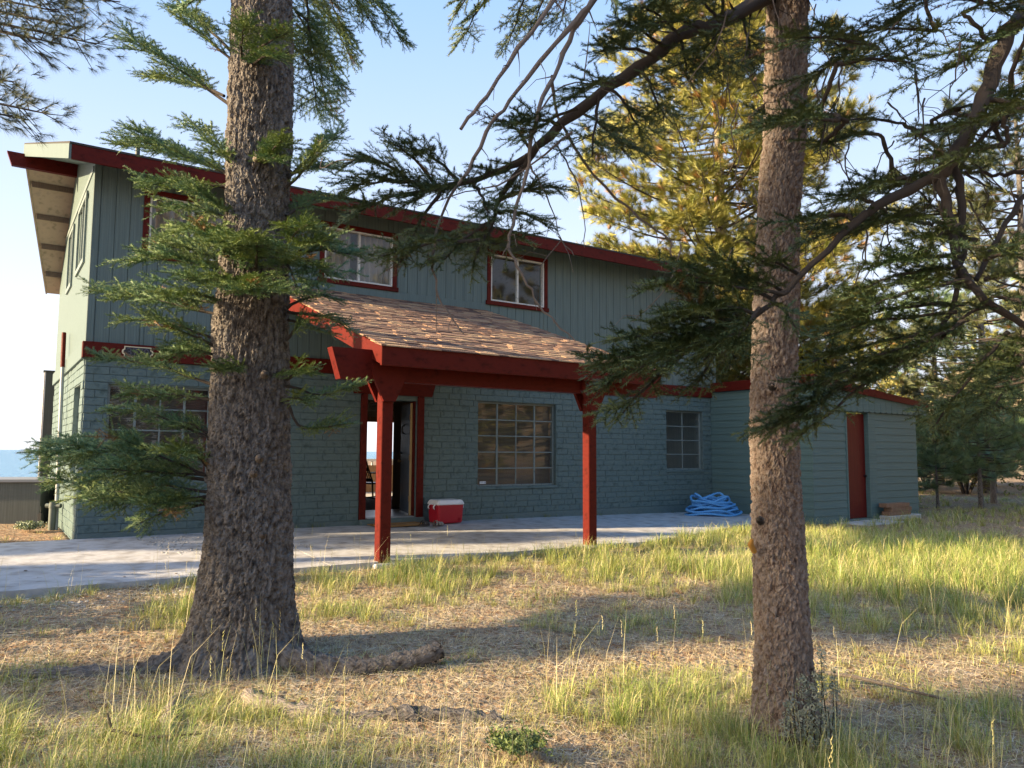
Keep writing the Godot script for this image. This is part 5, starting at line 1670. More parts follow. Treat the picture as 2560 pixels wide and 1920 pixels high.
const B2 := [
	[[Vector3(1.480, 3.848, -4.100), Vector3(1.095, 3.553, -3.900), Vector3(0.859, 3.417, -3.800), Vector3(0.631, 3.190, -3.700), Vector3(0.309, 2.932, -3.600), Vector3(0.084, 2.677, -3.550)], 0.044, 0.021, 1.00, 0.20, 1.0],
	[[Vector3(0.084, 2.677, -3.550), Vector3(-0.043, 2.587, -3.500), Vector3(-0.171, 2.525, -3.450), Vector3(-0.344, 2.463, -3.400), Vector3(-0.435, 2.483, -3.400), Vector3(-0.619, 2.573, -3.350), Vector3(-0.755, 2.558, -3.350)], 0.018, 0.004, 0.12, 0.22, 1.1],
	[[Vector3(0.084, 2.677, -3.550), Vector3(-0.062, 2.440, -3.500), Vector3(-0.092, 2.343, -3.500), Vector3(-0.122, 2.200, -3.450)], 0.017, 0.005, 0.10, 0.20, 1.0],
	[[Vector3(-0.346, 2.470, -3.420), Vector3(-0.450, 2.587, -3.370), Vector3(-0.543, 2.633, -3.280)], 0.009, 0.003, 0.15, 0.18, 1.0],
	[[Vector3(-0.249, 2.525, -3.520), Vector3(-0.349, 2.618, -3.470), Vector3(-0.441, 2.638, -3.380)], 0.009, 0.003, 0.20, 0.18, 1.0],
	[[Vector3(-0.425, 2.455, -3.320), Vector3(-0.561, 2.451, -3.270), Vector3(-0.684, 2.384, -3.180)], 0.009, 0.003, 0.10, 0.20, 1.0],
	[[Vector3(-0.336, 2.435, -3.320), Vector3(-0.499, 2.388, -3.270), Vector3(-0.647, 2.280, -3.180)], 0.009, 0.003, 0.15, 0.20, 1.0],
	[[Vector3(-0.167, 2.496, -3.370), Vector3(-0.333, 2.436, -3.320), Vector3(-0.486, 2.314, -3.230)], 0.009, 0.003, 0.15, 0.18, 1.0],
	[[Vector3(-0.064, 2.481, -3.620), Vector3(0.032, 2.512, -3.570), Vector3(0.125, 2.475, -3.480)], 0.009, 0.003, 0.20, 0.16, 1.0],
	[[Vector3(-0.066, 2.514, -3.720), Vector3(0.082, 2.557, -3.670), Vector3(0.225, 2.530, -3.580)], 0.009, 0.003, 0.30, 0.16, 1.0],
	[[Vector3(-0.079, 2.391, -3.520), Vector3(0.033, 2.374, -3.470), Vector3(0.140, 2.293, -3.380)], 0.009, 0.003, 0.25, 0.16, 1.0],
	[[Vector3(-0.087, 2.288, -3.320), Vector3(-0.192, 2.210, -3.270), Vector3(-0.289, 2.075, -3.180)], 0.009, 0.003, 0.20, 0.18, 1.0],
	[[Vector3(-0.089, 2.318, -3.420), Vector3(-0.135, 2.211, -3.370), Vector3(-0.176, 2.048, -3.280)], 0.009, 0.003, 0.20, 0.16, 1.0],
	[[Vector3(-0.140, 2.173, -3.220), Vector3(-0.348, 2.147, -3.170), Vector3(-0.541, 2.065, -3.080)], 0.009, 0.003, 0.15, 0.16, 1.0],
	[[Vector3(-0.121, 2.192, -3.420), Vector3(-0.035, 2.223, -3.370), Vector3(0.049, 2.191, -3.280)], 0.009, 0.003, 0.20, 0.16, 1.0],
	[[Vector3(0.091, 2.722, -3.620), Vector3(0.013, 2.809, -3.570), Vector3(-0.063, 2.820, -3.480)], 0.009, 0.003, 0.30, 0.18, 1.0],
	[[Vector3(0.221, 2.820, -3.520), Vector3(0.115, 2.824, -3.470), Vector3(0.012, 2.757, -3.380)], 0.009, 0.003, 0.30, 0.18, 1.0],
	[[Vector3(0.298, 2.872, -3.470), Vector3(0.181, 2.805, -3.420), Vector3(0.066, 2.671, -3.330)], 0.009, 0.003, 0.30, 0.18, 1.0],
	[[Vector3(0.328, 3.033, -3.820), Vector3(0.443, 2.927, -3.770), Vector3(0.547, 2.749, -3.680)], 0.009, 0.003, 0.20, 0.20, 1.0],
	[[Vector3(0.423, 3.027, -3.620), Vector3(0.397, 2.871, -3.570), Vector3(0.368, 2.648, -3.480)], 0.009, 0.003, 0.20, 0.20, 1.0],
	[[Vector3(0.475, 3.107, -3.720), Vector3(0.547, 2.993, -3.670), Vector3(0.610, 2.808, -3.580)], 0.009, 0.003, 0.20, 0.20, 1.0],
	[[Vector3(0.526, 3.038, -3.520), Vector3(0.387, 2.991, -3.470), Vector3(0.249, 2.872, -3.380)], 0.009, 0.003, 0.20, 0.20, 1.0],
	[[Vector3(0.654, 3.252, -3.820), Vector3(0.705, 3.119, -3.770), Vector3(0.746, 2.914, -3.680)], 0.009, 0.003, 0.20, 0.22, 1.0],
	[[Vector3(0.699, 3.212, -3.620), Vector3(0.554, 3.223, -3.570), Vector3(0.407, 3.155, -3.480)], 0.009, 0.003, 0.20, 0.20, 1.0],
	[[Vector3(0.759, 3.308, -3.720), Vector3(0.650, 3.372, -3.670), Vector3(0.537, 3.352, -3.580)], 0.009, 0.003, 0.15, 0.22, 1.0],
	[[Vector3(0.841, 3.372, -3.720), Vector3(0.731, 3.446, -3.670), Vector3(0.616, 3.435, -3.580)], 0.009, 0.003, 0.15, 0.22, 1.0],
	[[Vector3(0.863, 3.428, -3.820), Vector3(0.871, 3.312, -3.770), Vector3(0.868, 3.120, -3.680)], 0.009, 0.003, 0.15, 0.22, 1.0],
	[[Vector3(0.917, 3.357, -3.620), Vector3(0.798, 3.366, -3.570), Vector3(0.673, 3.295, -3.480)], 0.009, 0.003, 0.10, 0.22, 1.0],
	[[Vector3(1.058, 3.553, -3.920), Vector3(1.063, 3.411, -3.870), Vector3(1.056, 3.193, -3.780)], 0.009, 0.003, 0.15, 0.22, 1.0],
	[[Vector3(1.072, 3.506, -3.820), Vector3(0.978, 3.587, -3.770), Vector3(0.875, 3.581, -3.680)], 0.009, 0.003, 0.10, 0.24, 1.0],
	[[Vector3(1.239, 3.681, -4.020), Vector3(1.254, 3.535, -3.970), Vector3(1.253, 3.310, -3.880)], 0.009, 0.003, 0.15, 0.22, 1.0],
	[[Vector3(1.126, 3.479, -3.720), Vector3(1.030, 3.384, -3.670), Vector3(0.924, 3.212, -3.580)], 0.009, 0.003, 0.15, 0.22, 1.0],
	[[Vector3(-0.323, 2.417, -3.320), Vector3(-0.395, 2.281, -3.270), Vector3(-0.458, 2.091, -3.180)], 0.009, 0.003, 0.35, 0.15, 1.0],
	[[Vector3(-0.188, 2.499, -3.420), Vector3(-0.148, 2.429, -3.370), Vector3(-0.109, 2.297, -3.280)], 0.009, 0.003, 0.20, 0.16, 1.0],
	[[Vector3(0.010, 4.213, -4.300), Vector3(-0.130, 3.989, -4.300), Vector3(-0.314, 3.668, -4.300)], 0.009, 0.003, 0.15, 0.20, 1.0],
	[[Vector3(-0.084, 4.163, -4.300), Vector3(-0.195, 4.038, -4.300), Vector3(-0.351, 3.815, -4.300)], 0.009, 0.003, 0.15, 0.20, 1.0],
	[[Vector3(0.105, 4.114, -4.300), Vector3(0.059, 3.928, -4.300), Vector3(-0.034, 3.645, -4.300)], 0.009, 0.003, 0.15, 0.20, 1.0],
	[[Vector3(0.223, 4.065, -4.300), Vector3(0.188, 3.953, -4.300), Vector3(0.106, 3.744, -4.300)], 0.009, 0.003, 0.15, 0.20, 1.0],
	[[Vector3(0.317, 4.140, -4.300), Vector3(0.317, 4.004, -4.300), Vector3(0.270, 3.769, -4.300)], 0.009, 0.003, 0.15, 0.20, 1.0],
	[[Vector3(0.411, 4.016, -4.300), Vector3(0.529, 3.992, -4.300), Vector3(0.599, 3.869, -4.300)], 0.009, 0.003, 0.15, 0.20, 1.0],
	[[Vector3(1.410, 4.567, -4.150), Vector3(0.710, 4.460, -4.225), Vector3(0.010, 4.213, -4.300)], 0.013, 0.009, 1.00, 0.20, 1.0],
	[[Vector3(1.410, 4.533, -4.150), Vector3(0.663, 4.423, -4.225), Vector3(-0.084, 4.163, -4.300)], 0.013, 0.009, 1.00, 0.20, 1.0],
	[[Vector3(1.410, 4.451, -4.150), Vector3(0.758, 4.348, -4.225), Vector3(0.105, 4.114, -4.300)], 0.013, 0.009, 1.00, 0.20, 1.0],
	[[Vector3(1.410, 4.380, -4.150), Vector3(0.816, 4.283, -4.225), Vector3(0.223, 4.065, -4.300)], 0.013, 0.009, 1.00, 0.20, 1.0],
	[[Vector3(1.410, 4.439, -4.150), Vector3(0.864, 4.345, -4.225), Vector3(0.317, 4.140, -4.300)], 0.013, 0.009, 1.00, 0.20, 1.0],
	[[Vector3(1.410, 4.298, -4.150), Vector3(0.911, 4.208, -4.225), Vector3(0.411, 4.016, -4.300)], 0.013, 0.009, 1.00, 0.20, 1.0]]
const D2 := [
	[[Vector3(0.258, 3.545, -3.500), Vector3(0.188, 3.393, -3.450), Vector3(-0.026, 3.016, -3.350), Vector3(-0.149, 2.813, -3.300), Vector3(-0.233, 2.697, -3.300)], 0.014, 0.009, 1.00, 0.20, 1.0],
	[[Vector3(0.463, 3.612, -3.600), Vector3(0.382, 3.456, -3.550), Vector3(0.250, 3.268, -3.500), Vector3(0.008, 2.936, -3.450), Vector3(-0.092, 2.771, -3.400), Vector3(-0.200, 2.531, -3.350), Vector3(-0.298, 2.343, -3.300), Vector3(-0.339, 2.141, -3.250), Vector3(-0.331, 2.016, -3.200), Vector3(-0.299, 1.898, -3.200), Vector3(-0.204, 1.765, -3.200)], 0.014, 0.003, 1.00, 0.20, 1.0],
	[[Vector3(0.423, 3.528, -3.600), Vector3(0.291, 3.297, -3.550), Vector3(0.191, 3.052, -3.500), Vector3(0.100, 2.780, -3.400), Vector3(0.072, 2.562, -3.350), Vector3(0.017, 2.331, -3.300), Vector3(-0.017, 2.191, -3.250), Vector3(0.007, 2.078, -3.200), Vector3(0.069, 1.978, -3.200), Vector3(0.130, 1.868, -3.200), Vector3(0.266, 1.736, -3.200)], 0.015, 0.003, 1.00, 0.20, 1.0],
	[[Vector3(0.184, 3.052, -3.500), Vector3(0.218, 2.891, -3.600), Vector3(0.394, 2.644, -3.700), Vector3(0.641, 2.455, -3.800), Vector3(0.810, 2.371, -3.900), Vector3(0.823, 2.274, -3.900), Vector3(0.935, 2.180, -3.900)], 0.008, 0.004, 1.00, 0.20, 1.0],
	[[Vector3(0.197, 2.759, -3.600), Vector3(0.272, 2.636, -3.600), Vector3(0.339, 2.429, -3.600), Vector3(0.342, 2.247, -3.600)], 0.005, 0.002, 1.00, 0.20, 1.0],
	[[Vector3(0.083, 2.605, -3.500), Vector3(0.154, 2.470, -3.500), Vector3(0.227, 2.255, -3.500)], 0.005, 0.002, 1.00, 0.20, 1.0],
	[[Vector3(0.276, 2.772, -3.500), Vector3(-0.014, 2.502, -3.400), Vector3(-0.222, 2.445, -3.400), Vector3(-0.421, 2.346, -3.300)], 0.006, 0.002, 1.00, 0.20, 1.0],
	[[Vector3(0.227, 2.255, -3.500), Vector3(0.107, 2.090, -3.450)], 0.003, 0.002, 1.00, 0.20, 1.0],
	[[Vector3(0.210, 2.272, -3.500), Vector3(0.284, 2.178, -3.500)], 0.003, 0.002, 1.00, 0.20, 1.0],
	[[Vector3(-0.619, 2.573, -3.350), Vector3(-0.771, 2.592, -3.400), Vector3(-0.905, 2.592, -3.500)], 0.004, 0.002, 1.00, 0.20, 1.0],
	[[Vector3(0.333, 3.027, -3.500), Vector3(0.363, 3.305, -3.500)], 0.004, 0.002, 1.00, 0.20, 1.0],
	[[Vector3(-0.017, 2.191, -3.250), Vector3(-0.044, 2.098, -3.200)], 0.005, 0.002, 1.00, 0.20, 1.0],
	[[Vector3(0.113, 2.823, -3.400), Vector3(0.239, 2.997, -3.500), Vector3(0.460, 3.068, -3.600)], 0.005, 0.002, 1.00, 0.20, 1.0],
	[[Vector3(-0.339, 2.141, -3.250), Vector3(-0.358, 2.062, -3.200)], 0.003, 0.002, 1.00, 0.20, 1.0],
	[[Vector3(1.658, 2.873, -3.874), Vector3(1.604, 2.732, -3.824), Vector3(1.550, 2.613, -3.824)], 0.004, 0.002, 1.00, 0.20, 1.0],
	[[Vector3(1.033, 3.408, -3.540), Vector3(0.946, 3.180, -3.490), Vector3(0.795, 2.985, -3.490)], 0.004, 0.002, 1.00, 0.20, 1.0],
	[[Vector3(1.245, 3.491, -3.893), Vector3(1.211, 3.255, -3.843), Vector3(1.325, 3.049, -3.843)], 0.004, 0.002, 1.00, 0.20, 1.0],
	[[Vector3(1.432, 3.652, -3.896), Vector3(1.434, 3.480, -3.846), Vector3(1.313, 3.339, -3.846)], 0.004, 0.002, 1.00, 0.20, 1.0],
	[[Vector3(1.259, 2.235, -3.770), Vector3(1.199, 2.124, -3.720), Vector3(1.285, 2.026, -3.720)], 0.004, 0.002, 1.00, 0.20, 1.0],
	[[Vector3(0.948, 2.935, -3.519), Vector3(0.962, 2.805, -3.469), Vector3(0.893, 2.698, -3.469)], 0.004, 0.002, 1.00, 0.20, 1.0],
	[[Vector3(1.082, 2.271, -3.707), Vector3(0.991, 2.140, -3.657), Vector3(0.910, 2.022, -3.657)], 0.004, 0.002, 1.00, 0.20, 1.0],
	[[Vector3(1.447, 2.853, -3.923), Vector3(1.404, 2.645, -3.873), Vector3(1.378, 2.459, -3.873)], 0.004, 0.002, 1.00, 0.20, 1.0],
	[[Vector3(1.260, 2.678, -3.940), Vector3(1.290, 2.527, -3.890), Vector3(1.329, 2.395, -3.890)], 0.004, 0.002, 1.00, 0.20, 1.0],
	[[Vector3(1.238, 3.460, -3.509), Vector3(1.246, 3.261, -3.459), Vector3(1.241, 3.093, -3.459)], 0.004, 0.002, 1.00, 0.20, 1.0],
	[[Vector3(1.414, 3.575, -3.806), Vector3(1.337, 3.381, -3.756), Vector3(1.322, 3.220, -3.756)], 0.004, 0.002, 1.00, 0.20, 1.0],
	[[Vector3(1.452, 2.606, -3.804), Vector3(1.554, 2.507, -3.754), Vector3(1.545, 2.427, -3.754)], 0.004, 0.002, 1.00, 0.20, 1.0],
	[[Vector3(1.031, 2.937, -3.664), Vector3(0.968, 2.780, -3.614), Vector3(0.970, 2.647, -3.614)], 0.004, 0.002, 1.00, 0.20, 1.0],
	[[Vector3(1.181, 2.821, -3.848), Vector3(1.131, 2.656, -3.798), Vector3(1.231, 2.513, -3.798)], 0.004, 0.002, 1.00, 0.20, 1.0],
	[[Vector3(1.354, 2.629, -3.862), Vector3(1.325, 2.489, -3.812), Vector3(1.388, 2.367, -3.812)], 0.004, 0.002, 1.00, 0.20, 1.0],
	[[Vector3(0.973, 2.957, -3.645), Vector3(0.905, 2.834, -3.595), Vector3(0.896, 2.735, -3.595)], 0.004, 0.002, 1.00, 0.20, 1.0],
	[[Vector3(1.509, 2.958, -3.652), Vector3(1.451, 2.836, -3.602), Vector3(1.372, 2.738, -3.602)], 0.004, 0.002, 1.00, 0.20, 1.0],
	[[Vector3(1.588, 2.981, -3.738), Vector3(1.558, 2.855, -3.688), Vector3(1.634, 2.753, -3.688)], 0.004, 0.002, 1.00, 0.20, 1.0],
	[[Vector3(1.556, 2.485, -3.863), Vector3(1.605, 2.347, -3.813), Vector3(1.634, 2.225, -3.813)], 0.004, 0.002, 1.00, 0.20, 1.0],
	[[Vector3(1.574, 3.188, -3.857), Vector3(1.581, 3.040, -3.807), Vector3(1.673, 2.918, -3.807)], 0.004, 0.002, 1.00, 0.20, 1.0],
	[[Vector3(1.187, 3.109, -3.914), Vector3(1.131, 2.927, -3.864), Vector3(1.190, 2.770, -3.864)], 0.004, 0.002, 1.00, 0.20, 1.0],
	[[Vector3(0.824, 2.287, -3.695), Vector3(0.754, 2.083, -3.645), Vector3(0.575, 1.894, -3.645)], 0.004, 0.002, 1.00, 0.20, 1.0],
	[[Vector3(1.661, 3.337, -3.798), Vector3(1.558, 3.105, -3.748), Vector3(1.473, 2.903, -3.748)], 0.004, 0.002, 1.00, 0.20, 1.0],
	[[Vector3(1.094, 3.146, -3.765), Vector3(1.083, 3.024, -3.715), Vector3(1.145, 2.927, -3.715)], 0.004, 0.002, 1.00, 0.20, 1.0],
	[[Vector3(1.615, 3.665, -3.916), Vector3(1.538, 3.463, -3.866), Vector3(1.365, 3.292, -3.866)], 0.004, 0.002, 1.00, 0.20, 1.0],
	[[Vector3(1.526, 2.740, -3.577), Vector3(1.585, 2.569, -3.527), Vector3(1.717, 2.421, -3.527)], 0.004, 0.002, 1.00, 0.20, 1.0],
	[[Vector3(1.410, 3.884, -4.150), Vector3(0.834, 3.781, -3.825), Vector3(0.258, 3.545, -3.500)], 0.021, 0.014, 1.00, 0.20, 1.0],
	[[Vector3(1.410, 3.909, -4.150), Vector3(0.936, 3.815, -3.875), Vector3(0.463, 3.612, -3.600)], 0.021, 0.014, 1.00, 0.20, 1.0],
	[[Vector3(1.410, 3.832, -4.150), Vector3(0.916, 3.737, -3.875), Vector3(0.423, 3.528, -3.600)], 0.022, 0.015, 1.00, 0.20, 1.0]]
const B3 := [
	[[Vector3(3.060, 4.000, -3.340), Vector3(2.691, 3.814, -3.300), Vector3(2.297, 3.275, -3.300), Vector3(2.145, 3.040, -3.250), Vector3(1.995, 2.742, -3.200), Vector3(1.852, 2.509, -3.150), Vector3(1.799, 2.439, -3.150)], 0.046, 0.028, 1.00, 0.20, 1.0],
	[[Vector3(1.799, 2.439, -3.150), Vector3(1.500, 2.283, -3.100), Vector3(1.410, 2.215, -3.100), Vector3(1.147, 1.969, -3.050), Vector3(0.989, 1.833, -3.000), Vector3(0.874, 1.754, -3.000), Vector3(0.649, 1.687, -2.950), Vector3(0.426, 1.655, -2.950)], 0.022, 0.004, 0.68, 0.20, 1.2],
	[[Vector3(1.799, 2.439, -3.150), Vector3(1.802, 2.217, -3.100), Vector3(1.800, 2.043, -3.050), Vector3(1.833, 1.915, -3.000), Vector3(2.018, 1.778, -3.000)], 0.022, 0.012, 1.00, 0.20, 1.0],
	[[Vector3(1.890, 2.528, -3.200), Vector3(1.880, 2.301, -3.150), Vector3(1.846, 2.083, -3.100), Vector3(1.775, 1.873, -3.050), Vector3(1.652, 1.719, -3.000)], 0.017, 0.009, 1.00, 0.20, 1.0],
	[[Vector3(3.080, 2.900, -3.300), Vector3(2.361, 2.497, -3.300), Vector3(2.108, 2.249, -3.200), Vector3(1.898, 1.983, -3.100)], 0.016, 0.010, 1.00, 0.20, 1.0],
	[[Vector3(1.074, 1.899, -3.000), Vector3(0.824, 1.925, -2.950), Vector3(0.580, 1.924, -2.900)], 0.008, 0.003, 0.12, 0.20, 1.1],
	[[Vector3(1.086, 1.905, -3.150), Vector3(0.878, 1.982, -3.100), Vector3(0.676, 2.030, -3.050)], 0.008, 0.003, 0.12, 0.20, 1.1],
	[[Vector3(0.945, 1.808, -2.900), Vector3(0.770, 1.813, -2.850), Vector3(0.600, 1.794, -2.800)], 0.008, 0.003, 0.12, 0.20, 1.1],
	[[Vector3(0.961, 1.803, -3.050), Vector3(0.785, 1.803, -3.000), Vector3(0.615, 1.778, -2.950)], 0.008, 0.003, 0.12, 0.20, 1.1],
	[[Vector3(0.883, 1.754, -2.950), Vector3(0.648, 1.736, -2.900), Vector3(0.421, 1.695, -2.850)], 0.008, 0.003, 0.12, 0.20, 1.1],
	[[Vector3(0.804, 1.723, -2.950), Vector3(0.562, 1.668, -2.900), Vector3(0.328, 1.592, -2.850)], 0.008, 0.003, 0.12, 0.20, 1.1],
	[[Vector3(0.732, 1.692, -2.850), Vector3(0.594, 1.644, -2.800), Vector3(0.460, 1.574, -2.750)], 0.008, 0.003, 0.12, 0.20, 1.1],
	[[Vector3(0.767, 1.705, -3.050), Vector3(0.553, 1.624, -3.000), Vector3(0.346, 1.521, -2.950)], 0.008, 0.003, 0.12, 0.16, 1.1],
	[[Vector3(0.691, 1.674, -3.000), Vector3(0.552, 1.556, -2.950), Vector3(0.417, 1.417, -2.900)], 0.008, 0.003, 0.12, 0.14, 1.1],
	[[Vector3(0.925, 1.770, -3.150), Vector3(0.748, 1.742, -3.100), Vector3(0.575, 1.688, -3.050)], 0.008, 0.003, 0.12, 0.20, 1.1],
	[[Vector3(0.868, 1.745, -2.850), Vector3(0.778, 1.686, -2.800), Vector3(0.691, 1.604, -2.750)], 0.008, 0.003, 0.12, 0.20, 1.1],
	[[Vector3(0.880, 1.762, -3.050), Vector3(0.793, 1.659, -3.000), Vector3(0.709, 1.535, -2.950)], 0.008, 0.003, 0.12, 0.16, 1.1],
	[[Vector3(0.929, 1.814, -2.850), Vector3(0.860, 1.734, -2.800), Vector3(0.792, 1.634, -2.750)], 0.008, 0.003, 0.12, 0.18, 1.1],
	[[Vector3(1.164, 1.961, -3.250), Vector3(1.046, 1.997, -3.200), Vector3(0.930, 2.006, -3.150)], 0.008, 0.003, 0.12, 0.20, 1.1],
	[[Vector3(1.009, 1.857, -2.950), Vector3(1.037, 1.809, -2.900), Vector3(1.062, 1.739, -2.850)], 0.008, 0.003, 0.12, 0.16, 1.1],
	[[Vector3(1.197, 2.007, -3.150), Vector3(1.097, 2.042, -3.100), Vector3(0.999, 2.049, -3.050)], 0.008, 0.003, 0.12, 0.16, 1.1],
	[[Vector3(0.976, 1.812, -3.150), Vector3(0.840, 1.878, -3.100), Vector3(0.706, 1.916, -3.050)], 0.008, 0.003, 0.12, 0.20, 1.1],
	[[Vector3(1.808, 2.069, -3.050), Vector3(1.603, 2.052, -3.000), Vector3(1.403, 1.997, -2.950)], 0.009, 0.003, 0.08, 0.20, 0.8],
	[[Vector3(1.806, 2.028, -3.050), Vector3(1.573, 1.988, -3.000), Vector3(1.345, 1.911, -2.950)], 0.009, 0.003, 0.08, 0.16, 0.8],
	[[Vector3(1.775, 1.948, -2.950), Vector3(1.568, 1.906, -2.900), Vector3(1.365, 1.829, -2.850)], 0.009, 0.003, 0.08, 0.16, 0.8],
	[[Vector3(1.911, 1.960, -3.150), Vector3(1.726, 1.985, -3.100), Vector3(1.545, 1.969, -3.050)], 0.009, 0.003, 0.08, 0.20, 0.8],
	[[Vector3(1.815, 1.873, -3.050), Vector3(1.547, 1.849, -3.000), Vector3(1.287, 1.788, -2.950)], 0.009, 0.003, 0.08, 0.17, 0.8],
	[[Vector3(1.752, 1.831, -3.000), Vector3(1.465, 1.792, -2.950), Vector3(1.187, 1.717, -2.900)], 0.009, 0.003, 0.08, 0.17, 0.8],
	[[Vector3(1.685, 1.751, -3.000), Vector3(1.408, 1.702, -2.950), Vector3(1.138, 1.617, -2.900)], 0.009, 0.003, 0.08, 0.17, 0.8],
	[[Vector3(1.649, 1.727, -2.950), Vector3(1.355, 1.629, -2.900), Vector3(1.071, 1.499, -2.850)], 0.009, 0.003, 0.08, 0.17, 0.8],
	[[Vector3(1.636, 1.703, -3.000), Vector3(1.349, 1.581, -2.950), Vector3(1.072, 1.427, -2.900)], 0.009, 0.003, 0.08, 0.20, 0.8],
	[[Vector3(1.647, 1.694, -3.050), Vector3(1.312, 1.545, -3.000), Vector3(0.989, 1.365, -2.950)], 0.009, 0.003, 0.08, 0.20, 0.8],
	[[Vector3(1.624, 1.696, -2.950), Vector3(1.340, 1.531, -2.900), Vector3(1.066, 1.338, -2.850)], 0.009, 0.003, 0.08, 0.18, 0.8],
	[[Vector3(1.768, 1.790, -2.950), Vector3(1.582, 1.699, -2.900), Vector3(1.401, 1.575, -2.850)], 0.009, 0.003, 0.08, 0.17, 0.8],
	[[Vector3(1.888, 1.736, -2.900), Vector3(1.713, 1.572, -2.850), Vector3(1.544, 1.380, -2.800)], 0.009, 0.003, 0.08, 0.16, 0.8],
	[[Vector3(1.982, 1.729, -2.950), Vector3(1.850, 1.578, -2.900), Vector3(1.720, 1.398, -2.850)], 0.009, 0.003, 0.08, 0.17, 0.8],
	[[Vector3(1.974, 1.698, -2.850), Vector3(1.853, 1.590, -2.800), Vector3(1.734, 1.451, -2.750)], 0.009, 0.003, 0.08, 0.18, 0.8],
	[[Vector3(1.911, 1.873, -3.050), Vector3(1.774, 1.802, -3.000), Vector3(1.640, 1.696, -2.950)], 0.009, 0.003, 0.08, 0.17, 0.8],
	[[Vector3(1.900, 1.971, -3.050), Vector3(1.949, 1.980, -3.000), Vector3(1.994, 1.949, -2.950)], 0.009, 0.003, 0.08, 0.17, 0.8],
	[[Vector3(1.866, 1.885, -2.950), Vector3(1.925, 1.863, -2.900), Vector3(1.980, 1.804, -2.850)], 0.009, 0.003, 0.08, 0.18, 0.8],
	[[Vector3(2.034, 2.097, -3.150), Vector3(2.087, 2.138, -3.100), Vector3(2.135, 2.137, -3.050)], 0.009, 0.003, 0.08, 0.17, 0.8],
	[[Vector3(1.937, 2.164, -3.150), Vector3(1.792, 2.178, -3.100), Vector3(1.650, 2.151, -3.050)], 0.009, 0.003, 0.08, 0.20, 0.8],
	[[Vector3(1.814, 2.202, -3.050), Vector3(1.702, 2.140, -3.000), Vector3(1.592, 2.042, -2.950)], 0.009, 0.003, 0.08, 0.18, 0.8],
	[[Vector3(1.910, 1.623, -2.850), Vector3(1.902, 1.553, -2.800), Vector3(1.892, 1.452, -2.750)], 0.009, 0.003, 0.08, 0.17, 0.8],
	[[Vector3(1.842, 2.028, -2.950), Vector3(1.889, 2.042, -2.900), Vector3(1.931, 2.018, -2.850)], 0.009, 0.003, 0.08, 0.17, 0.8],
	[[Vector3(1.790, 3.324, -3.717), Vector3(1.652, 3.262, -3.697), Vector3(1.497, 3.130, -3.637)], 0.009, 0.003, 0.05, 0.25, 1.0],
	[[Vector3(2.275, 3.703, -3.555), Vector3(2.063, 3.717, -3.535), Vector3(1.831, 3.655, -3.475)], 0.009, 0.003, 0.05, 0.24, 1.0],
	[[Vector3(2.274, 3.667, -3.457), Vector3(2.099, 3.724, -3.437), Vector3(1.901, 3.705, -3.377)], 0.009, 0.003, 0.05, 0.25, 1.0],
	[[Vector3(1.253, 3.451, -3.389), Vector3(1.075, 3.463, -3.369), Vector3(0.888, 3.402, -3.309)], 0.009, 0.003, 0.05, 0.28, 1.0],
	[[Vector3(2.189, 2.719, -3.042), Vector3(2.011, 2.681, -3.022), Vector3(1.809, 2.585, -2.962)], 0.009, 0.003, 0.05, 0.25, 1.0],
	[[Vector3(0.994, 3.307, -3.001), Vector3(0.792, 3.324, -2.981), Vector3(0.584, 3.272, -2.921)], 0.009, 0.003, 0.05, 0.22, 1.0],
	[[Vector3(2.252, 3.167, -3.278), Vector3(2.093, 3.090, -3.258), Vector3(1.910, 2.948, -3.198)], 0.009, 0.003, 0.05, 0.25, 1.0],
	[[Vector3(1.725, 3.751, -3.990), Vector3(1.607, 3.788, -3.970), Vector3(1.472, 3.744, -3.910)], 0.009, 0.003, 0.05, 0.20, 1.0],
	[[Vector3(1.308, 3.302, -3.589), Vector3(1.444, 3.287, -3.569), Vector3(1.558, 3.202, -3.509)], 0.009, 0.003, 0.05, 0.22, 1.0],
	[[Vector3(1.745, 3.199, -4.394), Vector3(1.563, 3.212, -4.374), Vector3(1.369, 3.149, -4.314)], 0.009, 0.003, 0.05, 0.25, 1.0],
	[[Vector3(1.880, 3.688, -3.461), Vector3(1.680, 3.730, -3.441), Vector3(1.463, 3.695, -3.381)], 0.009, 0.003, 0.05, 0.22, 1.0],
	[[Vector3(1.147, 3.755, -3.634), Vector3(1.320, 3.716, -3.614), Vector3(1.472, 3.601, -3.554)], 0.009, 0.003, 0.05, 0.28, 1.0],
	[[Vector3(1.660, 3.107, -3.349), Vector3(1.456, 3.146, -3.329), Vector3(1.239, 3.116, -3.269)], 0.009, 0.003, 0.05, 0.22, 1.0],
	[[Vector3(2.597, 2.998, -3.717), Vector3(2.438, 2.973, -3.697), Vector3(2.253, 2.882, -3.637)], 0.009, 0.003, 0.05, 0.22, 1.0],
	[[Vector3(1.986, 3.218, -3.246), Vector3(2.088, 3.251, -3.226), Vector3(2.158, 3.215, -3.166)], 0.009, 0.003, 0.05, 0.26, 1.0],
	[[Vector3(1.340, 4.032, -4.284), Vector3(1.133, 4.005, -4.264), Vector3(0.918, 3.895, -4.204)], 0.009, 0.003, 0.05, 0.22, 1.0],
	[[Vector3(1.082, 3.639, -3.743), Vector3(0.902, 3.630, -3.723), Vector3(0.716, 3.545, -3.663)], 0.009, 0.003, 0.05, 0.28, 1.0],
	[[Vector3(1.390, 4.147, -4.293), Vector3(1.130, 4.139, -4.273), Vector3(0.862, 4.046, -4.213)], 0.009, 0.003, 0.05, 0.24, 1.0],
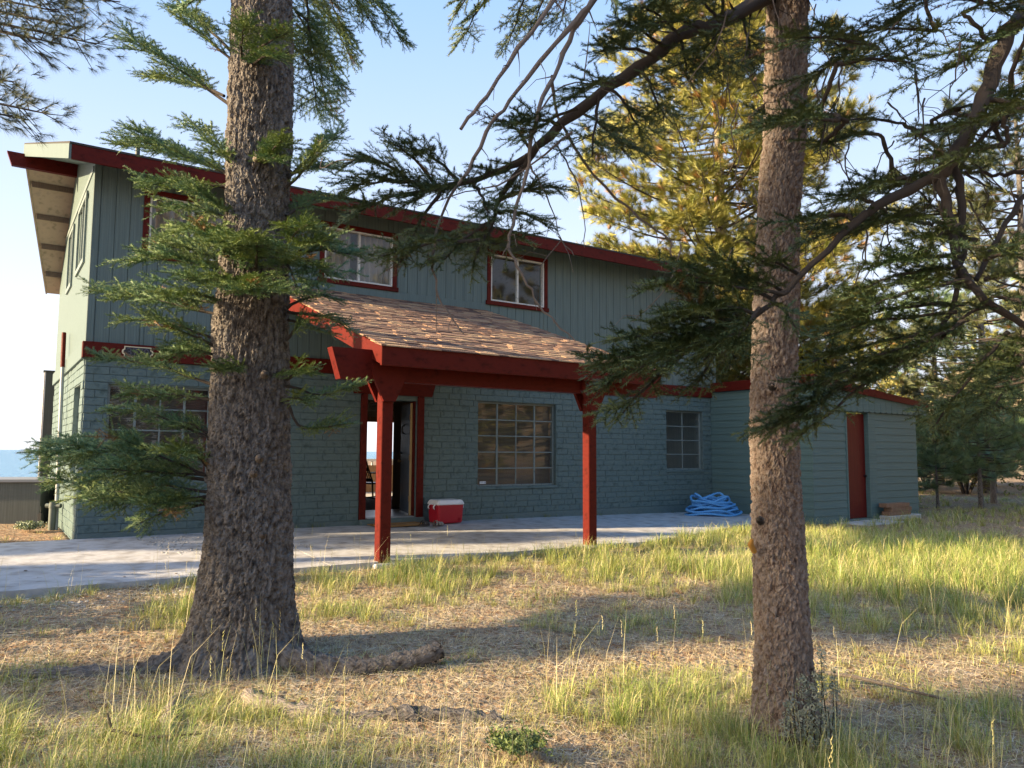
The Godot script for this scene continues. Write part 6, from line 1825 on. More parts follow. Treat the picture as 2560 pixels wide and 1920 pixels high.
	[[Vector3(1.777, 3.771, -4.023), Vector3(1.614, 3.825, -4.003), Vector3(1.436, 3.798, -3.943)], 0.009, 0.003, 0.05, 0.23, 1.0],
	[[Vector3(3.139, 4.225, -4.281), Vector3(2.832, 4.198, -4.261), Vector3(2.502, 4.085, -4.201)], 0.009, 0.003, 0.05, 0.23, 1.0],
	[[Vector3(2.252, 3.049, -3.875), Vector3(2.430, 3.092, -3.855), Vector3(2.577, 3.064, -3.795)], 0.009, 0.003, 0.05, 0.23, 1.0],
	[[Vector3(2.337, 3.080, -4.174), Vector3(2.545, 3.064, -4.154), Vector3(2.720, 2.976, -4.094)], 0.009, 0.003, 0.05, 0.21, 1.0],
	[[Vector3(1.963, 3.489, -3.158), Vector3(1.715, 3.455, -3.138), Vector3(1.450, 3.350, -3.078)], 0.009, 0.003, 0.05, 0.26, 1.0],
	[[Vector3(2.333, 3.596, -4.055), Vector3(2.101, 3.603, -4.035), Vector3(1.851, 3.533, -3.975)], 0.009, 0.003, 0.05, 0.23, 1.0],
	[[Vector3(2.507, 3.327, -3.603), Vector3(2.648, 3.311, -3.583), Vector3(2.754, 3.224, -3.523)], 0.009, 0.003, 0.05, 0.26, 1.0],
	[[Vector3(2.177, 2.753, -3.188), Vector3(2.297, 2.757, -3.168), Vector3(2.382, 2.700, -3.108)], 0.009, 0.003, 0.05, 0.23, 1.0],
	[[Vector3(2.514, 3.832, -3.660), Vector3(2.394, 3.858, -3.640), Vector3(2.247, 3.805, -3.580)], 0.009, 0.003, 0.05, 0.27, 1.0],
	[[Vector3(2.716, 3.779, -4.160), Vector3(2.889, 3.798, -4.140), Vector3(3.028, 3.737, -4.080)], 0.009, 0.003, 0.05, 0.22, 1.0],
	[[Vector3(1.327, 2.871, -3.035), Vector3(1.470, 2.883, -3.015), Vector3(1.589, 2.833, -2.955)], 0.009, 0.003, 0.05, 0.27, 1.0],
	[[Vector3(1.459, 3.781, -3.750), Vector3(1.593, 3.786, -3.730), Vector3(1.705, 3.713, -3.670)], 0.009, 0.003, 0.05, 0.25, 1.0],
	[[Vector3(1.353, 3.344, -3.015), Vector3(1.449, 3.362, -2.995), Vector3(1.522, 3.311, -2.935)], 0.009, 0.003, 0.05, 0.24, 1.0],
	[[Vector3(2.479, 3.982, -4.109), Vector3(2.273, 4.001, -4.089), Vector3(2.047, 3.936, -4.029)], 0.009, 0.003, 0.05, 0.27, 1.0],
	[[Vector3(1.344, 3.174, -4.242), Vector3(1.503, 3.126, -4.222), Vector3(1.643, 3.005, -4.162)], 0.009, 0.003, 0.05, 0.20, 1.0],
	[[Vector3(2.688, 3.816, -4.146), Vector3(2.421, 3.835, -4.126), Vector3(2.134, 3.773, -4.066)], 0.009, 0.003, 0.05, 0.25, 1.0],
	[[Vector3(2.482, 3.941, -4.107), Vector3(2.626, 4.008, -4.087), Vector3(2.738, 3.990, -4.027)], 0.009, 0.003, 0.05, 0.23, 1.0],
	[[Vector3(2.446, 2.964, -3.590), Vector3(2.585, 2.912, -3.570), Vector3(2.689, 2.796, -3.510)], 0.009, 0.003, 0.05, 0.22, 1.0],
	[[Vector3(2.009, 2.534, -3.028), Vector3(1.891, 2.510, -3.028), Vector3(1.724, 2.421, -2.948)], 0.008, 0.003, 0.10, 0.19, 0.9],
	[[Vector3(2.209, 2.451, -3.720), Vector3(1.991, 2.452, -3.720), Vector3(1.734, 2.388, -3.640)], 0.008, 0.003, 0.10, 0.19, 0.9],
	[[Vector3(2.111, 2.638, -3.551), Vector3(1.959, 2.606, -3.551), Vector3(1.765, 2.506, -3.471)], 0.008, 0.003, 0.10, 0.21, 0.9],
	[[Vector3(1.651, 2.422, -3.131), Vector3(1.516, 2.397, -3.131), Vector3(1.345, 2.311, -3.051)], 0.008, 0.003, 0.10, 0.19, 0.9],
	[[Vector3(2.438, 2.793, -3.696), Vector3(2.228, 2.772, -3.696), Vector3(1.973, 2.680, -3.616)], 0.008, 0.003, 0.10, 0.20, 0.9],
	[[Vector3(1.672, 2.724, -3.398), Vector3(1.544, 2.719, -3.398), Vector3(1.382, 2.644, -3.318)], 0.008, 0.003, 0.10, 0.18, 0.9],
	[[Vector3(1.334, 2.627, -3.035), Vector3(1.197, 2.635, -3.035), Vector3(1.031, 2.573, -2.955)], 0.008, 0.003, 0.10, 0.22, 0.9],
	[[Vector3(1.735, 2.231, -3.133), Vector3(1.644, 2.249, -3.133), Vector3(1.512, 2.208, -3.053)], 0.008, 0.003, 0.10, 0.22, 0.9],
	[[Vector3(1.696, 2.281, -3.197), Vector3(1.572, 2.261, -3.197), Vector3(1.410, 2.182, -3.117)], 0.008, 0.003, 0.10, 0.19, 0.9],
	[[Vector3(1.702, 2.361, -3.420), Vector3(1.531, 2.319, -3.420), Vector3(1.327, 2.216, -3.340)], 0.008, 0.003, 0.10, 0.17, 0.9],
	[[Vector3(1.985, 2.949, -3.782), Vector3(1.801, 2.971, -3.782), Vector3(1.582, 2.915, -3.702)], 0.008, 0.003, 0.10, 0.16, 0.9],
	[[Vector3(1.441, 2.696, -3.196), Vector3(1.283, 2.712, -3.196), Vector3(1.095, 2.658, -3.116)], 0.008, 0.003, 0.10, 0.19, 0.9],
	[[Vector3(1.944, 2.573, -3.574), Vector3(1.785, 2.542, -3.574), Vector3(1.589, 2.445, -3.494)], 0.008, 0.003, 0.10, 0.20, 0.9],
	[[Vector3(2.282, 2.827, -3.493), Vector3(2.095, 2.812, -3.493), Vector3(1.863, 2.725, -3.413)], 0.008, 0.003, 0.10, 0.19, 0.9],
	[[Vector3(2.217, 2.548, -3.434), Vector3(2.100, 2.564, -3.434), Vector3(1.936, 2.513, -3.354)], 0.008, 0.003, 0.10, 0.20, 0.9],
	[[Vector3(1.388, 2.266, -3.145), Vector3(1.265, 2.257, -3.145), Vector3(1.112, 2.190, -3.065)], 0.008, 0.003, 0.10, 0.20, 0.9],
	[[Vector3(2.042, 2.996, -3.087), Vector3(2.013, 2.894, -3.037), Vector3(1.928, 2.819, -3.037)], 0.004, 0.002, 1.00, 0.20, 1.0],
	[[Vector3(1.693, 3.566, -3.847), Vector3(1.693, 3.396, -3.797), Vector3(1.702, 3.257, -3.797)], 0.004, 0.002, 1.00, 0.20, 1.0],
	[[Vector3(1.873, 2.988, -3.086), Vector3(1.809, 2.808, -3.036), Vector3(1.759, 2.657, -3.036)], 0.004, 0.002, 1.00, 0.20, 1.0],
	[[Vector3(1.773, 2.465, -3.571), Vector3(1.752, 2.290, -3.521), Vector3(1.796, 2.133, -3.521)], 0.004, 0.002, 1.00, 0.20, 1.0],
	[[Vector3(2.057, 2.272, -3.022), Vector3(1.994, 2.158, -2.972), Vector3(1.907, 2.061, -2.972)], 0.004, 0.002, 1.00, 0.20, 1.0],
	[[Vector3(1.765, 2.219, -3.103), Vector3(1.696, 2.123, -3.053), Vector3(1.730, 2.044, -3.053)], 0.004, 0.002, 1.00, 0.20, 1.0],
	[[Vector3(1.389, 2.911, -3.121), Vector3(1.346, 2.760, -3.071), Vector3(1.284, 2.636, -3.071)], 0.004, 0.002, 1.00, 0.20, 1.0],
	[[Vector3(1.406, 3.240, -3.319), Vector3(1.362, 3.091, -3.269), Vector3(1.411, 2.972, -3.269)], 0.004, 0.002, 1.00, 0.20, 1.0],
	[[Vector3(1.695, 2.619, -3.367), Vector3(1.706, 2.531, -3.317), Vector3(1.777, 2.463, -3.317)], 0.004, 0.002, 1.00, 0.20, 1.0],
	[[Vector3(1.852, 2.382, -3.713), Vector3(1.784, 2.286, -3.663), Vector3(1.789, 2.205, -3.663)], 0.004, 0.002, 1.00, 0.20, 1.0],
	[[Vector3(1.606, 2.528, -3.846), Vector3(1.473, 2.346, -3.796), Vector3(1.342, 2.182, -3.796)], 0.004, 0.002, 1.00, 0.20, 1.0],
	[[Vector3(1.467, 2.629, -3.252), Vector3(1.427, 2.455, -3.202), Vector3(1.502, 2.304, -3.202)], 0.004, 0.002, 1.00, 0.20, 1.0],
	[[Vector3(2.039, 3.154, -3.297), Vector3(1.959, 3.064, -3.247), Vector3(1.899, 3.002, -3.247)], 0.004, 0.002, 1.00, 0.20, 1.0],
	[[Vector3(1.600, 2.767, -3.166), Vector3(1.645, 2.667, -3.116), Vector3(1.645, 2.591, -3.116)], 0.004, 0.002, 1.00, 0.20, 1.0],
	[[Vector3(1.867, 3.528, -3.812), Vector3(1.642, 3.320, -3.762), Vector3(1.572, 3.143, -3.762)], 0.004, 0.002, 1.00, 0.20, 1.0],
	[[Vector3(1.583, 2.231, -3.366), Vector3(1.542, 2.131, -3.316), Vector3(1.604, 2.045, -3.316)], 0.004, 0.002, 1.00, 0.20, 1.0],
	[[Vector3(1.302, 2.645, -3.108), Vector3(1.264, 2.538, -3.058), Vector3(1.271, 2.454, -3.058)], 0.004, 0.002, 1.00, 0.20, 1.0],
	[[Vector3(1.937, 3.268, -3.399), Vector3(1.959, 3.157, -3.349), Vector3(2.007, 3.077, -3.349)], 0.004, 0.002, 1.00, 0.20, 1.0],
	[[Vector3(2.000, 2.557, -3.248), Vector3(2.009, 2.469, -3.198), Vector3(2.087, 2.401, -3.198)], 0.004, 0.002, 1.00, 0.20, 1.0],
	[[Vector3(1.715, 2.749, -3.090), Vector3(1.665, 2.565, -3.040), Vector3(1.655, 2.407, -3.040)], 0.004, 0.002, 1.00, 0.20, 1.0],
	[[Vector3(1.953, 2.713, -3.348), Vector3(1.917, 2.514, -3.298), Vector3(1.803, 2.337, -3.298)], 0.004, 0.002, 1.00, 0.20, 1.0],
	[[Vector3(1.778, 2.270, -3.537), Vector3(1.663, 2.142, -3.487), Vector3(1.592, 2.029, -3.487)], 0.004, 0.002, 1.00, 0.20, 1.0],
	[[Vector3(1.891, 3.099, -3.477), Vector3(1.871, 2.964, -3.427), Vector3(1.882, 2.855, -3.427)], 0.004, 0.002, 1.00, 0.20, 1.0],
	[[Vector3(1.421, 2.167, -3.024), Vector3(1.383, 2.018, -2.974), Vector3(1.309, 1.884, -2.974)], 0.004, 0.002, 1.00, 0.20, 1.0],
	[[Vector3(1.722, 2.493, -3.048), Vector3(1.683, 2.337, -2.998), Vector3(1.713, 2.202, -2.998)], 0.004, 0.002, 1.00, 0.20, 1.0],
	[[Vector3(1.901, 2.828, -3.718), Vector3(1.791, 2.699, -3.668), Vector3(1.782, 2.592, -3.668)], 0.004, 0.002, 1.00, 0.20, 1.0],
	[[Vector3(1.884, 2.933, -3.089), Vector3(1.860, 2.847, -3.039), Vector3(1.795, 2.787, -3.039)], 0.004, 0.002, 1.00, 0.20, 1.0],
	[[Vector3(2.428, 3.370, -3.636), Vector3(2.259, 3.263, -3.586), Vector3(2.246, 3.187, -3.586)], 0.004, 0.002, 1.00, 0.20, 1.0],
	[[Vector3(1.643, 3.111, -3.139), Vector3(1.540, 2.994, -3.089), Vector3(1.496, 2.908, -3.089)], 0.004, 0.002, 1.00, 0.20, 1.0],
	[[Vector3(1.584, 2.996, -3.614), Vector3(1.510, 2.816, -3.564), Vector3(1.494, 2.661, -3.564)], 0.004, 0.002, 1.00, 0.20, 1.0],
	[[Vector3(1.894, 2.321, -3.116), Vector3(1.905, 2.226, -3.066), Vector3(1.950, 2.148, -3.066)], 0.004, 0.002, 1.00, 0.20, 1.0],
	[[Vector3(1.772, 2.949, -3.247), Vector3(1.745, 2.754, -3.197), Vector3(1.718, 2.587, -3.197)], 0.004, 0.002, 1.00, 0.20, 1.0],
	[[Vector3(1.943, 2.486, -3.215), Vector3(2.004, 2.383, -3.165), Vector3(1.988, 2.298, -3.165)], 0.004, 0.002, 1.00, 0.20, 1.0],
	[[Vector3(1.927, 2.675, -3.566), Vector3(1.898, 2.512, -3.516), Vector3(2.025, 2.369, -3.516)], 0.004, 0.002, 1.00, 0.20, 1.0],
	[[Vector3(1.679, 2.376, -3.130), Vector3(1.663, 2.398, -3.136), Vector3(1.651, 2.422, -3.131)], 0.011, 0.009, 1.00, 0.20, 1.0],
	[[Vector3(1.428, 2.228, -3.100), Vector3(1.404, 2.249, -3.119), Vector3(1.388, 2.266, -3.145)], 0.011, 0.009, 1.00, 0.20, 1.0],
	[[Vector3(1.802, 2.217, -3.100), Vector3(1.775, 2.224, -3.121), Vector3(1.735, 2.231, -3.133)], 0.011, 0.009, 1.00, 0.20, 1.0],
	[[Vector3(1.680, 2.242, -3.133), Vector3(1.696, 2.266, -3.167), Vector3(1.696, 2.281, -3.197)], 0.011, 0.009, 1.00, 0.20, 1.0],
	[[Vector3(1.410, 3.215, -4.150), Vector3(1.373, 3.202, -4.205), Vector3(1.344, 3.174, -4.242)], 0.011, 0.009, 1.00, 0.20, 1.0],
	[[Vector3(1.410, 4.138, -4.150), Vector3(1.411, 4.158, -4.223), Vector3(1.390, 4.147, -4.293)], 0.011, 0.009, 1.00, 0.20, 1.0],
	[[Vector3(1.338, 4.145, -4.289), Vector3(1.346, 4.101, -4.281), Vector3(1.340, 4.032, -4.284)], 0.011, 0.009, 1.00, 0.20, 1.0],
	[[Vector3(2.025, 2.802, -3.210), Vector3(2.099, 2.794, -3.203), Vector3(2.177, 2.753, -3.188)], 0.011, 0.009, 1.00, 0.20, 1.0],
	[[Vector3(2.201, 2.754, -3.184), Vector3(2.185, 2.737, -3.103), Vector3(2.189, 2.719, -3.042)], 0.011, 0.009, 1.00, 0.20, 1.0],
	[[Vector3(1.971, 2.662, -3.010), Vector3(1.992, 2.602, -3.012), Vector3(2.009, 2.534, -3.028)], 0.011, 0.009, 1.00, 0.20, 1.0],
	[[Vector3(2.093, 3.090, -3.258), Vector3(2.051, 3.156, -3.247), Vector3(1.986, 3.218, -3.246)], 0.011, 0.009, 1.00, 0.20, 1.0],
	[[Vector3(1.095, 3.553, -3.900), Vector3(1.091, 3.606, -3.828), Vector3(1.082, 3.639, -3.743)], 0.011, 0.009, 1.00, 0.20, 1.0],
	[[Vector3(1.082, 3.639, -3.743), Vector3(1.116, 3.706, -3.687), Vector3(1.147, 3.755, -3.634)], 0.011, 0.009, 1.00, 0.20, 1.0],
	[[Vector3(1.350, 3.693, -3.602), Vector3(1.417, 3.748, -3.663), Vector3(1.459, 3.781, -3.750)], 0.011, 0.009, 1.00, 0.20, 1.0],
	[[Vector3(2.361, 2.497, -3.300), Vector3(2.269, 2.528, -3.350), Vector3(2.217, 2.548, -3.434)], 0.011, 0.009, 1.00, 0.20, 1.0],
	[[Vector3(2.100, 2.564, -3.434), Vector3(2.109, 2.614, -3.493), Vector3(2.111, 2.638, -3.551)], 0.011, 0.009, 1.00, 0.20, 1.0],
	[[Vector3(1.959, 2.606, -3.551), Vector3(1.954, 2.591, -3.559), Vector3(1.944, 2.573, -3.574)], 0.011, 0.009, 1.00, 0.20, 1.0],
	[[Vector3(1.628, 2.464, -3.510), Vector3(1.657, 2.426, -3.470), Vector3(1.702, 2.361, -3.420)], 0.011, 0.009, 1.00, 0.20, 1.0],
	[[Vector3(1.765, 2.506, -3.471), Vector3(1.739, 2.622, -3.438), Vector3(1.672, 2.724, -3.398)], 0.011, 0.009, 1.00, 0.20, 1.0],
	[[Vector3(1.382, 2.644, -3.318), Vector3(1.414, 2.688, -3.251), Vector3(1.441, 2.696, -3.196)], 0.011, 0.009, 1.00, 0.20, 1.0],
	[[Vector3(1.346, 2.706, -3.196), Vector3(1.332, 2.678, -3.098), Vector3(1.334, 2.627, -3.035)], 0.011, 0.009, 1.00, 0.20, 1.0],
	[[Vector3(1.314, 2.709, -3.196), Vector3(1.319, 2.793, -3.094), Vector3(1.327, 2.871, -3.035)], 0.011, 0.009, 1.00, 0.20, 1.0],
	[[Vector3(2.111, 2.638, -3.551), Vector3(2.209, 2.749, -3.544), Vector3(2.282, 2.827, -3.493)], 0.011, 0.009, 1.00, 0.20, 1.0],
	[[Vector3(2.282, 2.827, -3.493), Vector3(2.380, 2.892, -3.533), Vector3(2.446, 2.964, -3.590)], 0.011, 0.009, 1.00, 0.20, 1.0],
	[[Vector3(2.557, 2.923, -3.574), Vector3(2.580, 2.978, -3.638), Vector3(2.597, 2.998, -3.717)], 0.011, 0.009, 1.00, 0.20, 1.0],
	[[Vector3(2.364, 2.936, -3.673), Vector3(2.397, 2.872, -3.696), Vector3(2.438, 2.793, -3.696)], 0.011, 0.009, 1.00, 0.20, 1.0],
	[[Vector3(2.364, 2.936, -3.673), Vector3(2.313, 2.995, -3.795), Vector3(2.252, 3.049, -3.875)], 0.011, 0.009, 1.00, 0.20, 1.0],
	[[Vector3(2.111, 2.638, -3.551), Vector3(2.157, 2.576, -3.619), Vector3(2.209, 2.451, -3.720)], 0.011, 0.009, 1.00, 0.20, 1.0],
	[[Vector3(1.705, 3.713, -3.670), Vector3(1.777, 3.697, -3.584), Vector3(1.880, 3.688, -3.461)], 0.011, 0.009, 1.00, 0.20, 1.0],
	[[Vector3(2.067, 3.245, -3.230), Vector3(2.004, 3.362, -3.175), Vector3(1.963, 3.489, -3.158)], 0.011, 0.009, 1.00, 0.20, 1.0],
	[[Vector3(1.450, 3.350, -3.078), Vector3(1.400, 3.356, -3.051), Vector3(1.353, 3.344, -3.015)], 0.011, 0.009, 1.00, 0.20, 1.0],
	[[Vector3(2.126, 2.735, -3.664), Vector3(2.058, 2.852, -3.736), Vector3(1.985, 2.949, -3.782)], 0.011, 0.009, 1.00, 0.20, 1.0],
	[[Vector3(1.480, 3.848, -4.100), Vector3(1.580, 3.808, -4.072), Vector3(1.725, 3.751, -3.990)], 0.011, 0.009, 1.00, 0.20, 1.0],
	[[Vector3(1.725, 3.751, -3.990), Vector3(1.753, 3.761, -4.002), Vector3(1.777, 3.771, -4.023)], 0.011, 0.009, 1.00, 0.20, 1.0],
	[[Vector3(1.559, 3.078, -4.198), Vector3(1.647, 3.166, -4.297), Vector3(1.745, 3.199, -4.394)], 0.011, 0.009, 1.00, 0.20, 1.0],
	[[Vector3(2.455, 3.490, -3.300), Vector3(2.388, 3.589, -3.381), Vector3(2.274, 3.667, -3.457)], 0.011, 0.009, 1.00, 0.20, 1.0],
	[[Vector3(2.274, 3.667, -3.457), Vector3(2.271, 3.696, -3.509), Vector3(2.275, 3.703, -3.555)], 0.011, 0.009, 1.00, 0.20, 1.0],
	[[Vector3(2.275, 3.703, -3.555), Vector3(2.373, 3.784, -3.589), Vector3(2.514, 3.832, -3.660)], 0.011, 0.009, 1.00, 0.20, 1.0],
	[[Vector3(2.324, 3.066, -3.867), Vector3(2.304, 3.097, -4.048), Vector3(2.337, 3.080, -4.174)], 0.011, 0.009, 1.00, 0.20, 1.0],
	[[Vector3(1.441, 3.624, -3.566), Vector3(1.363, 3.580, -3.487), Vector3(1.253, 3.451, -3.389)], 0.011, 0.009, 1.00, 0.20, 1.0],
	[[Vector3(1.253, 3.451, -3.389), Vector3(1.255, 3.387, -3.510), Vector3(1.308, 3.302, -3.589)], 0.011, 0.009, 1.00, 0.20, 1.0],
	[[Vector3(1.558, 3.202, -3.509), Vector3(1.608, 3.169, -3.449), Vector3(1.660, 3.107, -3.349)], 0.011, 0.009, 1.00, 0.20, 1.0],
	[[Vector3(2.547, 3.070, -3.807), Vector3(2.518, 3.192, -3.731), Vector3(2.507, 3.327, -3.603)], 0.011, 0.009, 1.00, 0.20, 1.0],
	[[Vector3(1.558, 3.202, -3.509), Vector3(1.703, 3.305, -3.630), Vector3(1.790, 3.324, -3.717)], 0.011, 0.009, 1.00, 0.20, 1.0],
	[[Vector3(0.888, 3.402, -3.309), Vector3(0.918, 3.382, -3.143), Vector3(0.994, 3.307, -3.001)], 0.011, 0.009, 1.00, 0.20, 1.0],
	[[Vector3(2.514, 3.832, -3.660), Vector3(2.482, 3.906, -3.881), Vector3(2.482, 3.941, -4.107)], 0.011, 0.009, 1.00, 0.20, 1.0],
	[[Vector3(2.482, 3.941, -4.107), Vector3(2.479, 3.967, -4.108), Vector3(2.479, 3.982, -4.109)], 0.011, 0.009, 1.00, 0.20, 1.0],
	[[Vector3(2.671, 4.001, -4.063), Vector3(2.689, 3.914, -4.118), Vector3(2.688, 3.816, -4.146)], 0.011, 0.009, 1.00, 0.20, 1.0],
	[[Vector3(2.688, 3.816, -4.146), Vector3(2.706, 3.804, -4.150), Vector3(2.716, 3.779, -4.160)], 0.011, 0.009, 1.00, 0.20, 1.0],
	[[Vector3(2.306, 3.810, -4.102), Vector3(2.298, 3.716, -4.065), Vector3(2.333, 3.596, -4.055)], 0.011, 0.009, 1.00, 0.20, 1.0],
	[[Vector3(2.889, 3.798, -4.140), Vector3(2.995, 4.018, -4.225), Vector3(3.139, 4.225, -4.281)], 0.011, 0.009, 1.00, 0.20, 1.0]]
const PL := [
	[[Vector3(-7.856, 5.970, -7.300), Vector3(-5.787, 5.741, -7.100), Vector3(-4.332, 5.432, -7.000)], 0.030, 0.006, 0.30, 0.50, 1.0],
	[[Vector3(-7.713, 5.950, -7.400), Vector3(-5.455, 5.816, -7.200), Vector3(-3.818, 5.597, -7.100)], 0.030, 0.006, 0.30, 0.50, 1.0],
	[[Vector3(-7.673, 5.719, -7.300), Vector3(-5.514, 5.457, -7.100), Vector3(-3.972, 5.115, -7.000)], 0.030, 0.006, 0.30, 0.50, 1.0],
	[[Vector3(-7.481, 5.576, -7.200), Vector3(-5.567, 5.357, -7.000), Vector3(-4.252, 5.058, -6.900)], 0.030, 0.006, 0.30, 0.50, 1.0],
	[[Vector3(-7.381, 5.557, -7.100), Vector3(-5.660, 5.347, -6.900), Vector3(-4.526, 5.060, -6.800)], 0.030, 0.006, 0.30, 0.50, 1.0],
	[[Vector3(-7.733, 6.297, -7.600), Vector3(-5.718, 6.081, -7.400), Vector3(-4.328, 5.779, -7.300)], 0.030, 0.006, 0.30, 0.50, 1.0],
	[[Vector3(-7.464, 4.790, -7.100), Vector3(-5.568, 4.605, -6.900), Vector3(-4.262, 4.333, -6.800)], 0.030, 0.006, 0.30, 0.50, 1.0],
	[[Vector3(-7.573, 4.880, -7.200), Vector3(-5.813, 4.830, -7.000), Vector3(-4.641, 4.686, -6.900)], 0.030, 0.006, 0.30, 0.50, 1.0],
	[[Vector3(-7.662, 4.766, -7.300), Vector3(-5.819, 4.612, -7.100), Vector3(-4.572, 4.364, -7.000)], 0.030, 0.006, 0.30, 0.50, 1.0],
	[[Vector3(-7.849, 6.360, -7.500), Vector3(-5.908, 6.120, -7.300), Vector3(-4.588, 5.798, -7.200)], 0.030, 0.006, 0.30, 0.50, 1.0],
	[[Vector3(-7.913, 5.989, -7.600), Vector3(-5.797, 5.761, -7.400), Vector3(-4.309, 5.445, -7.300)], 0.030, 0.006, 0.30, 0.50, 1.0]]

var TUFT := []
var TUFT_FAR := []
var LEAF: ArrayMesh

func make_trees() -> void:
	for k in 4: SPRAY.append(spray_mesh(100 + k, M.fir_needles))
	for k in 3: TUFT.append(tuft_mesh(200 + k, M.pine_needles, 44, 0.15, 0.0022))
	for k in 3: TUFT_FAR.append(tuft_mesh(210 + k, M.pine_needles, 60, 0.20, 0.0052))
	var r := RandomNumberGenerator.new()
	# ---- big fir
	r.seed = 51
	var t := thing("fir_tree", "big dark fir with broad scaly trunk, surface roots and leafy low boughs", "tree", Transform3D.IDENTITY)
	var C := T1_C.duplicate()
	var R := T1_R.duplicate()
	var roots := [[0.15, 0.9], [1.1, 1.1], [1.9, 0.9], [2.75, 1.2], [3.9, 0.8], [5.2, 0.7]]
	C[0] = Vector3(C[0].x, -0.30, C[0].z)
	C.append(C[-1] + Vector3(0.1, 3.5, 0.0)); R.append(0.12)
	put(trunk_mesh(C, R, 380, 0.0062, 0.024, 38.0, 5, 1.0, roots), "trunk", M.bark_fir, t)
	var rt := func(pts: Array, rad: Array, m: Material, sd: int) -> void:
		var P := []
		for q in pts: P.append(Vector3(q[0], gy(q[0], q[1]) + q[2], q[1]))
		put(root_geo(P, rad, sd, 0.02), "root", m, t)
	rt.call([[-1.70, -5.18, 0.06], [-1.42, -5.12, 0.03], [-1.12, -5.06, 0.01], [-0.86, -5.08, 0.02], [-0.62, -5.16, 0.05], [-0.46, -5.24, 0.09]], [0.14, 0.10, 0.08, 0.065, 0.065, 0.045], M.bark_fir, 61)
	rt.call([[-1.52, -4.66, -0.03], [-1.44, -4.48, 0.005], [-1.22, -4.33, 0.012], [-1.00, -4.25, 0.008], [-0.82, -4.22, -0.015]], [0.05, 0.05, 0.052, 0.042, 0.025], M.bare_root, 62)
	rt.call([[-0.90, -4.23, -0.02], [-0.60, -4.22, 0.008], [-0.38, -4.24, 0.008], [-0.10, -4.22, -0.01], [0.05, -4.18, -0.04]], [0.03, 0.042, 0.045, 0.04, 0.03], M.bark_fir, 63)
	rt.call([[-1.90, -4.62, -0.03], [-1.86, -4.38, 0.0], [-1.76, -4.12, 0.006], [-1.66, -3.92, -0.03]], [0.04, 0.04, 0.036, 0.025], M.bare_root, 64)
	rt.call([[-2.40, -4.98, -0.02], [-2.60, -4.86, 0.008], [-2.85, -4.78, 0.006], [-3.25, -4.72, -0.02]], [0.04, 0.042, 0.04, 0.03], M.bare_root, 65)
	rt.call([[-2.1, -5.15, 0.04], [-2.28, -5.0, 0.0], [-2.45, -4.9, -0.04]], [0.10, 0.07, 0.04], M.bark_fir, 66)
	for q in [[-1.60, 1.78, 0.8], [-1.66, 1.12, 0.05], [-1.62, 1.22, 0.4], [-1.58, 0.72, 0.55], [-1.72, 3.25, 0.7], [-1.93, 2.45, 0.6]]:
		var y: float = q[1]
		var c := Vector3(-1.81, y, -5.35)
		var th: float = lerpf(-0.9, 0.9, clampf((q[0] + 2.1) / 0.6, 0, 1))
		var o := Vector3(sin(th), 0, cos(th))
		knot(t, c + o * 0.292, o, 0.022, M.knot)
	fir_shade_tone = 1.0
	fol_start()
	var wood := Geo.new()
	for b in B1: bough(wood, b[0], b[1], b[2], b[3], b[4], r, b[5], Vector3(0.12, 1.0, 0.38).normalized())
	put(wood, "boughs", M.branch_wood, t)
	fol_end(t, "crown", SPRAY)
	# ---- slimmer fir
	r.seed = 52
	t = thing("fir_tree", "slimmer fir with reddish flaky bark and a limb reaching over the porch roof", "tree", Transform3D.IDENTITY)
	C = T2_C.duplicate()
	R = T2_R.duplicate()
	C[0] = Vector3(C[0].x, -0.36, C[0].z)
	C.append(C[-1] + Vector3(0.02, 3.5, 0.0)); R.append(0.07)
	put(trunk_mesh(C, R, 240, 0.006, 0.017, 44.0, 9, 0.9, [[0.4, 0.7], [1.9, 0.6], [2.9, 0.9], [4.6, 0.7]], 4.7, 0.6), "trunk", M.bark_pale, t)
	for q in [[1.16, 0.92, -0.9], [1.36, 1.45, 0.0], [1.30, 1.62, -0.2], [1.44, 0.95, 0.5], [1.33, 0.42, -0.2], [1.45, 0.38, 0.5]]:
		var th: float = q[2]
		var o := Vector3(sin(th), 0, cos(th))
		knot(t, Vector3(1.395, q[1], -4.15) + o * 0.118, o, 0.02, M.bark_fir)
	var g := Geo.new()
	g.tube([Vector3(1.27, 0.76, -4.08), Vector3(1.24, 0.80, -4.04), Vector3(1.245, 0.83, -4.03)], [0.014, 0.016, 0.008], 10)
	put(g, "sap_lump", M.sap, t)
	fir_shade_tone = 0.5  # shade put into the needle colour of this tree
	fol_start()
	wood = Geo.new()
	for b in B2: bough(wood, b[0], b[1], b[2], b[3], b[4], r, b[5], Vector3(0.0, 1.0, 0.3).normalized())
	put(wood, "boughs", M.branch_wood, t)
	wood = Geo.new()
	for b in D2: bough(wood, b[0], b[1], b[2], 1.0, b[4], r)
	put(wood, "dead_branches", M.dead_wood, t)
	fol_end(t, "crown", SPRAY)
	# ---- fir beyond the edge of the picture whose limbs hang in
	r.seed = 53
	t = thing("fir_tree", "fir whose drooping limbs, tinted dark for shade, hang over the shed and lawn", "tree", Transform3D.IDENTITY)
	put(trunk_mesh([Vector3(3.15, -0.4, -3.25), Vector3(3.12, 1.5, -3.28), Vector3(3.05, 4.0, -3.35), Vector3(3.0, 9.0, -3.4)], [0.24, 0.20, 0.17, 0.05], 90, 0.03, 0.012, 30.0, 15, 0.6, [[0.5, 0.6], [2.5, 0.6]]), "trunk", M.bark_fir, t)
	fir_shade_tone = 0.5  # needles darkened again here, in place of deeper shade
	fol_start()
	wood = Geo.new()
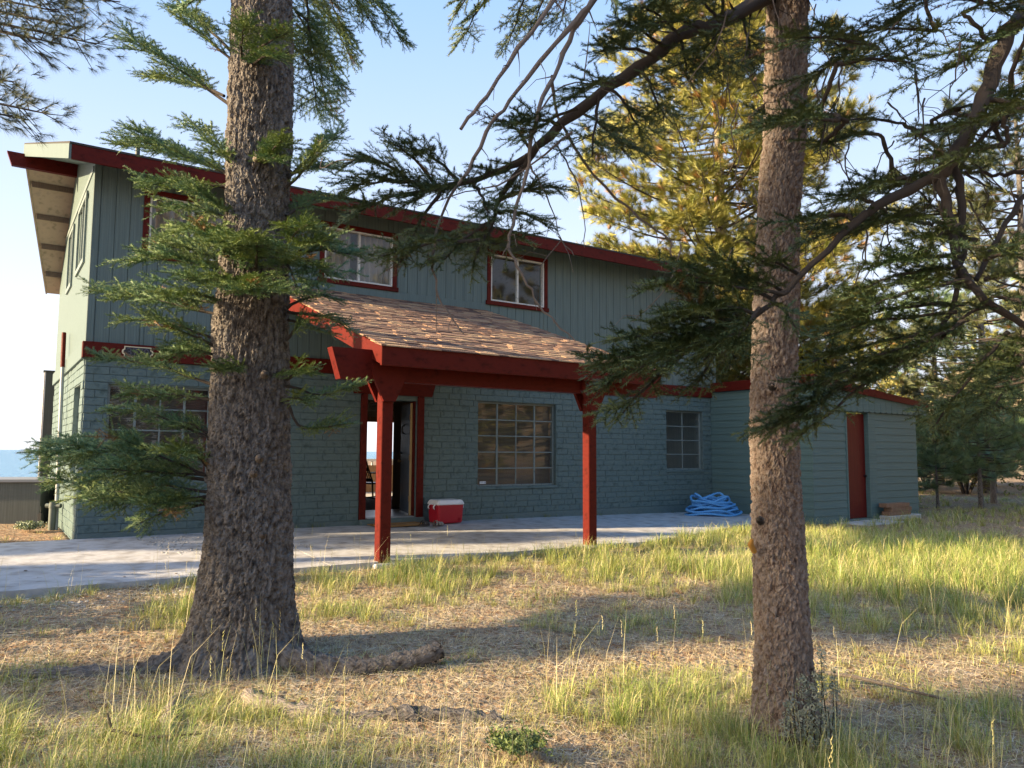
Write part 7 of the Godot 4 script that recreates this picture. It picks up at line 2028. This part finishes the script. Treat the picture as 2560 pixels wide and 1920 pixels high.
	for b in B3: bough(wood, b[0], b[1], b[2], b[3], b[4], r, b[5], Vector3(0.0, 1.0, 0.15).normalized())
	put(wood, "boughs", M.branch_wood, t)
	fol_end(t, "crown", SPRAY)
	# ---- pine beyond the edge whose boughs show at the top corner
	var pt := pine("pine_tree", "pine whose tufted boughs reach in over the gable end", Vector3(-7.9, 0, -7.5), 14.0, 7.4, 1.7, 40, 16, TUFT_FAR, 71, 0, 0.2, "", 1.6)
	r.seed = 54
	fol_start()
	wood = Geo.new()
	for b in PL: pine_bough(wood, b[0].map(func(q): return q - pt.position), b[1], b[2], r, TUFT, 0, 80, 0.62)
	put(wood, "boughs", M.branch_wood, pt)
	fol_end(pt, "crown", TUFT)

func pine_tint(r: RandomNumberGenerator, style: int) -> Color:
	if style == 1: # dry autumn mix
		var q := r.randf()
		if q < 0.07: return Color(0.40, 0.23, 0.09)
		return Color(0.22, 0.25, 0.07).lerp(Color(0.42, 0.38, 0.10), r.randf())
	if style == 2: return Color(0.15, 0.25, 0.13).lerp(Color(0.24, 0.34, 0.17), r.randf())
	return Color(0.060, 0.082, 0.038).lerp(Color(0.105, 0.115, 0.05), r.randf())

func pine_bough(wood: Geo, P: Array, r0: float, r1: float, r: RandomNumberGenerator, meshes: Array, style: int, n: int, sc := 1.0) -> void:
	var S := []
	var m := P.size()
	for k in m - 1:
		for e in 4: S.append((P[k] as Vector3).cubic_interpolate(P[k + 1], P[maxi(k - 1, 0)], P[mini(k + 2, m - 1)], e / 4.0))
	S.append(P[m - 1])
	var rad := []
	for k in S.size(): rad.append(lerpf(r0, r1, float(k) / (S.size() - 1)))
	wood.tube(S, rad, 5, false)
	var L: float = (P[m - 1] - P[0]).length()
	for k in n:
		var f := 1.0 - pow(r.randf(), 1.4) * 0.72
		var x := f * (S.size() - 1)
		var q := mini(int(x), S.size() - 2)
		var p: Vector3 = (S[q] as Vector3).lerp(S[q + 1], x - q)
		var d: Vector3 = (S[q + 1] - S[q]).normalized()
		var lat := d.cross(Vector3.UP).normalized()
		var off := (lat * r.randf_range(-1, 1) + Vector3.UP * r.randf_range(-0.35, 0.6) + d * r.randf_range(-0.2, 0.5)) * L * 0.20 * (1.15 - f * 0.6)
		if k % 3 == 0: wood.tube([p, p + off], [0.006, 0.003], 3, false)
		var dir := (off.normalized() + d * 0.7 + Vector3.UP * 0.35).normalized()
		var zz := dir.cross(Vector3.UP).normalized()
		var yy := zz.cross(dir)
		var s := sc * r.randf_range(0.7, 1.2)
		var b := Basis(dir * s, yy * s, zz * s)
		var v := r.randi() % meshes.size()
		fol[v][0].append(Transform3D(b, p + off))
		fol[v][1].append(pine_tint(r, style))

func pine(called: String, label: String, pos: Vector3, h: float, cb: float, R: float, nb: int, per: int, meshes: Array, sd: int, style: int, tr: float, group := "", sc := 1.0, bark: Material = null) -> Node3D:
	var r := RandomNumberGenerator.new()
	r.seed = sd
	var y0 := gy(pos.x, pos.z)
	var t := thing(called, label, "tree", Transform3D(Basis.IDENTITY, Vector3(pos.x, y0, pos.z)), group)
	var g := Geo.new()
	var pts := []
	var rad := []
	for k in 9:
		var f := k / 8.0
		pts.append(Vector3(r.randf_range(-1, 1) * tr * 0.4 * f, -0.2 + (h * 0.97 + 0.2) * f, r.randf_range(-1, 1) * tr * 0.4 * f))
		rad.append(tr * (1.25 if k == 0 else 1.0) * (1.0 - 0.88 * f))
	g.tube(pts, rad, 12)
	put(g, "trunk", bark if bark else M.bark_fir, t)
	var wood := Geo.new()
	fol = {}
	for k in meshes.size(): fol[k] = [[], []]
	for k in nb:
		var f := (k + r.randf()) / nb
		var y := lerpf(cb, h * 0.985, f)
		var prof := pow(sin(PI * clampf(0.30 + 0.70 * f, 0, 1)), 0.75) * r.randf_range(0.65, 1.1)
		var l := maxf(R * prof, 0.25)
		var a := r.randf() * TAU
		var d := Vector3(cos(a), 0, sin(a))
		var rise := lerpf(-0.12, 0.75, f)
		var p0 := Vector3(0, y, 0)
		var p1 := p0 + d * l * 0.5 + Vector3(0, rise * l * 0.35 - 0.05 * l, 0)
		var p2 := p0 + d * l + Vector3(0, rise * l * 0.7 + 0.06 * l, 0)
		pine_bough(wood, [p0, p1, p2], tr * 0.22 * (1.0 - 0.7 * f) + 0.006, 0.004, r, meshes, style, int(per * clampf(prof, 0.4, 1.0)), sc)
	put(wood, "boughs", M.branch_wood, t)
	fol_end(t, "crown", meshes)
	return t

func leafy(called: String, label: String, pos: Vector3, h: float, R: float, n: int, sd: int, c0: Color, c1: Color, size: float, category := "shrub") -> void:
	var r := RandomNumberGenerator.new()
	r.seed = sd
	var t := thing(called, label, category, Transform3D(Basis.IDENTITY, Vector3(pos.x, gy(pos.x, pos.z), pos.z)))
	var wood := Geo.new()
	var tips := []
	for k in 12:
		var a := r.randf() * TAU
		var tip := Vector3(cos(a) * R * r.randf_range(0.3, 0.8), h * r.randf_range(0.55, 0.97), sin(a) * R * r.randf_range(0.3, 0.8))
		wood.tube([Vector3(cos(a) * 0.05, -0.1, sin(a) * 0.05), tip * Vector3(0.4, 0.5, 0.4), tip], [0.03 * h / 2.5, 0.018 * h / 2.5, 0.006], 5, false)
		tips.append(tip)
	put(wood, "stem", M.branch_wood, t)
	var xf := []
	var cl := []
	for k in n:
		var c: Vector3 = tips[r.randi() % tips.size()] * r.randf_range(0.45, 1.0)
		var p := c + Vector3(r.randfn(), r.randfn() * 0.8, r.randfn()) * R * 0.26
		p.y = clampf(p.y, 0.08, h * 1.05)
		var b := Basis(Vector3(r.randf() - 0.5, r.randf() - 0.5, r.randf() - 0.5).normalized(), r.randf() * TAU) * Basis().scaled(Vector3.ONE * size * r.randf_range(0.7, 1.3))
		xf.append(Transform3D(b, p))
		cl.append(c0.lerp(c1, r.randf()))
	if LEAF == null:
		var g := Geo.new()
		for k in 7:
			var a := k * 2.4
			var o := Vector3(cos(a) * 0.6, sin(k * 1.7) * 0.5, sin(a) * 0.6)
			var d := Vector3(cos(a + 1.1), sin(k * 2.3) * 0.6, sin(a + 1.1)).normalized()
			var s := d.cross(Vector3(sin(k * 3.1), 1, cos(k * 1.3)).normalized()).normalized()
			var nn := d.cross(s).normalized()
			g.quad(o - d * 0.5, o + s * 0.26 + nn * 0.05, o + d * 0.5, o - s * 0.26 + nn * 0.05)
		LEAF = g.mesh()
		LEAF.surface_set_material(0, M.leaves)
	var o := copies(t, "foliage", LEAF, xf, cl)
	o.set_meta("kind", "stuff")

func make_background() -> void:
	# in view behind the house
	var bp := pine("pine_tree", "tall sunlit yellow green pine rising behind the end of the house", Vector3(6.6, 0, -24.0), 17.5, 3.2, 4.9, 230, 74, TUFT_FAR, 301, 1, 0.30, "", 1.3, M.bark_pale)
	var r := RandomNumberGenerator.new()
	r.seed = 5
	for k in 26:
		var a := r.randf_range(0.5, 4.2)
		var y := r.randf_range(4.5, 13.5)
		var rr := (4.0 * sin(PI * clampf(0.3 + 0.7 * (y - 3.2) / 14.0, 0, 1))) * r.randf_range(0.7, 0.98)
		var g := Geo.new()
		g.lathe([Vector2(0.0, -0.075), Vector2(0.045, -0.05), Vector2(0.06, 0.0), Vector2(0.045, 0.05), Vector2(0.0, 0.08)], Vector3(cos(a) * rr, y, sin(a) * rr), 8)
		put(g, "cone", M.timber, bp)
	pine("pine_tree", "pine in half shade standing on the lawn beyond the shed", Vector3(11.9, 0, -17.6), 11.0, 3.0, 2.8, 80, 32, TUFT_FAR, 302, 0, 0.16)
	pine("pine_tree", "dull green pine behind the shed roof", Vector3(9.3, 0, -25.5), 8.2, 2.6, 2.2, 60, 30, TUFT_FAR, 303, 0, 0.15)
	pine("pine_tree", "yellowing pine farther off beyond the young pines", Vector3(18.5, 0, -30.0), 12.0, 1.0, 3.6, 90, 34, TUFT_FAR, 304, 1, 0.22)
	pine("young_pine", "soft green young pine with a bare dark trunk beside the shed", Vector3(12.7, 0, -21.0), 3.15, 0.85, 1.35, 44, 18, TUFT, 305, 2, 0.075, "young pines beyond the shed", 1.5)
	pine("young_pine", "smaller young pine next to the shed corner", Vector3(11.75, 0, -21.4), 1.9, 0.55, 0.8, 26, 16, TUFT, 306, 2, 0.05, "young pines beyond the shed", 1.4)
	pine("young_pine", "young pine with a pale lower trunk at the wood edge", Vector3(14.6, 0, -23.5), 4.2, 1.3, 1.5, 44, 18, TUFT, 307, 2, 0.09, "young pines beyond the shed", 1.6, M.bare_root)
	pine("young_pine", "bushy young pine tucked right behind the shed wall", Vector3(13.0, 0, -25.5), 3.0, 0.3, 1.4, 36, 18, TUFT, 308, 2, 0.07, "young pines beyond the shed", 1.7)
	leafy("yellow_shrub", "bright yellow autumn shrub showing past the shed corner", Vector3(18.0, 0, -33.6), 3.3, 1.5, 1500, 401, Color(0.42, 0.33, 0.03), Color(0.30, 0.30, 0.05), 0.085)
	leafy("yellow_tree", "yellow leaved small tree showing over the shed roof", Vector3(8.9, 0, -22.3), 5.0, 1.1, 1500, 402, Color(0.42, 0.36, 0.03), Color(0.30, 0.31, 0.05), 0.10, "tree")
	leafy("brown_shrub", "rusty brown leafy shrub growing beside the young pines", Vector3(15.6, 0, -22.0), 2.3, 1.0, 900, 403, Color(0.16, 0.085, 0.05), Color(0.10, 0.09, 0.04), 0.085)
	leafy("green_shrub", "green shrub with yellow tips under the young pines", Vector3(15.2, 0, -20.3), 1.2, 0.8, 700, 404, Color(0.20, 0.22, 0.03), Color(0.08, 0.12, 0.03), 0.06)
	leafy("tan_shrub", "tan and green brush far behind the young pines", Vector3(17.0, 0, -29.0), 3.4, 2.2, 1800, 405, Color(0.24, 0.19, 0.07), Color(0.12, 0.15, 0.05), 0.12)
	leafy("tan_shrub", "straw coloured brush filling the gap behind the shed end", Vector3(15.0, 0, -32.0), 4.6, 2.6, 2200, 406, Color(0.30, 0.22, 0.08), Color(0.16, 0.17, 0.05), 0.13)
	leafy("tan_shrub", "olive brush low behind the shed roof", Vector3(11.0, 0, -31.0), 3.6, 2.6, 1800, 407, Color(0.20, 0.19, 0.06), Color(0.12, 0.14, 0.05), 0.13)
	var wl := ["gold green pine at the back of the wood beyond the shed, nearest the gap", "green pine at the back of the wood behind the yellow shrub", "gold green pine at the wood edge far beyond the young pines", "tall green pine deep in the wood beyond the lawn", "gold green pine closing the wood at the road side"]
	var wp := [[16.5, -36.0, 9.5, 2.8, 1], [21.0, -38.0, 11.0, 3.2, 2], [24.0, -35.0, 12.0, 3.4, 1], [29.0, -41.0, 14.0, 3.8, 2], [27.0, -33.0, 11.0, 3.2, 1]]
	for k in 5:
		var q: Array = wp[k]
		pine("pine_tree", wl[k], Vector3(q[0], 0, q[1]), q[2], 0.5, q[3], 80, 24, TUFT_FAR, 360 + k, q[4], 0.2, "pines of the wood beyond the shed", 1.7)
	# unseen pines and shrubs towards the lake, placed and sized for their bands of shade
	var sl := ["thin pine on the lake side lawn level with the apron", "short young pine standing alone on the lake side lawn", "tall pine with a high open crown on the lake side lawn", "slim young pine on the lake side lawn", "tall thin pine on the lake side lawn nearest the road", "bushy pine on the lake side lawn by the road", "tall thin pine far back on the lake side lawn", "round topped pine on the lake side lawn level with the apron edge"]
	# x, z, height, crown base, crown radius, boughs
	var sp := [[-28.0, -3.38, 11.0, 3.0, 1.6, 100], [-28.0, 2.92, 10.4, 6.2, 0.8, 34], [-30.0, 2.9, 12.2, 10.9, 1.0, 14], [-27.0, -0.57, 9.6, 6.5, 0.4, 16], [-28.0, 5.29, 17.0, 5.0, 0.75, 100], [-28.0, 6.37, 18.0, 4.0, 1.45, 90], [-48.0, 18.0, 20.0, 14.0, 0.35, 12], [-28.0, -1.23, 9.1, 3.0, 0.8, 60]]
	for k in sp.size():
		var s: Array = sp[k]
		pine("pine_tree", sl[k], Vector3(s[0], 0, s[1]), s[2], s[3], s[4], s[5], 34 if k == 0 or k == 7 or k == 4 else 16, TUFT_FAR, 320 + k, 0, 0.04 + s[2] * 0.008, "trees on the lake side", 1.6)
	leafy("green_shrub", "low green shrub on the lake side lawn near the big fir", Vector3(-6.4, 0, -5.3), 1.05, 0.95, 900, 411, Color(0.10, 0.14, 0.05), Color(0.16, 0.19, 0.07), 0.10)
	leafy("green_shrub", "rounded green shrub beside the apron on the lake side", Vector3(-7.7, 0, -6.7), 1.5, 1.0, 1100, 412, Color(0.10, 0.14, 0.05), Color(0.16, 0.19, 0.07), 0.10)
	# trees across the road that the windows mirror
	var rp := [[14.5, -6.5, 12.0, 3.2], [19.5, -9.5, 14.0, 3.6], [13.0, -1.0, 11.0, 2.8], [20.5, -2.5, 15.0, 3.8], [9.5, 4.0, 11.0, 2.8], [15.0, 7.5, 14.0, 3.6]]
	var rl := ["sunlit pine opposite the house front, nearest the shed", "sunlit pine opposite the house front, behind the nearest one", "sunlit pine opposite the house front, across from the porch", "tall sunlit pine opposite the porch, in the second row", "sunlit pine opposite the house door", "tall sunlit pine opposite the house number"]
	for k in rp.size():
		var s: Array = rp[k]
		pine("pine_tree", rl[k], Vector3(s[0], 0, s[1]), s[2], 0.8, s[3], 60, 16, TUFT_FAR, 340 + k, 1, 0.2, "trees opposite the house", 2.0)

# ------------------------------------------------------------------ grass
# one grass blade bent over towards d: three faces, or one when short
func blade(g: Geo, p: Vector3, d: Vector3, l: float, ln: float, wd: float, turn: float, c: Color, short := false) -> void:
	var q1 := p + Vector3(0, l * 0.55, 0) + d * l * ln * 0.3
	var q2 := p + Vector3(0, l * (1.0 - 0.3 * ln), 0) + d * l * ln * 0.95
	var s := d.cross(Vector3.UP).rotated(Vector3.UP, turn) * wd
	var nn := (s.cross(q2 - p).normalized() + Vector3(0, 0.3, 0)).normalized()
	var k := g.v.size()
	if short:
		g.v.append(p - s); g.v.append(p + s); g.v.append(q2)
		for e in 3:
			g.n.append(nn); g.t.append(Vector2.ZERO); g.c.append(c)
		g.i.append(k); g.i.append(k + 2); g.i.append(k + 1)
		return
	g.v.append(p - s); g.v.append(p + s); g.v.append(q1 - s * 0.8); g.v.append(q1 + s * 0.8); g.v.append(q2)
	for e in 5:
		g.n.append(nn); g.t.append(Vector2.ZERO); g.c.append(c)
	g.i.append_array([k, k + 2, k + 1, k + 1, k + 2, k + 3, k + 2, k + 4, k + 3])

func blob(x: float, z: float, cx: float, cz: float, rx: float, rz: float) -> float:
	var a := (x - cx) / rx
	var b := (z - cz) / rz
	return exp(-(a * a + b * b))

func make_grass() -> void:
	var r := RandomNumberGenerator.new()
	r.seed = 77
	var n2 := FastNoiseLite.new()
	n2.seed = 19
	n2.frequency = 0.9
	n2.fractal_octaves = 3
	var G := [Geo.new(), Geo.new(), Geo.new(), Geo.new()]   # turf, grass, stalks, litter
	for g in G: g.use_c = true
	for k in 30000:
		# evenly over what the picture shows of the ground, so thinner far off
		var dist := 2.3 + 14.0 * pow(r.randf(), 1.25)
		var ang := r.randf_range(-0.66, 0.66)
		if r.randf() < 0.17:
			dist = r.randf_range(9.0, 34.0)
			ang = r.randf_range(0.25, 0.68) if dist > 17.0 else r.randf_range(0.05, 0.68)
		var x := sin(ang) * dist
		var z := -cos(ang) * dist
		var p := HI * Vector3(x, 0, z)
		if slab_has(p.x, p.z) or (p.x > -0.1 and p.x < 13.5 and p.z < 0.1) or (p.x > 13.3 and p.x < 17.7 and p.z < 2.95): continue
		if Vector2(x + 1.83, z + 5.3).length() < 0.42 or Vector2(x - 1.39, z + 4.15).length() < 0.17: continue
		var nz := n2.get_noise_2d(x, z)
		var n3 := n2.get_noise_2d(x * 3.1 + 40.0, z * 3.1)
		var side := p.x < 0.5 and p.z < 0.2
		# how thick and green the grass stands here
		var lush := 0.16 + nz * 0.7
		lush += 0.85 * blob(x, z, 6.5, -10.5, 4.5, 3.2)                 # lawn before the shed
		lush += 0.7 * blob(x, z, 4.5, -7.8, 2.2, 1.0)
		lush += 0.9 * blob(x, z, -1.0, -8.15, 0.75, 0.55)               # round the near post
		lush += 0.6 * blob(x, z, 1.8, -9.0, 1.3, 0.5)
		lush += 0.75 * blob(x, z, -2.0, -3.35, 1.3, 0.75)                 # before the big trunk
		lush += 0.7 * blob(x, z, -2.5, -6.3, 0.6, 0.6)
		lush += 0.6 * blob(x, z, 0.95, -4.4, 0.6, 0.8)
		lush += 0.35 * blob(x, z, -0.6, -6.6, 1.2, 0.7)
		lush += 0.30 * blob(x, z, 2.4, -3.8, 1.2, 1.2)
		lush += 0.5 * smoothstep(1.6, 0.2, absf(p.z - 3.9)) * smoothstep(11.5, 13.0, p.x)
		var edge := smoothstep(0.40, 0.0, absf(p.z - 4.6))
		lush += 0.7 * edge * (1.0 if p.x > 2.6 and p.x < 8.5 else 0.15) # along the apron
		lush -= 0.45 * blob(x, z, 0.2, -5.6, 1.8, 1.0)
		lush -= 0.25 * blob(x, z, -3.8, -6.5, 1.2, 1.2)
		lush -= 0.5 * blob(x, z, 2.9, -10.2, 0.9, 0.5)
		if side: lush = -0.2 + nz * 0.3
		var y := gy(x, z)
		var far := 0.75 + 0.10 * dist
		# fallen needles, matted
		if dist < 15.0:
			var dry := Color(0.40, 0.31, 0.22).lerp(Color(0.62, 0.55, 0.41), r.randf())
			if n3 > 0.12: dry = dry.lerp(Color(0.26, 0.18, 0.14), 0.65)
			if n3 < -0.15: dry = dry.lerp(Color(0.60, 0.55, 0.48), 0.6)
			if side: dry = Color(0.42, 0.20, 0.10).lerp(Color(0.55, 0.33, 0.19), r.randf())
			for e in 5:
				var b := r.randf() * TAU
				var d := Vector3(cos(b), r.randf_range(-0.06, 0.14), sin(b)).normalized()
				var q := Vector3(x + r.randfn() * 0.06, y + r.randf_range(0.002, 0.02), z + r.randfn() * 0.06)
				needle(G[3], q, d, r.randf_range(0.06, 0.16), 0.0011 * far, Vector3(r.randf_range(-0.5, 0.5), 1, r.randf_range(-0.5, 0.5)).normalized())
				var cc := dry * r.randf_range(0.75, 1.25)
				for f in 3: G[3].c.append(cc)
		# short dry turf nearly everywhere
		if not side and r.randf() < 0.75:
			var base := Color(0.60, 0.50, 0.31).lerp(Color(0.30, 0.34, 0.11), clampf(0.35 + nz + lush * 0.4 + r.randf_range(-0.3, 0.3), 0, 1))
			for e in 7:
				var b := r.randf() * TAU
				var d := Vector3(cos(b), 0, sin(b))
				blade(G[0], Vector3(x + r.randfn() * 0.05, y - 0.005, z + r.randfn() * 0.05), d, r.randf_range(0.03, 0.09) * (1.0 + 0.5 * maxf(lush, 0.0)), r.randf_range(0.4, 1.6), 0.0012 * far, r.randf_range(-0.8, 0.8), base * r.randf_range(0.7, 1.3), true)
		if r.randf() > clampf(lush * 1.15, 0.03, 1.0) * lerpf(0.25, 1.3, smoothstep(-0.12, 0.2, n3)): continue
		var dry2 := clampf(0.50 - lush * 0.42 + r.randf_range(-0.25, 0.25), 0.0, 1.0)
		var c := Color(0.22, 0.31, 0.06).lerp(Color(0.62, 0.53, 0.18), dry2)
		var h := lerpf(0.07, 0.20, clampf(lush, 0, 1)) * (1.0 + 0.5 * smoothstep(6.0, 9.0, dist)) * r.randf_range(0.6, 1.3) * (1.0 - 0.4 * edge)
		var sprd := r.randf_range(0.018, 0.045)
		for e in 16:
			var b := r.randf() * TAU
			var d := Vector3(cos(b), 0, sin(b))
			var cc := c * r.randf_range(0.75, 1.25)
			if r.randf() < 0.22: cc = Color(0.70, 0.60, 0.30) * r.randf_range(0.8, 1.1)
			blade(G[1], Vector3(x, y - 0.01, z) + d * absf(r.randfn()) * sprd, d, h * r.randf_range(0.5, 1.25), r.randf_range(0.2, 1.45), 0.0010 * far, r.randf_range(-0.8, 0.8), cc)
		if r.randf() < 0.10 and dist < 9.0:
			for e in 3:
				var b := r.randf() * TAU
				var d := Vector3(cos(b), 0, sin(b))
				var q := Vector3(x + r.randfn() * 0.06, y - 0.01, z + r.randfn() * 0.06)
				var l := r.randf_range(0.3, 0.62)
				var cc := Color(0.64, 0.55, 0.32).lerp(Color(0.34, 0.36, 0.13), r.randf())
				blade(G[2], q, d, l, r.randf_range(0.1, 0.55), 0.0012, r.randf_range(-0.8, 0.8), cc)
				if e == 0:
					for f in 6:
						needle(G[2], q + Vector3(0, l * (0.8 + 0.028 * f), 0) + d * l * 0.22, (Vector3.UP + d * 0.3 + Vector3(r.randf_range(-0.5, 0.5), 0, r.randf_range(-0.5, 0.5))).normalized(), 0.02, 0.0018, (d + Vector3.UP * 0.2).normalized())
						for m in 3: G[2].c.append(cc)
	# loose tufts in the joint along the wall
	for k in 110:
		var u := r.randf_range(0.3, 13.0)
		if u > 4.1 and u < 5.7: continue
		if n2.get_noise_2d(u * 2.0, 3.0) < 0.12: continue
		var q := H * Vector3(u, slab_y(u), 0.05 + r.randf() * 0.05)
		for e in 9:
			var b := r.randf() * TAU
			blade(G[1], q + Vector3(r.randfn() * 0.03, 0, r.randfn() * 0.03), Vector3(cos(b), 0, sin(b)), r.randf_range(0.05, 0.13), r.randf_range(0.3, 1.0), 0.002, 0.0, Color(0.13, 0.16, 0.05) * r.randf_range(0.7, 1.3))
	var names := ["turf", "grass", "grass_stalks", "needle_litter"]
	var labels := ["short dry turf scattered over the yard", "green and straw coloured grass of the lawn", "tall dry seeding grass stalks over the yard", "dry fallen pine needles strewn over the ground"]
	for k in 4:
		var o := put(G[k], names[k], M.grass if k < 3 else M.litter)
		meta(o, labels[k], "grass" if k < 3 else "litter", "", "stuff")
	# chips of bark and broken cones among the needles
	var bx := []
	var bk := []
	for k in 900:
		var dist := 2.4 + 7.5 * pow(r.randf(), 1.2)
		var ang := r.randf_range(-0.62, 0.62)
		var x := sin(ang) * dist
		var z := -cos(ang) * dist
		var p := HI * Vector3(x, 0, z)
		if slab_has(p.x, p.z) and r.randf() < 0.8: continue
		if n2.get_noise_2d(x * 1.3 + 9.0, z * 1.3) < -0.05: continue
		bx.append(Transform3D(Basis(Vector3(r.randf() - 0.5, 1.5, r.randf() - 0.5).normalized(), r.randf() * TAU).scaled(Vector3(1.0, 0.3, r.randf_range(0.4, 0.9)) * r.randf_range(0.006, 0.022)), Vector3(x, (gy(x, z) if not slab_has(p.x, p.z) else slab_y(p.x)) + 0.006, z)))
		bk.append(Color(0.10, 0.075, 0.06).lerp(Color(0.26, 0.19, 0.14), r.randf()))
	var chip := Geo.new()
	chip.lathe([Vector2(0.0, -0.6), Vector2(0.8, -0.3), Vector2(1.0, 0.2), Vector2(0.5, 0.7), Vector2(0.0, 0.75)], Vector3.ZERO, 6)
	var chm := chip.mesh()
	chm.surface_set_material(0, M.litter)
	var co := copies(self, "bark_litter", chm, bx, bk)
	meta(co, "dark chips of bark and cone scales on the ground", "litter", "", "stuff")
	# silvery sagebrush at the foot of the slimmer fir
	var sx := []
	var sk := []
	var sb := thing("sagebrush", "small silvery sagebrush at the foot of the slimmer fir trunk", "plant", Transform3D(Basis.IDENTITY, Vector3(1.42, gy(1.42, -3.85), -3.85)))
	var wood := Geo.new()
	for k in 13:
		var a := r.randf_range(-0.5, 0.5)
		var l := r.randf_range(0.15, 0.42) if k else 0.52
		var p0 := Vector3(r.randf_range(-0.16, 0.16), 0, r.randf_range(-0.08, 0.08)) if k else Vector3(0.06, 0, 0.02)
		var tip := p0 + Vector3(sin(a) * l * 0.35, l, r.randf_range(-0.06, 0.06))
		wood.tube([p0, p0.lerp(tip, 0.5) + Vector3(0.01, 0, 0), tip], [0.004, 0.003, 0.0015], 4, false)
		for e in int(l * 90):
			var f := r.randf_range(0.2, 1.0)
			var b := Basis(Vector3(r.randf() - 0.5, r.randf() - 0.5, r.randf() - 0.5).normalized(), r.randf() * TAU).scaled(Vector3.ONE * r.randf_range(0.011, 0.018))
			sx.append(Transform3D(b, p0.lerp(tip, f) + Vector3(r.randfn(), r.randfn(), r.randfn()) * 0.012))
			sk.append(Color(0.20, 0.24, 0.20).lerp(Color(0.28, 0.30, 0.26), r.randf()))
	put(wood, "stem", M.branch_wood, sb)
	var fo := copies(sb, "foliage", LEAF, sx, sk)
	fo.set_meta("kind", "stuff")
	leafy("low_plant", "low green broad leaved plant in the litter between the two trunks", Vector3(0.02, 0, -3.72), 0.10, 0.16, 260, 501, Color(0.09, 0.14, 0.04), Color(0.14, 0.18, 0.06), 0.02, "plant")
	leafy("low_plant", "small grey green plant on the needles near the house corner", Vector3(-7.74, 0, -12.5), 0.14, 0.2, 200, 502, Color(0.16, 0.20, 0.14), Color(0.22, 0.26, 0.18), 0.035, "plant")
	# gravel and broken concrete where the apron meets the yard
	var gx := []
	var gk := []
	for k in 420:
		var u := r.randf_range(0.7, 2.6)
		var ww := r.randf_range(0.5, 2.6) + r.randfn() * 0.2
		if r.randf() < 0.4:
			u = r.randf_range(-2.2, 0.6)
			ww = r.randf_range(4.4, 5.2)
		var q := H * Vector3(u, 0, ww)
		q.y = slab_y(u) + 0.002 if slab_has(u, ww) else gy(q.x, q.z)
		gx.append(Transform3D(Basis(Vector3(r.randf(), 1, r.randf()).normalized(), r.randf() * TAU).scaled(Vector3(1, 0.5, 1) * r.randf_range(0.008, 0.028)), q))
		var e := r.randf_range(0.25, 0.5)
		gk.append(Color(e, e * 0.95, e * 0.88))
	var gm := Geo.new()
	gm.lathe([Vector2(0.0, -0.6), Vector2(0.8, -0.3), Vector2(1.0, 0.2), Vector2(0.5, 0.7), Vector2(0.0, 0.75)], Vector3.ZERO, 6)
	var gmesh := gm.mesh()
	gmesh.surface_set_material(0, M.litter)
	var go := copies(self, "gravel", gmesh, gx, gk)
	meta(go, "loose pale gravel and chips on the apron beside the big trunk", "gravel", "", "stuff")
